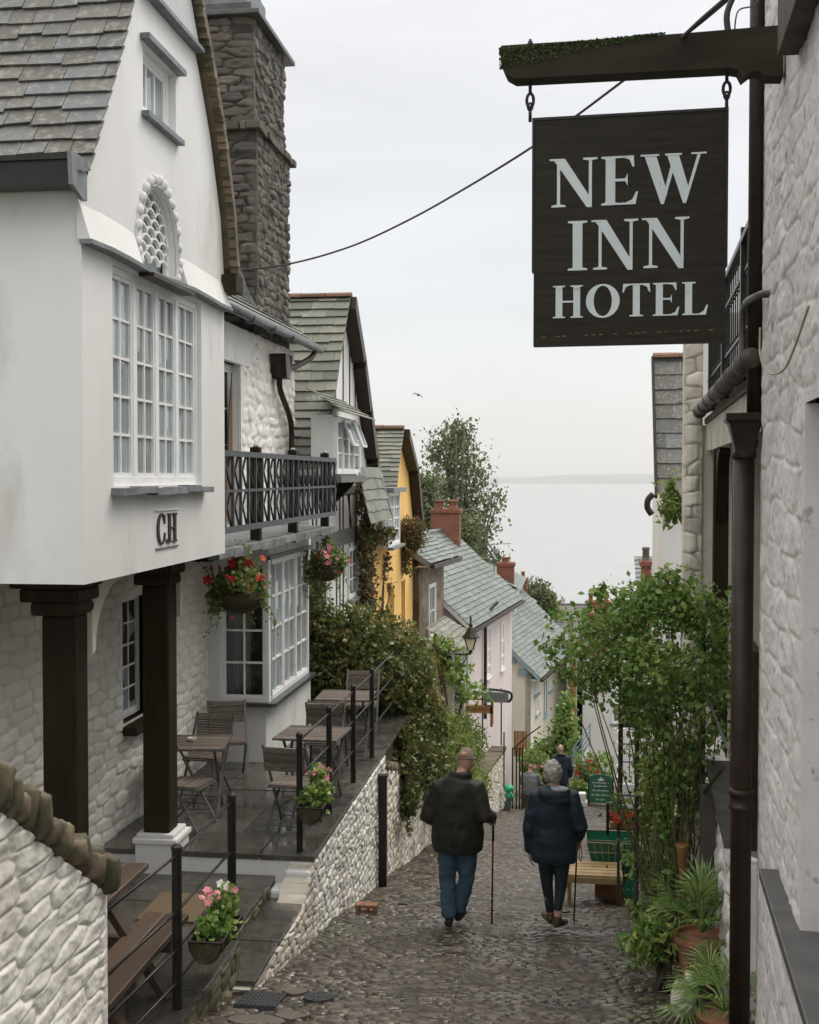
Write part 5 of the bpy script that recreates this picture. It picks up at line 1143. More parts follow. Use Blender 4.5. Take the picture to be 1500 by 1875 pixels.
# stone cottage
C = at(777, 1042, D=28.9); H, ff, fe = row_house('stone_cottage', 'small brown stone cottage with low slate roof squeezed beside the yellow house', (C.x-.12, C.y), .125, 2.6, C.z+.30, -9, 1.1, .75, 'stone_brown', 'slate_blue', eo=.35, oh=.25, ch=.14, cw=.26, hang='slate_lead')
u0, v1 = ff.px(783, 1062); window(H, ff, u0, u0+.72, v1-1.5, v1-.12, 2, 2, fw=.06, depth=.08, rec=-.05, pm='pane', sill=.06)
k = at(770, 1110, Y=C.y-.05); window(H, F((0, C.y-.03, 0), (1, 0, 0)), C.x-.62, C.x-.3, at(770, 1128, Y=C.y).z, at(770, 1068, Y=C.y).z, 1, 2, fw=.04, rec=-.05, pm='pane_pale', sill=.05)
# pink house
C = at(847, 1155, D=31.8); H, ff, fe = row_house('pink_house', 'pale pink rendered house with big slate roof and a brick chimney', (C.x, C.y), .128, 7.5, C.z+.30, -11, 2.15, 2.0, 'pink', 'slate_blue', oh=.22, eo=.32, ch=.17, cw=.28)
for px_ in (890, 916):
    u, v = ff.px(px_, 1140 if px_ > 900 else 1150); window(H, ff, u, u+.62, v-1.5, v, 1, 2, fw=.06, depth=.06, rec=-.03, pm='pane_pale', fm='white_paint', sill=.05, sillm='pink')
window(H, ff, ff.px(891, 1200)[0], ff.px(891, 1200)[0]+.62, ff.px(891, 1225)[1], ff.px(891, 1190)[1], 1, 2, fw=.06, rec=-.03, pm='pane_pale'); window(H, ff, ff.px(916, 1200)[0], ff.px(916, 1200)[0]+.62, ff.px(916, 1207)[1], ff.px(916, 1175)[1], 1, 1, fw=.06, rec=-.03, pm='pane_pale')
u, v = ff.px(884, 1125); MB().tube([ff.p(u+.5, v+.3, .33), ff.p(u, v, .08), ff.p(u, v-3.0, .08)], .05, 8).build('downpipe', 'iron_brown', H)
k = at(790, 972, D=38.5); k2 = at(842, 972, D=38.5); chimney_stack(H, k.x, k2.x, k.y-.1, k.y+.6, at(816, 1010, D=38.5).z, at(816, 932, D=38.5).z, 2, poth=.30, potr=.15)
# cream house
C = at(975, 1240, D=41); H2, ff2, fe2 = row_house('cream_house', 'cream rendered house with blue bargeboards below the pink house', (C.x-.05, C.y), .155, 8.0, C.z+.28, -13.5, 1.95, 1.85, 'cream', 'slate_blue', oh=.25, eo=.38, hang='blue_paint', ch=.17, cw=.28)
for px_, y_ in ((981, 1245), (996, 1250), (1004, 1205)):
    u, v = ff2.px(px_, y_); window(H2, ff2, u, u+.55, v-1.25, v, 1, 2, fw=.06, rec=-.03, pm='pane_pale', fm='blue_paint' if px_ == 996 else 'white_paint', sill=.06, sillm='blue_paint')
w1 = ff2.px(979, 1232); window(H2, ff2, w1[0], w1[0]+.4, ff2.px(979, 1272)[1], w1[1], 1, 2, fw=.06, rec=-.03, pm='pane_pale', sill=.12, sillm='blue_paint')
MB().fbox(ff2, 7.25, 7.4, -12, C.z+.2, .0, .06).build('corner_board', 'blue_paint', H2)
b = MB()
for i in range(5): u = .1+i*.42; b.fbox(fe2, u, u+.34, C.z+.12+u*.95-.16, C.z+.12+u*.95+.06, .02, .10)
b.build('valance', 'blue_paint', H2)
k = at(910, 1040, D=46); chimney_stack(thing('brick_house', 'house down the hill showing only its slate roof and brick chimney with one pot', 'house', (k.x, k.y+1, -12)) , k.x, at(941, 1040, D=46).x, k.y, k.y+.7, at(920, 1085, D=46).z, at(920, 1031, D=46).z, 1, poth=.22, potr=.16)
hh = bpy.data.objects['brick_house']; MB().box((k.x-2, k.y-.5, -13), (k.x+.75, k.y+5, k.z-.75)).build('wall', 'render_white', hh); S, ul, vl = flatS((k.x+.95, k.y-.6, k.z-.8), (k.x+.95, k.y+5, k.z-.8), (k.x-1, k.y-.6, k.z+.2)); slates('roof', S, ul, vl, .2, .3, 'slate_blue', hh)
k = at(950, 1072, D=54); hb = thing('low_brick_house', 'farther house with a narrow brick chimney between two slate roofs', 'house', (k.x-.3, k.y+2, -14)); chimney_stack(hb, k.x, at(964, 1072, D=54).x+.02, k.y, k.y+.5, at(955, 1110, D=54).z, at(955, 1058, D=54).z, 1, poth=.28, potr=.10)
MB().box((k.x-1.5, k.y-.3, -14), (k.x+.5, k.y+4, k.z-1.1)).build('wall', 'render_white', hb); S, ul, vl = flatS((k.x+.7, k.y-.4, k.z-1.1), (k.x+.7, k.y+4, k.z-1.1), (k.x-.8, k.y-.4, k.z-.2)); slates('roof', S, ul, vl, .2, .3, 'slate_blue', hb)
# long house across the bottom of the street: ridge along X, roof towards us
def cross_house(name, label, pxa, pxb, yr, yeave, D, zg, wm, rm, run=2.2, wins=()):
    a = at(pxa, yr, D=D); b = at(pxb, yr, D=D); e = at(pxa, yeave, D=D-run); H = thing(name, label, 'house', ((a.x+b.x)/2, a.y, zg)); ye = e.y; z0 = e.z
    S, ul, vl = flatS((a.x, ye-.25, z0-.1), (b.x, ye-.25, z0-.1), (a.x, a.y, a.z)); slates('roof', S, ul, vl, .2, .32, rm, H)
    MB().add([(a.x, a.y, a.z), (b.x, a.y, a.z), (b.x, a.y+run, z0), (a.x, a.y+run, z0)], [(0, 1, 2, 3)]).build('rear_roof', rm, H)
    f = F((0, ye, 0), (1, 0, 0)); MB().prism(f, [(a.x+.15, zg), (b.x-.15, zg), (b.x-.15, z0), (a.x+.15, z0)], -.2, 0).build('front_wall', wm, H)
    fe = F((a.x+.15, 0, 0), (0, 1, 0), n=(-1, 0, 0)); g = [(ye, zg), (a.y+run, zg), (a.y+run, z0), (a.y, a.z-.1), (ye, z0)]; MB().prism(fe, g, -.2, 0).build('end_wall', wm, H); MB().prism(F((b.x-.15, 0, 0), (0, 1, 0)), g, -.2, 0).build('end_wall', wm, H)
    MB().box((a.x+.4, ye+.25, zg), (b.x-.4, a.y+run, z0-.1)).build('core', 'black_void', H)
    ridge_tiles(H, (a.x, a.y, a.z+.03), (b.x, a.y, a.z+.03), r=.12, m='slate_dark')
    for (x0, x1, y0, y1, c, r_) in wins:
        p = at(x0, y1, Y=ye); q = at(x1, y0, Y=ye); window(H, f, p.x, q.x, p.z, q.z, c, r_, fw=.06, rec=-.04, pm='pane', sill=.05)
    return H, f, a, b
H3, f3, a3, b3 = cross_house('terrace_row', 'long low row of houses across the foot of the street with dark ridge and chimneys', 988, 1215, 1106, 1150, 62, -17, 'dirty_white', 'slate_old')
for (x0, x1, yt, yb_, n) in ((1004, 1023, 1103, 1125, 1), (1075, 1117, 1101, 1140, 3)):
    p = at(x0, yb_, D=60.5); q = at(x1, yt, D=60.5); chimney_stack(H3, p.x, q.x, p.y, p.y+.8, p.z-.5, q.z, n, poth=.32, potr=.12, m='brickwork')
H4, f4, a4, b4 = cross_house('white_cottage', 'white cottage behind the climbing rose with slate roof and brown door', 1050, 1240, 1150, 1205, 47, -14, 'render_white', 'slate_blue', run=1.8, wins=((1120, 1140, 1290, 1325, 2, 2), (1085, 1103, 1230, 1262, 2, 2)))
p = at(1043, 1340, D=43.5); q = at(1055, 1200, D=43.5); MB().box((p.x, p.y, -13.5), (q.x, p.y+.1, q.z)).build('brown_pilaster', 'timber_orange', H4)
p = at(1078, 1180, Y=f4.O.y-.5); chimney_stack(H4, at(1078, 1180, D=46).x, at(1112, 1180, D=46).x, 45.6, 46.3, at(1090, 1230, D=46).z, at(1090, 1118, D=46).z, 0, m='brickwork')
# slate house past the inn on the right
k0 = at(1198, 655, D=24); k1 = at(1262, 655, D=24); ke = at(1196, 905, D=23); Hs = thing('slate_gable_house', 'white house with grey slate roof and red ridge tiles beyond the inn balcony', 'house', (k0.x+1.5, k0.y, -7.5))
S, ul, vl = flatS((k0.x, ke.y-.1, ke.z), (k0.x+4, ke.y-.1, ke.z), (k0.x, k0.y, k0.z)); slates('roof', S, ul, vl, .32, .42, 'slate_old', Hs, t=.018)
ridge_tiles(Hs, (k0.x-.02, k0.y, k0.z+.05), (k0.x+4, k0.y, k0.z+.05), r=.13)
MB().box((k0.x+.12, ke.y+.1, -8), (k0.x+4, k0.y+2, ke.z)).build('wall', 'render_white', Hs); MB().prism(F((k0.x+.12, 0, 0), (0, 1, 0)), [(ke.y+.1, ke.z), (k0.y+1.2, ke.z), (k0.y, k0.z-.1)], -.0, .2).build('gable', 'render_white', Hs)
MB().bar((k0.x-.03, ke.y-.15, ke.z-.05), (k0.x-.03, k0.y, k0.z), .05, .14).build('bargeboard', 'iron_brown', Hs)
MB().tube(smooth_path([at(1196, 905, D=22.8), at(1187, 915, D=22.8), at(1186, 930, D=22.8), at(1194, 942, D=22.8)]), .06, 8).build('gutter_elbow', 'iron_brown', Hs, smooth=True)
MB().box((k0.x+.05, ke.y-.12, ke.z-.08), (k0.x+.5, ke.y+.0, ke.z-.0)).build('gutter', 'iron_brown', Hs)
k = at(1176, 1065, D=30); chimney_stack(thing('low_house', 'house lower down on the right showing a red brick chimney above the rose', 'house', (k.x+1, k.y+1, -9)), k.x, at(1192, 1065, D=30).x, k.y, k.y+.6, k.z-2.2, at(1176, 1028, D=30).z, 1, poth=.35, potr=.10, potm='slate_old')
hl = bpy.data.objects['low_house']; MB().box((k.x+.05, k.y+.3, -9), (k.x+3.5, k.y+4, k.z-.5)).build('wall', 'render_white', hl); S, ul, vl = flatS((k.x-.1, k.y+.1, k.z-.6), (k.x+3.6, k.y+.1, k.z-.6), (k.x-.1, k.y+2, k.z+.5)); slates('roof', S, ul, vl, .2, .3, 'slate_blue', hl)
# porch of the pink house and its bench terrace
def build_porch():
    D = 27.6; a = at(795, 1175, D=D); H = thing('porch', 'small white glazed porch with green-grey slate lean-to roof in front of the pink house', 'porch', (a.x, a.y, -9)); b = at(838, 1187, D=D-.4)
    S, ul, vl = flatS((b.x+.05, b.y-.2, b.z-.02), (b.x+.25, b.y+2.2, b.z-.02), (a.x-.2, a.y-.1, a.z+.32)); slates('roof', S, ul, vl, .16, .26, 'slate_green', H)
    f = F((b.x-.08, b.y-.1, 0), (.09, 1, 0)); MB().prism(f, [(0, -9), (2.2, -9), (2.2, b.z-.05), (0, b.z-.05)], -.1, -.06).build('wall', 'white_paint', H)
    window(H, f, .05, 2.1, b.z-1.9, b.z-.1, 1, 2, casements=4, fw=.06, depth=.06, pm='pane')
    fe = F((0, b.y-.12, 0), (1, 0, 0)); MB().prism(fe, [(a.x-.4, -9), (b.x-.1, -9), (b.x-.1, b.z-.1), (a.x-.4, a.z+.1)], -.06, 0).build('end_wall', 'dirty_white', H)
    MB().fbox(fe, b.x-.3, b.x-.12, b.z-.35, b.z-.15, .01, .12).build('lamp_box', 'iron_brown', H)
build_porch()
def build_lamp():
    D = 26.5; c = at(862, 1197, D=D); s = D/FPX; t = thing('street_lamp', 'black and glass wall lantern on an iron arm in front of the pink house', 'street lamp', c)
    z = lambda y: at(862, y, D=D).z; w = 20*s
    MB().lathe(c, [(.02, 0), (.05, .03), (.03, .07), (.07, .09)], 8).build('base', 'iron_black', t)
    g = MB(); z0 = c.z+.09; z1 = z(1168); b0 = .075; b1 = w*.72
    for i in range(4):
        a = math.pi/4+i*math.pi/2; a2 = a+math.pi/2; g.quad((c.x+b0*math.cos(a), c.y+b0*math.sin(a), z0), (c.x+b0*math.cos(a2), c.y+b0*math.sin(a2), z0), (c.x+b1*math.cos(a2), c.y+b1*math.sin(a2), z1), (c.x+b1*math.cos(a), c.y+b1*math.sin(a), z1))
    g.build('glass', 'glass_lamp', t); m = MB()
    for i in range(4): a = math.pi/4+i*math.pi/2; m.bar((c.x+b0*math.cos(a), c.y+b0*math.sin(a), z0), (c.x+b1*math.cos(a), c.y+b1*math.sin(a), z1), .018)
    m.build('frame', 'iron_black', t)
    MB().lathe((c.x, c.y, z1), [(b1*1.12, 0), (b1*1.15, .02), (b1*.75, .10), (b1*.35, .22), (b1*.2, .25), (b1*.28, .29), (b1*.1, .34), (.02, .40), (.03, .42), (.008, .50)], 8).build('hood', 'iron_black', t)
    e = at(832, 1199, D=D); MB().tube([c+Vector((0, 0, -.01)), Vector((e.x, c.y+.0, c.z-.02))], .02, 6).build('arm', 'iron_black', t)
    MB().tube(smooth_path([Vector((e.x, c.y, c.z-.35)), Vector((e.x+.15, c.y, c.z-.3)), Vector((c.x-.08, c.y, c.z-.03))]), .012, 5).build('scroll', 'iron_black', t)
build_lamp()
def build_upper_deck():
    D = 29; p = at(842, 1300, D=D); q = at(905, 1300, D=D)
    B = thing('garden_bench', 'orange-brown slatted garden bench on the bank below the street lamp', 'bench', ((p.x+q.x)/2, p.y, p.z-.3)); zz = lambda y: at(870, y, D=D).z
    for y in (1268, 1290, 1297): MB().box((p.x, p.y-(.3 if y > 1280 else 0), zz(y)-.05), (q.x, p.y-(.12 if y > 1280 else -.04), zz(y)+.03)).build('slat', 'timber_orange', B)
    MB().box((p.x, p.y-.02, zz(1278)-.04), (q.x, p.y+.02, zz(1278)+.02)).build('slat', 'timber_orange', B)
    for x in (p.x+.04, q.x-.04): MB().box((x-.03, p.y-.3, zz(1325)), (x+.03, p.y-.24, zz(1285))).box((x-.03, p.y-.02, zz(1325)), (x+.03, p.y+.04, zz(1265))).build('leg', 'timber_orange', B)
    tr = at(905, 1285, D=28.6); T = thing('wall_trough', 'dark curved iron trough and bracket at the corner of the pink house', 'trough', tr)
    m = MB(); m.tube(smooth_path([at(893, 1262, D=28.6), at(915, 1264, D=28.6), at(934, 1268, D=28.6), at(937, 1278, D=28.6), at(931, 1286, D=28.6)]), .03, 6); m.build('hoop', 'iron_black', T)
    a = at(886, 1268, D=28.6); b = at(931, 1286, D=28.6); MB().box((a.x, a.y, b.z), (b.x, a.y+.25, a.z)).build('panel', 'slate_lead', T)
    posts = []
    for x, y in ((884, 1310), (918, 1320), (923, 1400)): g = at(x, y, D=29.5); posts.append((g.x, g.y, g.z-.6))
    R_ = thing('thin_railing', 'thin rusty railing above the fern bank by the pink house', 'railing', posts[0])
    for x, y, z in posts: MB().tube([(x, y, z), (x, y, z+1.4)], .018, 6).build('post', 'iron_black', R_)
    MB().tube([(posts[0][0]-.9, posts[0][1], posts[0][2]+1.2), (posts[1][0], posts[1][1], posts[1][2]+1.3)], .014, 5).build('rail', 'iron_black', R_)
build_upper_deck()

k = at(905, 1003, D=39); ph = bpy.data.objects['pink_house']; m = MB(); m.tube([(k.x, k.y, k.z-1.0), (k.x, k.y, k.z+.15)], .014, 5); m.tube([(k.x-.55, k.y, k.z+.1), (k.x+.55, k.y, k.z+.14)], .010, 5)
for q in range(9): m.tube([(k.x-.5+.12*q, k.y-.2, k.z+.12), (k.x-.5+.12*q, k.y+.2, k.z+.12)], .006, 4)
m.build('aerial', 'gutter_grey', ph)
# ------------------------------------------------------------------ the inn on the right
FR = F((.72, 0, 0), (.056, 1, 0), n=(-1, .056, 0))
def build_inn():
    px = FR.px; uc = px(1393, 900)[0]
    H = thing('inn', 'rough white-painted stone inn with balcony and tall brown downpipe filling the right edge', 'inn', (2.5, 9, -4))
    uw = px(1472, 1200)[0]; zs = px(1427, 1592)[1]; zt = px(1485, 735)[1]
    relief('near_wall', FR, 3.2, uc, -4.3, 4.4, 'stone_white_grey', H, .62, .19, .0075, .0095, holes=[(3.0, uw, zs, zt)], k=81, rough=1.2, jit=.36, back=.3, fine=.006, lump=2.2)
    MB().fbox(FR, 3.2, uw-.001, zs+.02, zt-.02, -.26, -.2).build('window_board', 'white_paint', H)
    MB().fbox(FR, uw, uw+.02, zs, zt, -.25, .004).build('reveal', 'stone_white_grey', H)
    MB().fbox(FR, 3.2, px(1427, 1600)[0], zs-.05, zs, -.26, .10, jit=.003).build('window_sill', 'slate_dark', H, bevel=.006)
    a = px(1465, 100); MB().fbox(FR, 3.2, a[0], a[1], a[1]+.5, -.1, .10).build('upper_sill', 'timber_weathered', H)
    MB().fbox(FR, 3.2, uc-.02, -4.3, 4.4, -.6, -.31).build('core', 'black_void', H)
    # downpipe
    up = uc-.02; off = .10; c = lambda z, r=0, o=off: FR.p(up, z, o)
    zh0 = px(1385, 762)[1]; zh1 = px(1385, 835)[1]; zc = px(1385, 1455)[1]
    D = MB().tube([c(zh1), c(-3.55)], .062, 14).build('downpipe', 'iron_brown', H, smooth=True)
    MB().tube([FR.p(up, zh0-.02, .045), FR.p(up, 4.6, .045)], .043, 12).build('upper_pipe', 'iron_brown', D, smooth=True)
    MB().lathe(c(zh1-.02), [(.066, 0), (.072, .01), (.072, .04), (.064, .045)], 16).build('collar', 'iron_brown', D, smooth=True)
    MB().lathe(c(zc-.06), [(.064, 0), (.074, .005), (.074, .025), (.066, .03), (.066, .085), (.076, .09), (.076, .12), (.064, .125)], 16).build('collar', 'iron_brown', D, smooth=True)
    m = MB(); w = .115; prof = [(.062, zh1), (.067, zh1+.05), (.085, zh0-.13), (.105, zh0-.06), (w+.012, zh0-.045), (w+.012, zh0), (w, zh0)]
    vs = []; 
    for r_, z in prof:
        for (i, j) in ((-1, -1), (1, -1), (1, 1), (-1, 1)): vs.append(FR.p(up+i*r_, z, off+j*r_*.9))
    m.add(vs, [(k*4+i, k*4+(i+1) % 4, k*4+4+(i+1) % 4, k*4+4+i) for k in range(len(prof)-1) for i in range(4)]); m.build('hopper_head', 'iron_brown', D, bevel=.006)
    e = FR.px(1408, 545); MB().tube(smooth_path([FR.p(e[0]-.15, e[1], .0), FR.p(e[0]-.08, e[1], .07), FR.p(up, e[1]-.02, .11), FR.p(up, e[1]-.35, .11)]), .022, 8).build('overflow_elbow', 'gutter_old', D, smooth=True)
    # porch and balcony
    u1 = 13.9; z0, z1 = .27, .60
    m = MB(); n = 6
    for k in range(n): m.fbox(FR, uc+(u1-uc)*k/n, uc+(u1-uc)*(k+1)/n-.008, z0+.004*(k % 2), z1, -.16, -.02, jit=.003)
    m.build('lintel_beam', 'dirty_white', H)
    MB().fbox(FR, uc, u1, z1-.02, z1+.04, -2.4, .0).build('balcony_floor', 'timber_weathered', H)
    MB().fbox(FR, uc, u1+.2, z1+.13, z1+.21, -.12, -.0).build('kerb', 'dirty_white', H)
    g = MB(); g.tube([FR.p(uc-.1, .70, .07), FR.p(u1+.5, .73, .07)], .062, 12)
    for k in range(8): u = uc+.3+k*.95; g.tube([FR.p(u, .70, .07), FR.p(u+.05, .70, .07)], .075, 12)
    g.build('gutter', 'gutter_old', H, smooth=True)
    MB().tube(smooth_path([FR.p(u1+.45, .70, .07), FR.p(u1+.6, .45, .08), FR.p(u1+.6, -.1, .05), FR.p(u1+.6, -1.0, .05), FR.p(u1+.6, -3.5, .05)]), .055, 10).build('far_downpipe', 'iron_brown', H, smooth=True)
    Bc = MB().fbox(FR, uc-.05, u1, 1.70, 1.745, -.07, .0).build('balustrade', 'iron_black', H)
    m = MB()
    for z in (.86, 1.06, 1.50): m.fbox(FR, uc-.05, u1, z-.011, z+.011, -.05, -.028)
    m.build('rail', 'iron_black', Bc)
    m = MB(); u = uc
    while u < u1: m.tube([FR.p(u, .86, -.04), FR.p(u, 1.70, -.04)], .007, 5); m.ball(FR.p(u, 1.46, -.04), .016, 6, 4); m.ball(FR.p(u, 1.10, -.04), .016, 6, 4); u += .215
    m.build('baluster', 'iron_black', Bc)
    for u in (uc+.02, 9.15, 11.2, 13.3): MB().fbox(FR, u-.035, u+.035, .70, 1.82, -.075, -.005).build('post', 'iron_black', Bc)
    # end wall and buttress
    ye = 13.9; fe = F((0, ye, 0), (1, 0, 0)); xa = at(1253, 900, Y=ye).x; xb = at(1284, 900, Y=ye).x
    MB().fbox(fe, xb, 5.2, -6, z0+.3, -.3, 0).build('porch_end_wall', 'plaster_cream', H)
    relief('buttress', fe, xa, xb+.01, -5.6, 1.85, 'stone_white_old', H, .26, .17, .03, .014, k=83, w0=.03, rough=.5, back=.3)
    MB().box((xa+.45, ye+.02, -6), (5.2, ye+3.4, 1.83)).build('rear_range', 'render_white', H)
    MB().fbox(FR, uc+.0, u1, -5.5, z1, -2.5, -2.35).build('porch_back_wall', 'plaster_cream', H)
    MB().fbox(FR, uc+.0, u1, z1+.05, 3.2, -2.6, -1.1).build('upper_room', 'render_white', H)
    for u, wd in ((9.9, .17), (12.5, .16)):
        p = MB().fbox(FR, u-wd/2, u+wd/2, -5.2, z0, -.17, -.02).build('porch_post', 'timber_black', H, bevel=.01)
        for s in (1, -1):
            pts = [(u+s*wd/2, z0), (u+s*wd/2, z0-.75)]+[(u+s*(wd/2+.03+.55*(1-math.cos(R(t)))), z0-.75+.72*math.sin(R(t))) for t in range(10, 91, 16)]+[(u+s*(wd/2+.58), z0)]
            MB().prism(FR, pts, -.15, -.04).build('brace', 'timber_black', p)
    # low parapet of the porch with a slate ledge
    relief('porch_parapet', FR, uc+.9, 12.8, 0, 0, 'stone_white_grey', H, .45, .22, .06, .018, k=85, top=lambda u: -2.62, bot=lambda u: street_z(u)-.2, rough=.8, jit=.4, w0=.0)
    a = px(1315, 1505); b = px(1358, 1505); MB().fbox(FR, b[0], a[0], -2.62, -2.57, -.16, .12, jit=.004).build('slate_ledge', 'slate_dark', H)
    h = MB(); p = FR.p(*px(1366, 1408), .15); q = FR.p(*px(1275, 1522), .25); h.tube([p, q], .016, 6); h.build('handrail', 'iron_brown', H)
    MB().tube([FR.p(*px(1366, 1385), .10), FR.p(*px(1325, 1285), .12)], .01, 5).build('stay_rod', 'gutter_grey', H)
    MB().fbox(FR, px(1362, 1300)[0], px(1350, 1300)[0], -2.6, px(1355, 1180)[1], -.12, .0).build('dark_post', 'timber_black', H)
build_inn()

# sign hanging from its beam, square to the wall
def build_sign():
    us = 6.2/FR.U.y; Pw = FR.p(us, 0, 0); P0 = at(1330, 400, D=6.15); FS = F((P0.x, P0.y, 0), (1, -.056, 0)); px = FS.px
    Bm = thing('sign_beam', 'dark mossy timber beam jutting from the inn wall above the sign', 'beam', Pw+Vector((0, 0, 2.2)))
    pts = [(916, 97), (922, 91), (1000, 86), (1100, 80), (1250, 69), (1432, 54), (1432, 146), (1400, 146), (1386, 136), (1372, 138), (1358, 149), (1350, 134), (1330, 131), (1200, 138), (1060, 145), (944, 151), (928, 142), (920, 124), (919, 108)]
    MB().prism(FS, [px(*q) for q in pts], -.065, .065).build('timber', 'beam_wood', Bm, bevel=.006)
    g = np.random.default_rng(4); n = 2600; t = g.random(n)**1.7; X = 918+t*300; yt = 97-(X-918)*.094; side = g.random(n) < .55
    C = []
    for i in range(n):
        yy = yt[i]+(0 if side[i] else g.random()**1.8*38*(1-t[i])); u, v = px(X[i], yy); C.append(tuple(FS.p(u, v, g.uniform(-.07, .07) if side[i] else .068)))
    leaf_mesh('moss', C, .014, 'moss', Bm, seed=6)
    b = px(971, 150); MB().tube([FS.p(b[0], px(971, 86)[1], 0), FS.p(b[0], px(971, 72)[1], 0)], .008, 8).lathe(FS.p(b[0], px(971, 80)[1], 0), [(.014, -.012), (.016, 0), (.012, .012), (.006, .022)], 8).build('bolt', 'iron_black', Bm)
    S = thing('hanging_sign', 'black hanging inn sign with large white roman capitals', 'sign', P0)
    u0 = px(979, 420)[0]; u1 = px(1328, 420)[0]; vt = px(1150, 213)[1]; vb = px(1150, 631)[1]
    MB().prism(FS, [(u0, vb), (u1, vb), (u1, vt), (u0, vt)], -.022, .022).build('board', 'sign_black', S, bevel=.003)
    m = MB(); m.fbox(FS, u0-.004, u1+.004, vt-.002, vt+.012, -.027, .027); m.build('top_cap', 'iron_black', S)
    m = MB(); vm = px(975, 500)[1]
    for u in (u0-.012, u1+.001): m.fbox(FS, u, u+.011, vm, vt+.012, -.027, .027)
    m.build('side_strap', 'iron_black', S)
    mb = MB(); 
    for k in range(24): 
        if random.random() < .7: u = u0+.04+(u1-u0-.08)*k/24; mb.fbox(FS, u, u+.02, vb+.045+.0008*k, vb+.048+.0008*k, .022, .0235)
    mb.build('worn_gold_line', 'straw', S)
    bb = lambda xa, ya, xb, yb_: (px(xa, ya)[0], px(xb, yb_)[0])
    # NEW / INN / HOTEL
    for txt, xa, xb, yb0, yt0, gap in (('NEW', 1008, 1295, 382, 294, .03), ('INN', 1037, 1264, 497, 407, .06), ('HOTEL', 1010, 1296, 584, 525, .03)):
        ua, ub = px(xa, yb0)[0], px(xb, yb0)[0]; v0 = px(xa, yb0)[1]; v1 = px(xa, yt0)[1]
        word(FS, txt, ua, ub, v0, v1, .0225, .0012, 'letter_white', 'letter', S, gapx=gap)
    for x_, e_ in ((971, 188), (1331, 167)):
        u, v = px(x_, e_); vtop = px(x_, 148 if x_ < 1000 else 128)[1]; m = MB(); m.tube([FS.p(u, vtop+.03, 0), FS.p(u, v+.045, 0)], .009, 8); m.tube([FS.p(u, v-.03, 0), FS.p(u, vt+.0, 0)], .009, 8)
        r_ = [FS.p(u+.018*math.cos(R(t)), v+.012+.036*math.sin(R(t)), 0) for t in range(0, 361, 24)]; m.tube(r_, .0085, 6); m.tube([FS.p(u+.012*math.cos(R(t)), v-.022+.018*math.sin(R(t)), .004) for t in range(0, 361, 30)], .007, 6); m.build('hanger', 'iron_black', S, smooth=True)
build_sign()
def cable(name, label, pts, r, m='cable', n=6):
    o = MB().tube(smooth_path(pts, 8), r, n).build(name, m, smooth=True); return tag(o, label, 'cable')
cable('cable', 'long sagging black cable strung across the street from the stone chimney', [at(412, 497, D=12.5), at(525, 484, D=12), at(640, 452, D=11.2), at(750, 402, D=10.3), at(860, 340, D=9.4), at(970, 272, D=8.5), at(1050, 216, D=7.9), at(1145, 145, D=7.3), at(1260, 60, D=6.9), at(1345, -10, D=6.7)], .009)
cable('cable', 'pair of dark cables rising off the top of the sign beam', [at(1248, 70, D=6.1), at(1285, 35, D=6.0), at(1335, -8, D=5.9)], .011)
cable('pipe', 'thick curved dark conduit standing on the sign beam', [at(1334, 62, D=6.15), at(1331, 30, D=6.15), at(1338, 5, D=6.15), at(1352, -20, D=6.15)], .016)
cable('cable', 'thin loose cable curling beside the downpipe above the beam', [at(1345, 60, D=6.2), at(1352, 20, D=6.2), at(1380, 10, D=6.3), at(1395, -10, D=6.4)], .004)
cable('cable', 'pale cable hanging in a loop on the rough white wall', [FR.p(*FR.px(1409, 600), .05), FR.p(*FR.px(1413, 650), .06), FR.p(*FR.px(1430, 682), .06), FR.p(*FR.px(1458, 678), .06), FR.p(*FR.px(1480, 640), .06), FR.p(*FR.px(1510, 560), .06)], .006, 'cream_cable')

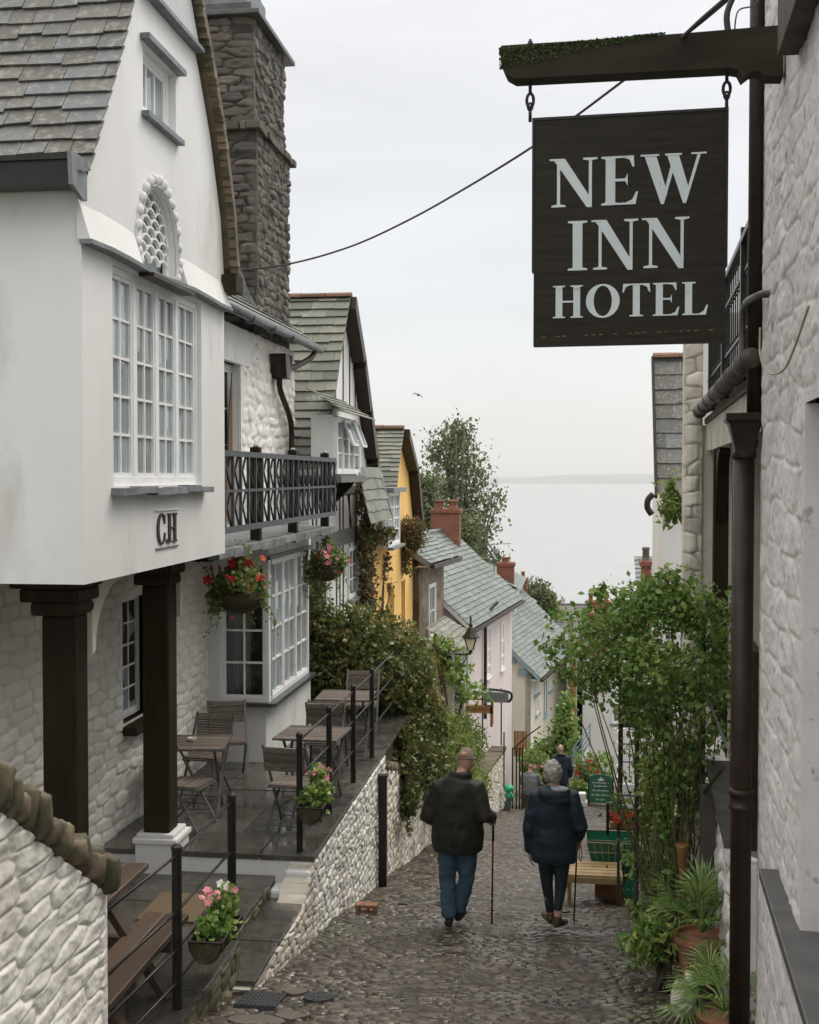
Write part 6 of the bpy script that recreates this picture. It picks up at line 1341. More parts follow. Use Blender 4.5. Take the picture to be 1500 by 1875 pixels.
# ------------------------------------------------------------------ climbing rose, palms and weeds on the right
def rose():
    D = 10.6; L = [(1215, 1115, 100, 50, 0), (1140, 1160, 68, 48, 0), (1275, 1125, 60, 50, 0), (1305, 1195, 50, 60, .1), (1195, 1215, 88, 52, -.1), (1068, 1200, 30, 46, -.1), (1070, 1140, 32, 20, -.1), (1092, 1262, 34, 30, 0), (1255, 1265, 78, 55, 0), (1165, 1290, 48, 38, 0), (1205, 1335, 48, 46, 0), (1205, 1410, 36, 58, 0), (1275, 1420, 36, 60, .1), (1325, 1250, 30, 55, .1), (1215, 1500, 28, 50, 0), (1262, 1380, 34, 80, .1), (1300, 1340, 32, 50, .1), (1022, 1200, 14, 40, 0), (1150, 1455, 14, 12, 0), (1130, 1475, 16, 10, 0), (1160, 1560, 20, 30, .1), (1185, 1100, 60, 28, 0), (1232, 1078, 58, 20, 0), (1130, 1225, 50, 42, 0), (1240, 1420, 45, 55, 0), (1262, 1490, 26, 55, .1), (1222, 1590, 38, 34, 0), (1050, 1165, 22, 22, 0), (1038, 1245, 18, 20, 0), (1100, 1215, 34, 50, 0)]
    bl = []
    for x, y, rx, ry, dd in L: c = at(x, y, D=D+dd*3); s = D/FPX; bl.append((tuple(c), (rx*s, max(.12, min(rx*s, .42)), ry*s)))
    base = at(1240, 1660, D=D)
    H = shrub('climbing_rose', 'big bright green climbing rose arching over the right side of the street', 'climbing rose', bl, 1150, 12, .068, .046, 'leaf', 101, (base.x, base.y, street_z(base.y)), stemm='stem', shell=.30, elong=1.45, stems=26, sr=.32)
    m = MB(); g = random.Random(5)
    for i in range(11):
        x = 1180+g.random()*115; p = [at(x+g.uniform(-12, 12)*(k > 0), 1670-k*75, D=D+g.uniform(-.1, .1)) for k in range(6)]; m.tube(smooth_path(p, 3), [.008]*16, 6)
    m.build('cane', 'stem', H, smooth=True)
    m = MB()     # long arching shoots
    for (pts) in ([(1200, 1080), (1120, 1110), (1050, 1125), (1008, 1130)], [(1160, 1200), (1060, 1190), (1000, 1180)], [(1150, 1120), (1110, 1075), (1085, 1090)], [(1250, 1060), (1230, 1048), (1200, 1062)], [(1300, 1110), (1345, 1130), (1362, 1165)], [(1150, 1280), (1080, 1250), (1030, 1235)]):
        m.tube(smooth_path([at(a, b, D=D) for a, b in pts], 5), .004, 5)
    m.build('shoot', 'stem', H)
    pp = []
    for pts in ([(1120, 1110), (1050, 1125), (1008, 1130)], [(1060, 1190), (1000, 1180)], [(1110, 1080), (1085, 1092)], [(1230, 1050), (1200, 1062)], [(1345, 1130), (1362, 1165)], [(1080, 1250), (1030, 1235)]):
        for q in smooth_path([at(a, b, D=D) for a, b in pts], 9): pp += [tuple(q+Vector([random.gauss(0, .04) for _ in range(3)])) for _ in range(7)]
    leaf_mesh('spray', pp, .055, 'leaf', H, seed=8)
    blooms('flower', [at(1225, 1212, D=10.2), at(1226, 1216, D=10.2)], .05, 'flower_pink', H, 3)
    a = at(1297, 1640, D=9.9); w = 13*9.9/FPX; MB().box((a.x-w, a.y, street_z(a.y)-.1), (a.x+w, a.y+.1, at(1297, 1440, D=9.9).z)).build('gate_post', 'timber_weathered', H)
    for x in (1165, 1285):
        a = at(x, 1650, D=D+.4); MB().tube([(a.x, a.y, street_z(a.y)), (a.x, a.y, at(x, 1150, D=D).z)], .022, 8).build('support_post', 'timber_weathered', H)
rose()
def fan_palm(label, px_, py_, D, potr, poth, nf, fl, seed, potm='terracotta'):
    c = at(px_, py_, D=D); H = thing('potted_palm', label, 'palm', (c.x, c.y, c.z-poth), 'potted fan palms by the inn wall'); g = random.Random(seed)
    pt = MB().lathe((c.x, c.y, c.z-poth), [(potr*.7, 0), (potr*.85, poth*.5), (potr*.95, poth*.88), (potr*1.06, poth*.89), (potr*1.06, poth), (potr*.92, poth), (potr*.9, poth*.9), (.01, poth*.88)], 24).build('pot', potm, H, smooth=False)
    V = MB(); St = MB()
    for i in range(nf):
        a = 2*math.pi*i/nf*2.4+g.uniform(-.3, .3); el = g.uniform(.15, 1.25); d = Vector((math.cos(a)*math.cos(el), math.sin(a)*math.cos(el), math.sin(el))); h = c+Vector((0, 0, .02)); hub = h+d*fl*g.uniform(.5, .9); St.tube(smooth_path([h, h.lerp(hub, .5)+Vector((0, 0, .04)), hub], 3), .006, 5)
        sd = d.cross(Vector((0, 0, 1))).normalized(); upn = sd.cross(d)
        for k in range(15):
            t = -1.35+2.7*k/14; b = (d*math.cos(t)+sd*math.sin(t)).normalized(); ln = fl*.80*(1-.25*abs(t))*g.uniform(.85, 1.1); w = b.cross(upn).normalized()*.0085; mid = hub+b*ln*.5+upn*.012; tip = hub+b*ln+Vector((0, 0, -ln*.18))
            V.add([hub, mid-w, tip, mid+w], [(0, 1, 2, 3)], r=g.random())
    V.build('frond', 'leaf_palm', H); St.build('stalk', 'leaf_palm', H)
fan_palm('larger potted fan palm in a wide terracotta pot, farther from the camera', 1285, 1712, 9.3, .21, .34, 26, .43, 5)
k = at(1232, 930, D=17); shrub('wall_fern', 'yellow-green fern growing out beside the far downpipe of the inn', 'fern', [((k.x, k.y, k.z), (.16, .2, .28)), ((k.x-.05, k.y, k.z+.3), (.1, .12, .12))], 40, 12, .05, .12, 'leaf_fern', 119, (k.x+.15, k.y, k.z-.3), elong=4, stems=3, shell=.2)
fan_palm('nearer potted fan palm at the foot of the brown downpipe', 1328, 1858, 8.3, .19, .30, 22, .38, 9)
k = at(1200, 1740, D=9.4)
shrub('leafy_weeds', 'drooping leafy weeds growing out beside the potted palms', 'plant', [((k.x, k.y, k.z+.12), (.22, .24, .20)), ((k.x-.1, k.y+.1, k.z-.05), (.18, .2, .14))], 75, 9, .05, .075, 'leaf', 111, (k.x+.1, k.y+.1, street_z(k.y)), elong=2.4, droop=1.0, shell=.3)
k = at(1215, 1590, D=11)
shrub('green_bush', 'mixed green bush at the foot of the climbing rose', 'bush', [((k.x, k.y, k.z+.05), (.2, .3, .36)), ((k.x-.05, k.y, k.z-.3), (.18, .3, .2)), ((k.x+.3, k.y-.1, k.z-.25), (.2, .3, .25))], 130, 13, .06, .055, 'leaf', 112, (k.x, k.y, street_z(k.y)), elong=1.9)
k = at(1180, 1490, D=12.5); shrub('yellowing_bush', 'pale yellow-green shrub between the flower rack and the rose', 'bush', [((k.x+.12, k.y, k.z-.1), (.15, .3, .4)), ((k.x+.1, k.y, k.z+.35), (.14, .25, .3))], 110, 13, .06, .075, 'leaf_fern', 113, (k.x+.1, k.y, street_z(k.y)), elong=1.5)
# fallen leaves, kerb stones, rubble by the pots
g = np.random.default_rng(12); n = 150; X = .25+g.random(n)*.9; Y = 7.7+g.random(n)*3.5; C = np.stack([X, Y, zrow(Y)+.008], -1)
tag(leaf_mesh('fallen_leaves', C, .035, 'leaf_fern', None, seed=13, flat=1, droop=0, fold=.1), 'scattered fallen leaves and petals on the cobbles near the pots', 'leaves', kind='stuff')
for i, (px_, y_, sx, sz, lb) in enumerate(((1247, 1815, .13, .24, 'pale upright kerb stone beside the nearer palm pot'), (1262, 1850, .10, .3, 'tall thin pale slab leaning by the nearer palm pot'), (1170, 1648, .20, .09, 'long flat brown stone under the green board'))):
    k = at(px_, y_, D=8.7 if i < 2 else 13.2); m = MB().ball((k.x, k.y, street_z(k.y)+sz*.5), (sx*.6, .10, sz*.6), 12, 8, jit=.06); tag(m.build('kerb_stone', 'stone_white_old' if i < 2 else 'coping_stone', smooth=True), lb, 'stone', 'loose stones at the street edge')
k = at(1243, 1545, D=10.4); t = thing('rusty_funnel', 'long rust-orange metal funnel standing on its point among the leaves', 'funnel', (k.x+.03, k.y, k.z-.5)); MB().lathe((k.x+.03, k.y, k.z-.5), [(.008, 0), (.02, .1), (.03, .3), (.055, .47), (.06, .5), (.045, .49)], 14).build('cone', 'timber_orange', t, smooth=True)

# ------------------------------------------------------------------ things standing in the street
def street_at(px_, D): p = at(px_, 900, D=D); return Vector((p.x, p.y, street_z(p.y)))
def build_street_things():
    # timber sledge with a green crate
    D = 13.6; a = at(1036, 1600, D=D); b = at(1140, 1600, D=D); z = a.z; S = thing('timber_sledge', 'low pale timber sledge with slatted top standing on the cobbles', 'sledge', ((a.x+b.x)/2, a.y, street_z(a.y)))
    for k in range(5): MB().box((a.x, a.y-.02+.105*k, z-.02), (b.x, a.y+.07+.105*k, z)).build('slat', 'timber_pale', S)
    MB().box((a.x, a.y-.04, z-.09), (b.x, a.y-.0, z-.022)).build('front_board', 'timber_pale', S)
    for x in (a.x+.02, b.x-.06): MB().box((x, a.y-.03, street_z(a.y)-.05), (x+.045, a.y+.5, z-.022)).build('runner', 'timber_orange', S)
    D = 14.3; c = at(1120, 1560, D=D); w0 = (1150-1090)/2*D/FPX; w1 = (1166-1074)/2*D/FPX; zt = at(1120, 1532, D=D).z; zb = at(1120, 1594, D=D).z
    G = thing('green_crate', 'dark green plastic crate held in a pale wire cage behind the sledge', 'crate', (c.x, c.y, zb)); m = MB()
    top = [(c.x-w1, c.y-.25, zt), (c.x+w1, c.y-.25, zt), (c.x+w1, c.y+.25, zt), (c.x-w1, c.y+.25, zt)]; bot = [(c.x-w0, c.y-.2, zb), (c.x+w0, c.y-.2, zb), (c.x+w0, c.y+.2, zb), (c.x-w0, c.y+.2, zb)]
    m.add(bot+top, [(3, 2, 1, 0), (0, 1, 5, 4), (1, 2, 6, 5), (2, 3, 7, 6), (3, 0, 4, 7)]); m.build('tub', 'plastic_green', G)
    m = MB()
    for t in (0, .35, .7, 1): 
        q = [Vector(p).lerp(Vector(r), t)+Vector((0, -.006, 0)) for p, r in zip(bot, top)]; m.tube(q+[q[0]], .006, 5)
    for s in np.linspace(0, 1, 8): m.tube([Vector(bot[0]).lerp(Vector(bot[1]), s)+Vector((0, -.008, 0)), Vector(top[0]).lerp(Vector(top[1]), s)+Vector((0, -.008, 0))], .0045, 5)
    m.build('wire_cage', 'cream_cable', G)
    for i, s_ in enumerate((0,)): MB().box((c.x-w0, c.y-.15, street_z(c.y)-.05), (c.x+w0, c.y+.15, zb)).build('base_frame', 'timber_orange', G)
    # flower rack
    D = 13.4; K = thing('flower_rack', 'tall dark blue iron rack carrying a box of red and orange flowers', 'plant rack', street_at(1150, D)); zz = lambda y: at(1130, y, D=D).z; xx = lambda x: at(x, 1500, D=D).x; y0 = at(1130, 1500, D=D).y
    for x in (1113, 1133, 1182):
        MB().box((xx(x)-.016, y0-.016, street_z(y0)-.03 if x != 1113 else zz(1530)), (xx(x)+.016, y0+.016, zz(1435 if x == 1133 else 1470))).build('post', 'iron_blue' if x == 1133 else 'iron_black', K)
    for y in (1455, 1480, 1494, 1518): MB().tube([(xx(1112), y0, zz(y)), (xx(1184), y0, zz(y+2))], .010, 6).build('rail', 'iron_black', K)
    MB().box((xx(1118), y0, zz(1520)), (xx(1180), y0+.22, zz(1508))).build('flower_box', 'timber_orange', K)
    P, rn = clumps([((xx(1150), y0+.1, zz(1503)), (.19, .13, .06))], 45, 14, .03, 131, .4); leaf_mesh('foliage', P, .045, 'leaf_basket', K, seed=2, rnd=rn)
    blooms('flower', flower_pts(26, (xx(1150), y0+.05, zz(1500)), (.20, .14, .07), 5), .036, 'flower_orange', K, 1); blooms('flower', flower_pts(8, (xx(1135), y0+.02, zz(1494)), (.10, .10, .06), 6), .036, 'flower_red', K, 2)
    # white carved board behind the rack, leaning green board
    D = 15.5; p = at(1140, 1495, D=D); q = at(1185, 1435, D=D); tag(MB().box((p.x, p.y, p.z), (q.x, p.y+.04, q.z)).build('white_board', 'white_paint', bevel=.01), 'pale board propped behind the flower rack', 'board')
    D = 13.0; p = [at(x, y, D=D) for x, y in ((1140, 1632), (1156, 1648), (1186, 1580), (1172, 1565), (1158, 1590))]; f = F((0, p[0].y, 0), (1, 0, 0)); MBp = MB().prism(f, [(q.x, q.z) for q in p], -.03, 0)
    tag(MBp.build('green_board', 'plastic_green', bevel=.004), 'flat dark green board leaning beside the sledge', 'board')
    # A-board
    D = 33.5; a = street_at(1103, D); A = thing('sandwich_board', 'green arched sandwich board with pale writing, down the street on the right', 'sign board', a); w = 21*D/FPX; h = 58*D/FPX
    f = F((a.x, a.y-.12, a.z), (1, 0, 0), Vector((0, .18, 1)), n=(0, -1, .18)); out = [(-w, .10), (w, .10), (w, h*.82)]+[(w*math.cos(R(t)), h*.82+h*.18*math.sin(R(t))) for t in range(15, 166, 15)]+[(-w, h*.82)]
    MB().prism(f, out, 0, .03).build('panel', 'green_sign', A); MB().fbox(f, -w-.04, -w, 0, h*.85, -.01, .035).build('frame_upright', 'timber_black', A); MB().fbox(f, w, w+.04, 0, h*.85, -.01, .035).build('frame_upright', 'timber_black', A)
    MB().prism(F((a.x, a.y+.22, a.z), (1, 0, 0), Vector((0, -.18, 1)), n=(0, 1, .18)), out, 0, .03).build('rear_panel', 'green_sign', A)
    m = MB()
    for y_, ww, n_ in ((.72, .72, 9), (.62, .6, 8), (.48, .7, 9), (.34, .78, 10), (.20, .4, 5)):
        for i in range(n_): 
            u = -w*ww+2*w*ww*i/n_; m.fbox(f, u, u+2*w*ww/n_*.66, h*y_, h*y_+.022+.018*(i % 3 == 0), .031, .035)
    m.prism(f, [(-.07, h*.80), (.07, h*.80), (.09, h*.87), (.035, h*.86), (0, h*.93), (-.035, h*.86), (-.09, h*.87)], .031, .036); m.build('lettering', 'letter_white', A)
    # white box by it
    k = street_at(1069, 33); tag(MB().box((k.x-.14, k.y, k.z-.02), (k.x+.14, k.y+.3, k.z+.12)).box((k.x-.1, k.y+.02, k.z+.12), (k.x+.1, k.y+.25, k.z+.34)).build('white_box', 'white_paint', bevel=.02), 'small white box set down left of the green sandwich board', 'box')
    # green refuse sack in a holder
    k = street_at(933, 30.5); B = thing('rubbish_sack', 'bright green plastic sacks stacked against the end of the garden wall', 'sack', k); m = MB()
    for dx, dz, r in ((0, .55, .13), (.01, .36, .12), (-.01, .18, .10)): m.ball((k.x+dx, k.y, k.z+dz), (r, r, r*.75), 12, 8, jit=.07)
    m.build('bag', 'bag_green', B, smooth=True); MB().prism(F((k.x-.05, k.y-.1, k.z), (1, 0, 0)), [(-.1, 0), (.1, 0), (.14, .42), (.06, .42)], -.02, 0).build('board', 'gutter_grey', B)
    # hollow brick, drain covers, dropped leaf
    k = at(672, 1655, D=12.4); k.z = street_z(k.y)+.02; b = MB(); X, Y, Z = k
    for dx in (-.11, .07): b.box((X+dx, Y-.06, Z-.02), (X+dx+.04, Y+.06, Z+.09))
    b.box((X-.07, Y-.06, Z-.02), (X+.07, Y+.06, Z+.01)).box((X-.07, Y-.06, Z+.06), (X+.07, Y+.06, Z+.09)).box((X-.0, Y-.06, Z+.01), (X+.02, Y+.06, Z+.06)); tag(b.build('hollow_brick', 'terracotta', bevel=.004), 'red hollow brick lying against the foot of the street wall', 'brick')
    def cover(px_, py_, w, d, nm, lb, rd=False):
        z = -4.0
        for _ in range(8): c = at(px_, py_, Z=z); z = street_z(c.y)+.018
        sl = (street_z(c.y+.3)-street_z(c.y-.3))/.6; f = F(c, (1, 0, 0), Vector((0, 1, sl)), n=(0, -sl, 1)); m = MB()
        if rd: m.prism(f, arc(0, 0, w, d, 0, 345, 24), -.03, .006); 
        else: m.fbox(f, -w, w, -d, d, -.03, .004)
        for i in range(9):
            for j in range(6):
                u = -w*.84+1.68*w*i/8; v = -d*.8+1.6*d*j/5
                if not rd or (u/w)**2+(v/d)**2 < .75: m.fbox(f, u-.008, u+.008, v-.012, v+.012, .004, .010)
        tag(m.build(nm, 'drain_iron'), lb, 'drain cover')
    cover(478, 1829, .15, .20, 'drain_cover', 'square iron drain cover in the cobbles at the foot of the steps'); cover(584, 1825, .115, .14, 'drain_cover', 'oval iron drain cover right of the square one', True)
    for i, (px_, py_, w, d) in enumerate(((430, 1812, .12, .10), (470, 1868, .22, .14), (540, 1815, .10, .12), (535, 1860, .12, .10))):
        z = -4.0
        for _ in range(8): c = at(px_, py_, Z=z); z = street_z(c.y)+.012
        m = MB(); f = F(c, (1, 0, 0), (0, 1, -.19), n=(0, .19, 1)); m.prism(f, [(w*math.cos(R(t))*random.uniform(.85, 1.1), d*math.sin(R(t))*random.uniform(.85, 1.1)) for t in range(0, 360, 40)], -.04, .003); tag(m.build('flagstone', 'flag', bevel=.006), ['small flagstone left of the square drain cover', 'wide flagstone in front of the square drain cover', 'small flagstone between the two drain covers', 'flagstone in front of the oval drain cover'][i], 'flagstone', 'flat stones round the drain covers')
    k = at(692, 1782, D=8.95); leafc = np.array([[k.x, k.y, street_z(k.y)+.015]]); tag(leaf_mesh('dropped_leaf', leafc, .06, 'terracotta', None, seed=3, flat=1, droop=0), 'single orange-red dropped leaf on the open cobbles', 'leaf')
    k = at(405, 1845, D=8.9); tag(MB().ball((k.x, k.y, street_z(k.y)+.01), (.09, .07, .05), 12, 8, jit=.05).build('boulder', 'coping_stone', smooth=True), 'rounded brown stone at the foot of the lower landing', 'stone')
build_street_things()
def build_far_street():
    # stair with blue railings up to the white cottage
    D = 37; S = thing('white_steps', 'white rendered steps with light blue handrails by the far cottage', 'steps', street_at(1068, D)); a = at(1042, 1425, D=D); b = at(1082, 1340, D=D)
    f = F((0, a.y, 0), (1, 0, 0)); MB().prism(f, [(a.x, a.z-.3), (b.x, a.z-.3), (b.x, b.z-.55), (a.x+.02, a.z)], -.8, 0).build('flank', 'render_white', S)
    for k in range(4): o = .18*k; MB().tube([(a.x+.1, a.y-.02, a.z+.35+o), (b.x, a.y-.02, b.z-.25+o)], .018, 6).build('handrail', 'blue_paint', S)
    for t in (.1, .5, .95): x = a.x+.1+(b.x-a.x-.1)*t; z = a.z+.35+(b.z-.25-a.z-.35)*t; MB().tube([(x, a.y-.02, z-.35), (x, a.y-.02, z+.56)], .02, 6).build('post', 'blue_paint', S)
    # white shelves
    D = 29; p = at(1124, 1440, D=D); q = at(1146, 1333, D=D); L = thing('white_shelf_ladder', 'tall white shelf ladder leaning at the shop front', 'ladder', (p.x, p.y, p.z))
    for x in (p.x, q.x-.07): MB().box((x, p.y, p.z), (x+.07, p.y+.06, q.z)).build('stile', 'white_paint', L)
    for k in range(5): z = p.z+(q.z-p.z)*(k+.6)/5; MB().box((p.x+.07, p.y+.01, z), (q.x-.07, p.y+.25, z+.04)).build('shelf', 'white_paint', L)
    # shop sign
    D = 21; p = at(1138, 1332, D=D); q = at(1224, 1252, D=D); f = F((p.x, p.y, p.z), (1, 0, 0)); w = q.x-p.x; h = q.z-p.z
    G = thing('shop_sign', 'black shop sign with white lettering half hidden behind the climbing rose', 'sign', p); MB().fbox(f, 0, w, 0, h, -.05, 0).build('board', 'sign_black', G); small_text('Refreshments', .155, f, w*.5, h*.44, .004, 'letter_white', G)
    MB().box((q.x-.05, p.y, street_z(p.y)), (q.x+.05, p.y+.08, q.z+.1)).build('post', 'timber_black', G); MB().box((p.x-.05, p.y, street_z(p.y)), (p.x+.03, p.y+.08, q.z+.1)).build('post', 'timber_black', G)
    # iron fence, trestles and potted plants on the right side
    D = 24; p = at(1140, 1395, D=D); q = at(1205, 1362, D=D); N_ = thing('iron_fence', 'low dark blue iron fence behind the rose', 'fence', (p.x, p.y, p.z)); 
    for z in (p.z, q.z): MB().tube([(p.x, p.y, z), (q.x+.4, p.y, z)], .015, 5).build('rail', 'iron_blue', N_)
    for k in range(9): x = p.x+(q.x+.4-p.x)*k/8; MB().tube([(x, p.y, p.z-.3), (x, p.y, q.z+.06)], .011, 5).build('bar', 'iron_blue', N_)
    for i, (px_, D, r, h, m, lb, fl) in enumerate(((1078, 35, .35, .9, 'leaf_basket', 'tall pot plant with orange flowers at the white steps', 'flower_orange'), (1160, 23, .35, .45, 'leaf_vine', 'reddish potted shrub behind the iron fence', 'flower_red'), (1108, 36, .38, .9, 'leaf', 'green shrub beside the white shelf ladder', None), (1190, 19, .4, .7, 'leaf', 'green shrub under the shop sign', None), (1064, 34.5, .18, .4, 'leaf', 'small green pot plant beside the sandwich board', None))):
        k = street_at(px_, D); Hh = shrub('potted_shrub', lb, 'shrub', [((k.x, k.y, k.z+h), (r, r, h*.55))], 60, 13, .08, .10, m, 140+i, (k.x, k.y, k.z+.1), group='potted shrubs down the street', stems=4); MB().lathe((k.x, k.y, k.z-.02), [(r*.45, 0), (r*.6, .28), (r*.66, .3), (r*.66, .36), (.02, .34)], 12).build('pot', 'terracotta', Hh)
        if fl: blooms('flower', flower_pts(12, (k.x, k.y-.1, k.z+h), (r, r, h*.5), i), .07, fl, Hh, i)
    k = street_at(1018, 38); shrub('flowering_bush', 'round green bush with pink flowers behind the man far down the street', 'bush', [((k.x-.1, k.y, k.z+1.0), (.75, .5, .85)), ((k.x+.3, k.y, k.z+1.9), (.35, .4, .7)), ((k.x+.35, k.y+.1, k.z+2.6), (.25, .3, .5)), ((k.x-.6, k.y, k.z+.8), (.4, .4, .6))], 420, 14, .10, .12, 'leaf', 151, (k.x, k.y, k.z), core=.6)
    # gate and stair railing by the pink house
    D = 34; p = at(941, 1385, D=D); q = at(966, 1338, D=D); Tm = thing('timber_gate', 'brown boarded gate between the pink and cream houses', 'gate', (p.x, p.y, p.z)); 
    for k in range(5): x = p.x+(q.x-p.x)*k/5; MB().box((x, p.y, p.z), (x+(q.x-p.x)/5-.01, p.y+.04, q.z)).build('board', 'timber_orange', Tm)
    D = 31; I_ = thing('iron_railing', 'black iron bars with sloping handrail at the foot of the pink house', 'railing', street_at(948, D)); s = D/FPX
    for x in (940, 947, 953, 958): g_ = street_at(x, D); MB().tube([g_, (g_.x, g_.y, at(x, 1372, D=D).z)], .02, 6).build('bar', 'iron_black', I_)
    MB().tube([at(940, 1372, D=D), at(965, 1348, D=D), at(990, 1330, D=D)], .018, 6).build('handrail', 'iron_black', I_)
    k = street_at(962, 33); shrub('flower_tub', 'tub of pink and red flowers beside the iron bars', 'flowers', [((k.x+.2, k.y, k.z+1.3), (.28, .25, .3)), ((k.x+.25, k.y, k.z+.7), (.2, .2, .4))], 60, 12, .06, .08, 'leaf', 160, (k.x+.2, k.y, k.z)); blooms('flower', flower_pts(8, (k.x+.25, k.y-.1, k.z+1.1), (.3, .2, .35), 8), .07, 'flower_pink', bpy.data.objects['flower_tub'], 8)
    # gull
    c = at(766, 723, D=45); H = thing('bird', 'dark bird gliding with bent wings in the pale sky', 'bird', c); s = 45/FPX
    MB().ball(c, (.05, .22, .05), 10, 6).build('body', 'bird', H, smooth=True)
    for pts in ([(0, 0), (-5, -2.5), (-11, -.5)], [(0, 0), (4, 1), (9, 7)]):
        m = MB(); P = [Vector((c.x+a*s, c.y, c.z-b*s)) for a, b in pts]; wd = [.09, .07, .01]
        for i in range(2): m.add([P[i]+Vector((0, wd[i], 0)), P[i]-Vector((0, wd[i], 0)), P[i+1]-Vector((0, wd[i+1], 0)), P[i+1]+Vector((0, wd[i+1], 0)), P[i]+Vector((0, wd[i], .03)), P[i]-Vector((0, wd[i], -.03)), P[i+1]-Vector((0, wd[i+1], -.015)), P[i+1]+Vector((0, wd[i+1], .015))], [(0, 1, 2, 3), (4, 7, 6, 5), (0, 4, 5, 1), (1, 5, 6, 2), (2, 6, 7, 3), (3, 7, 4, 0)])
        m.build('wing', 'bird', H)
    MB().add([(c.x-.03, c.y+.18, c.z), (c.x+.03, c.y+.18, c.z), (c.x+.06, c.y+.34, c.z), (c.x-.06, c.y+.34, c.z)], [(0, 1, 2, 3)]).build('tail', 'bird', H)
build_far_street()

# the air: far sea and headland fade into the overcast
hz = MB().box((-22000, -60, -86.6), (22000, 20000, 260)).build('haze', 'earth'); tag(hz, kind='stuff')
hm = bpy.data.materials.new('haze'); hm.use_nodes = True; t_ = hm.node_tree; t_.nodes.clear(); ho = N(t_, 'ShaderNodeOutputMaterial'); pv = N(t_, 'ShaderNodeVolumePrincipled'); pv.inputs['Density'].default_value = 1.1e-4; pv.inputs['Color'].default_value = (.95, .96, .97, 1); pv.inputs['Anisotropy'].default_value = .2; t_.links.new(pv.outputs[0], ho.inputs['Volume']); hz.data.materials.clear(); hz.data.materials.append(hm)
# ------------------------------------------------------------------ people (local x right, y away from the camera, z up; feet at 0)
def remesh(o, vox, smooth=4, disp=None):
    r = o.modifiers.new('fuse', 'REMESH'); r.mode = 'VOXEL'; r.voxel_size = vox; r.use_smooth_shade = True
    s = o.modifiers.new('soften', 'CORRECTIVE_SMOOTH' if False else 'SMOOTH'); s.iterations = smooth; s.factor = .5
    if disp:
        t = bpy.data.textures.new('folds', 'CLOUDS'); t.noise_scale = disp[1]; t.noise_depth = 2
        d = o.modifiers.new('folds', 'DISPLACE'); d.texture = t; d.strength = disp[0]; d.mid_level = .5
    return o
def hand(mb, wr, d, palm_n, curl=.6, s=1.0, grip=False, mirror=1):
    """palm and five bent fingers; wr wrist, d direction of the hand, palm_n palm normal"""
    d = Vector(d).normalized(); n = Vector(palm_n); n = (n-d*n.dot(d)).normalized(); x = d.cross(n)*mirror
    wr = Vector(wr); pc = wr+d*.045*s
    mb.tube([wr-d*.02, wr+d*.02*s, wr+d*.055*s, wr+d*.085*s], None, 10, ell=([.027*s, .034*s, .040*s, .036*s], [.018*s, .016*s, .015*s, .012*s]), side=x)
    for i, (o, ln) in enumerate(((-.030, .068), (-.010, .078), (.010, .073), (.029, .058))):
        b = wr+d*.080*s+x*o*s; c = curl+(.9 if grip else 0)+.08*i; p = b; dd = d.copy(); pts = [b-d*.012]; rr = [.0095*s]
        for k in range(3):
            a = c*(.5+.35*k); dd = (d*math.cos(a)+n*math.sin(a)).normalized(); c2 = ln*s*(.45, .32, .26)[k]; pts.append(p); rr.append((.0092, .0085, .0078)[k]*s); p = p+dd*c2
        pts.append(p); rr.append(.0065*s); mb.tube(pts, rr, 7)
    b = wr+d*.02*s-x*.028*s; t1 = b+(d*.6-x*.55+n*.45).normalized()*.042*s; t2 = t1+(d*.7-x*(.0)+n*.6).normalized()*.034*s; mb.tube([b, b.lerp(t1, .5), t1, t2], [.012*s, .0115*s, .010*s, .008*s], 8)
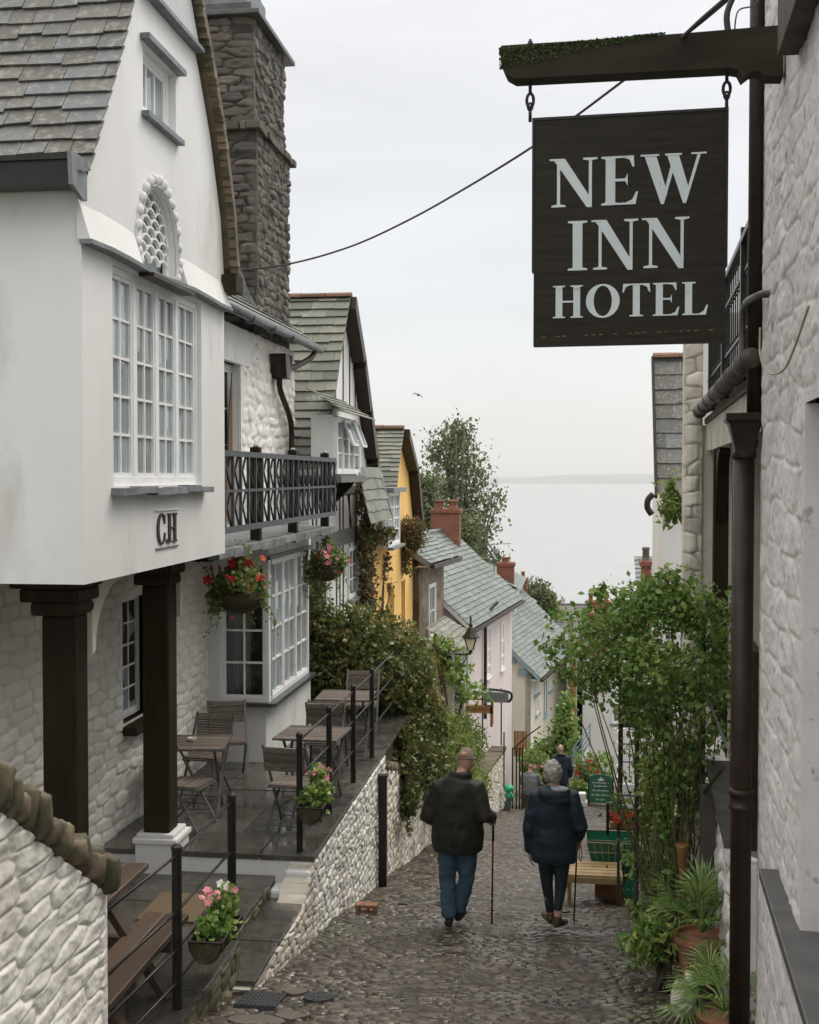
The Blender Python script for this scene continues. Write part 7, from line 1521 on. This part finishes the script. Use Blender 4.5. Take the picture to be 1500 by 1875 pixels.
def person(loc, label, J, H=1.75, scale=1.0, rz=0, vox=.010):
    """J: joints and garment sections"""
    P = thing('person', label, 'person', (0, 0, 0)); V = Vector
    hc = V(J['head']); hr = J.get('head_r', (.076, .096, .112)); b = MB(); fw = V(J.get('look', (0, 1, 0))).normalized(); sd = V((fw.y, -fw.x, 0)).normalized(); upv = sd.cross(fw)
    M3 = Matrix((sd, fw, upv)).transposed()
    n0 = len(b.v); b.ball((0, 0, 0), hr, 20, 14)
    for i in range(n0, len(b.v)): 
        q = b.v[i]; k = 1-.16*max(0, -q.z/hr[2])*(1 if q.y < 0 else .55); b.v[i] = hc+M3 @ V((q.x*k, q.y*k, q.z))
    L = lambda x, y, z: hc+M3 @ V((x, y, z))
    b.ball(L(0, hr[1]*.98, -.018), (.013, .018, .020), 8, 6); b.ball(L(0, hr[1]*.86, -.055), (.028, .016, .012), 8, 6); b.ball(L(0, hr[1]*.72, -.088), (.032, .026, .022), 8, 6)
    for s in (-1, 1): b.ball(L(s*(hr[0]+.004), -.004, -.012), (.010, .020, .031), 8, 6)
    nk = V(J['neck']); b.tube([hc+V((0, -.012, -.05)), nk.lerp(hc, .45), nk, nk+V((0, 0, -.08))], [.056, .055, .060, .085], 14)
    sh, el, wr = J['sh'], J['el'], J['wr']; T = J['torso']
    b.tube([V((c[0], c[1], z)) for z, rx, ry, c in T], None, 18, ell=([max(.03, rx-.035) for z, rx, ry, c in T], [max(.03, ry-.035) for z, rx, ry, c in T]), side=(1, 0, 0))
    for s in (0, 1):
        b.tube([V(sh[s]), V(sh[s]).lerp(V(el[s]), .5), V(el[s]), V(el[s]).lerp(V(wr[s]), .55), V(wr[s])], [.050, .044, .038, .034, .024], 12)
        hn = J['hand'][s]; hand(b, wr[s], hn[0], hn[1], hn[2], grip=hn[3], mirror=1 if s == 0 else -1)
        h, k, a = J['hip'][s], J['knee'][s], J['ank'][s]; b.tube([V(h), V(h).lerp(V(k), .5), V(k), V(k).lerp(V(a), .4), V(a)], [.078, .068, .052, .048, .034], 12); b.tube([V(a), V(a)+V((0, .02, -.04)), V(a)+V((0, .09, -.05))], [.034, .035, .028], 10)
    body = remesh(b.build('body', 'skin', P), min(.008, vox*.62), 2)
    for s in (-1, 1): MB().ball(L(s*.030, hr[1]*.86, .008), .010, 8, 6).build('eye', 'letter_white', body, smooth=True)
    j = MB(); j.tube([V((c[0], c[1], z)) for z, rx, ry, c in T], None, 22, ell=([rx for z, rx, ry, c in T], [ry for z, rx, ry, c in T]), side=(1, 0, 0))
    sr = J.get('sleeve', (.085, .075, .066, .056))
    for s in (0, 1):
        a, e, w = V(sh[s]), V(el[s]), V(wr[s]); w2 = e.lerp(w, .93); j.tube([a.lerp(V((0, a.y, a.z)), .35), a, a.lerp(e, .5), e, e.lerp(w2, .5), w2], [sr[0], sr[0], (sr[0]+sr[1])/2, sr[1], sr[2], sr[3]], 14)
    if 'collar' in J:
        c, rx, ry, r, tilt = J['collar']; c = V(c); pts = [c+V((rx*math.cos(R(t)), ry*math.sin(R(t)), tilt*math.sin(R(t)))) for t in range(0, 361, 20)]; j.tube(pts, r, 8)
    jk = remesh(j.build('jacket', J['jm'], P), vox, 3, J.get('fold', (.022, .16)))
    if 'hood' in J:
        h = MB(); 
        for c, r in J['hood']: h.ball(c, r, 16, 10)
        remesh(h.build('hood', J['jm'], jk), vox, 5, (.018, .12)); c, r = J['lining']; MB().ball(c, r, 16, 8).build('hood_lining', 'hood_lining', jk, smooth=True)
    t = MB(); hips = (V(J['hip'][0])+V(J['hip'][1]))/2; wz = J.get('waist', .14); t.tube([hips+V((0, 0, .16)), hips+V((0, 0, .05)), hips+V((0, 0, -.08))], None, 16, ell=([wz, wz*1.12, wz*.95], [.11, .125, .10]), side=(1, 0, 0))
    lr = J['leg_r']
    for s in (0, 1):
        h, k, a = V(J['hip'][s]), V(J['knee'][s]), V(J['ank'][s]); hem = V(J['hem'][s]) if 'hem' in J else a; t.tube([h, h.lerp(k, .5), k, k.lerp(hem, .5), hem], list(lr), 14)
    remesh(t.build('trousers', J['tm'], P), vox, 3, J.get('tfold', (.016, .09)))
    for s in (0, 1):
        a = V(J['ank'][s]); pt = V(J['toe'][s]).normalized(); m = MB(); up_ = V((0, 0, 1)); st = a-V((0, 0, .05))
        m.tube([st-pt*.055, st-pt*.03, st+pt*.05, st+pt*.12, st+pt*.17], None, 12, ell=([.030, .042, .046, .048, .032], [.034, .044, .038, .028, .018]), side=pt.cross(up_)); m.tube([a+V((0, 0, .02)), st], [.040, .042], 10)
        remesh(m.build('shoe', J['sm'], P), .008, 2)
    if J.get('cap'):
        c = MB(); n0 = 0; c.ball((0, 0, 0), (hr[0]*1.09, hr[1]*1.08, hr[2]*1.0), 22, 14); vs = []
        for q in c.v: q2 = V((q.x, q.y, max(q.z, .025+.015*(q.y/hr[1])))); vs.append(L(q2.x, q2.y, q2.z+.004))
        c.v = vs; c.add([L(x, hr[1]*.85+y, .03-.25*y) for x, y in ((-.06, 0), (-.055, .05), (0, .075), (.055, .05), (.06, 0))], [(0, 1, 2, 3, 4)]); cp = c.build('cap', 'cap', P, smooth=True)
        m = MB(); m.tube([L(hr[0]*1.10*math.cos(R(a)), hr[1]*1.09*math.sin(R(a)), .022+.015*math.sin(R(a))) for a in range(0, 361, 15)], .009, 6); m.build('cap_band', 'cap', cp)
        MB().ball(L(0, -hr[1]*.99, .045), (.034, .016, .026), 12, 8).build('cap_opening', 'skin', cp, smooth=True)
    if J.get('hair'):
        hm, kx, ky, kz, oy, oz, low = J['hair']; c = MB(); c.ball((0, 0, 0), (hr[0]*kx, hr[1]*ky, hr[2]*kz), 22, 16); vs = []
        for q in c.v:
            w = 1+.05*math.sin(q.x*90+q.z*60)+.04*math.sin(q.y*110+q.z*40)
            q = q*w; q.y = min(q.y, hr[1]*.55) if q.z < hr[2]*.45 else q.y; q.z = max(q.z, low); vs.append(L(q.x, q.y+oy, q.z+oz))
        c.v = vs; h = c.build('hair', hm, P); remesh(h, .008, 2, (.020, .03))
    P.location = loc; P.scale = (scale,)*3; P.rotation_euler = (0, 0, rz)
    return P
def foot(px_, py_):
    z = -4.4
    for _ in range(10): c = at(px_, py_, Z=z); z = street_z(c.y)
    return c
c = foot(838, 1697)
person((c.x, c.y, c.z+.0), 'older man in black jacket, blue jeans and brown cap walking away with a red stick', dict(
    head_r=(.082, .104, .122), head=(.075, .085, 1.632), look=(.22, 1, -.34), neck=(.03, .02, 1.50), sh=[(-.185, 0, 1.385), (.185, 0, 1.385)], el=[(-.292, -.03, 1.09), (.275, -.07, 1.13)], wr=[(-.225, .17, 1.0), (.315, .14, 1.065)],
    hand=[((.4, .8, -.3), (1, 0, 0), .5, False), ((.25, .7, -.55), (-.3, -.2, -1), .7, True)],
    torso=[(.76, .235, .165, (0, 0)), (.80, .250, .175, (0, 0)), (.95, .258, .185, (0, 0)), (1.10, .248, .18, (0, 0)), (1.25, .245, .165, (0, -.01)), (1.36, .225, .15, (0, -.01)), (1.44, .16, .125, (.01, .0)), (1.50, .095, .095, (.02, .02))],
    collar=((.03, .02, 1.505), .088, .088, .034, -.01), jm='coat_black', tm='jeans', sm='shoe_black', waist=.15, hip=[(-.095, 0, .84), (.095, 0, .84)], knee=[(-.105, .03, .46), (.085, .05, .47)], ank=[(-.085, -.02, .10), (.005, .10, .12)],
    leg_r=(.108, .098, .080, .076, .070), toe=[(-.05, 1, 0), (.25, 1, 0)], cap=True, sleeve=(.092, .084, .074, .064), fold=(.035, .16), tfold=(.024, .08)))
p = Vector((c.x+.335, c.y+.225, 0)); z0 = street_z(p.y-.0); st = thing('walking_stick', 'thin dark red walking stick held by the man in the brown cap', 'walking stick', (p.x, p.y, z0))
MB().tube([(p.x-.012, p.y, z0), (p.x, p.y-.02, c.z+1.02)], .0095, 8).build('shaft', 'stick_red', st, smooth=True); MB().tube(smooth_path([(p.x, p.y-.10, c.z+1.035), (p.x, p.y-.03, c.z+1.055), (p.x, p.y+.05, c.z+1.04)]), .014, 8).build('handle', 'iron_black', st, smooth=True); MB().tube([(p.x, p.y-.02, c.z+1.0), (p.x, p.y-.021, c.z+.80)], .0125, 8).build('sleeve', 'iron_black', st, smooth=True)
c = foot(1013, 1700)
person((c.x, c.y, c.z), 'grey-haired woman in navy hooded coat and dark leggings walking away with a stick', dict(
    head=(-.012, .03, 1.545), look=(-.05, 1, -.12), neck=(0, .01, 1.42), sh=[(-.165, 0, 1.315), (.175, 0, 1.315)], el=[(-.235, -.03, 1.01), (.262, -.05, 1.03)], wr=[(-.235, .02, .735), (.235, .12, .86)],
    hand=[((.12, .15, -1), (1, .2, 0), .45, False), ((.0, .55, -.75), (-.2, -.5, -.8), .7, True)],
    torso=[(.67, .215, .150, (.0, 0)), (.72, .228, .16, (0, 0)), (.88, .228, .165, (0, 0)), (1.03, .208, .15, (0, 0)), (1.18, .208, .145, (0, -.01)), (1.29, .195, .135, (0, -.01)), (1.36, .13, .11, (0, 0)), (1.42, .08, .085, (0, .0))],
    hood=[((.0, -.085, 1.355), (.155, .085, .075)), ((.03, -.10, 1.30), (.135, .07, .07)), ((.09, -.03, 1.37), (.085, .09, .05)), ((-.08, -.03, 1.37), (.075, .09, .045))], lining=((.045, -.075, 1.405), (.105, .070, .030)),
    jm='coat_navy', tm='leggings', sm='shoe_brown', waist=.135, hip=[(-.085, 0, .80), (.085, 0, .80)], knee=[(-.062, .06, .43), (.075, -.01, .44)], ank=[(-.03, .14, .09), (.045, -.06, .13)], hem=[(-.032, .135, .12), (.045, -.055, .20)],
    leg_r=(.092, .078, .060, .050, .042), toe=[(-.45, 1, 0), (.55, 1, -.25)], hair=('hair_grey', 1.34, 1.12, 1.10, -.022, .008, -.105), head_r=(.072, .092, .108), sleeve=(.084, .073, .062, .050), fold=(.030, .15), tfold=(.010, .08)))
p = Vector((c.x+.235, c.y+.20, 0)); q = Vector((c.x+.205, c.y+.50, 0)); z0 = street_z(q.y); st = thing('walking_stick', 'black walking stick with wrist strap held by the grey-haired woman', 'walking stick', (q.x, q.y, z0))
MB().tube([(q.x, q.y, z0), (p.x, p.y, c.z+.84)], .0085, 8).build('shaft', 'iron_black', st, smooth=True); MB().tube(smooth_path([(p.x, p.y-.07, c.z+.845), (p.x, p.y-.01, c.z+.86), (p.x, p.y+.06, c.z+.845)]), .013, 8).build('handle', 'iron_black', st, smooth=True); MB().tube(smooth_path([(p.x+.02, p.y-.03, c.z+.84), (p.x+.045, p.y-.04, c.z+.70), (p.x+.03, p.y-.03, c.z+.62), (p.x+.015, p.y-.03, c.z+.74)]), .004, 5).build('strap', 'iron_black', st)
c = street_at(1029, 31.5)
person(c, 'bald man in navy coat walking away far down the street', dict(
    head=(-.01, .02, 1.63), look=(0, 1, -.1), neck=(0, 0, 1.50), sh=[(-.19, 0, 1.39), (.19, 0, 1.39)], el=[(-.25, -.02, 1.10), (.27, -.03, 1.10)], wr=[(-.24, .08, .86), (.26, .06, .86)], hand=[((0, .2, -1), (1, 0, 0), .4, False), ((0, .2, -1), (-1, 0, 0), .4, False)],
    torso=[(.72, .20, .15, (0, 0)), (.95, .215, .16, (0, 0)), (1.2, .235, .155, (0, 0)), (1.36, .22, .14, (0, 0)), (1.44, .15, .12, (0, 0)), (1.50, .09, .09, (0, 0))], collar=((0, -.02, 1.47), .09, .09, .04, -.02), jm='coat_navy', tm='leggings', sm='shoe_black', hip=[(-.09, 0, .82), (.09, 0, .82)], knee=[(-.09, .08, .46), (.09, -.02, .46)], ank=[(-.09, .08, .10), (.09, -.12, .12)], leg_r=(.10, .085, .068, .06, .055), toe=[(0, 1, 0), (0, 1, 0)], sleeve=(.085, .075, .065, .055)), vox=.016, scale=.98)
# crouching figure with a light hat beside the iron bars
c = street_at(972, 31.8)
person(c, 'stooping person in grey and black sitting by the iron bars left of the bald man', dict(
    head=(.02, .14, 1.02), look=(.6, 1, -.5), neck=(.0, .06, .92), sh=[(-.17, .02, .84), (.17, .02, .84)], el=[(-.22, .12, .62), (.24, .12, .62)], wr=[(-.1, .34, .56), (.30, .30, .56)], hand=[((.3, 1, -.2), (0, 0, -1), .5, False), ((.3, 1, -.2), (0, 0, -1), .5, False)],
    torso=[(.36, .20, .17, (0, -.05)), (.5, .21, .17, (0, -.05)), (.7, .21, .16, (0, -.02)), (.83, .19, .14, (0, .02)), (.92, .09, .09, (0, .05))], collar=((0, .05, .93), .08, .08, .03, 0), jm='cloth_grey', tm='leggings', sm='shoe_black', hip=[(-.1, .0, .42), (.1, .0, .42)], knee=[(-.14, .42, .46), (.14, .42, .46)], ank=[(-.14, .40, .09), (.14, .40, .09)], leg_r=(.11, .095, .075, .065, .055), toe=[(0, 1, 0), (.2, 1, 0)], sleeve=(.08, .07, .06, .05), cap=True), vox=.016)
s = c; tag(MB().box((s.x-.22, s.y-.22, s.z-.02), (s.x+.22, s.y+.10, s.z+.30)).box((s.x-.26, s.y-.24, s.z+.30), (s.x+.26, s.y+.12, s.z+.34)).build('stool', 'timber_brown', bevel=.01), 'low brown stool under the stooping person', 'stool')
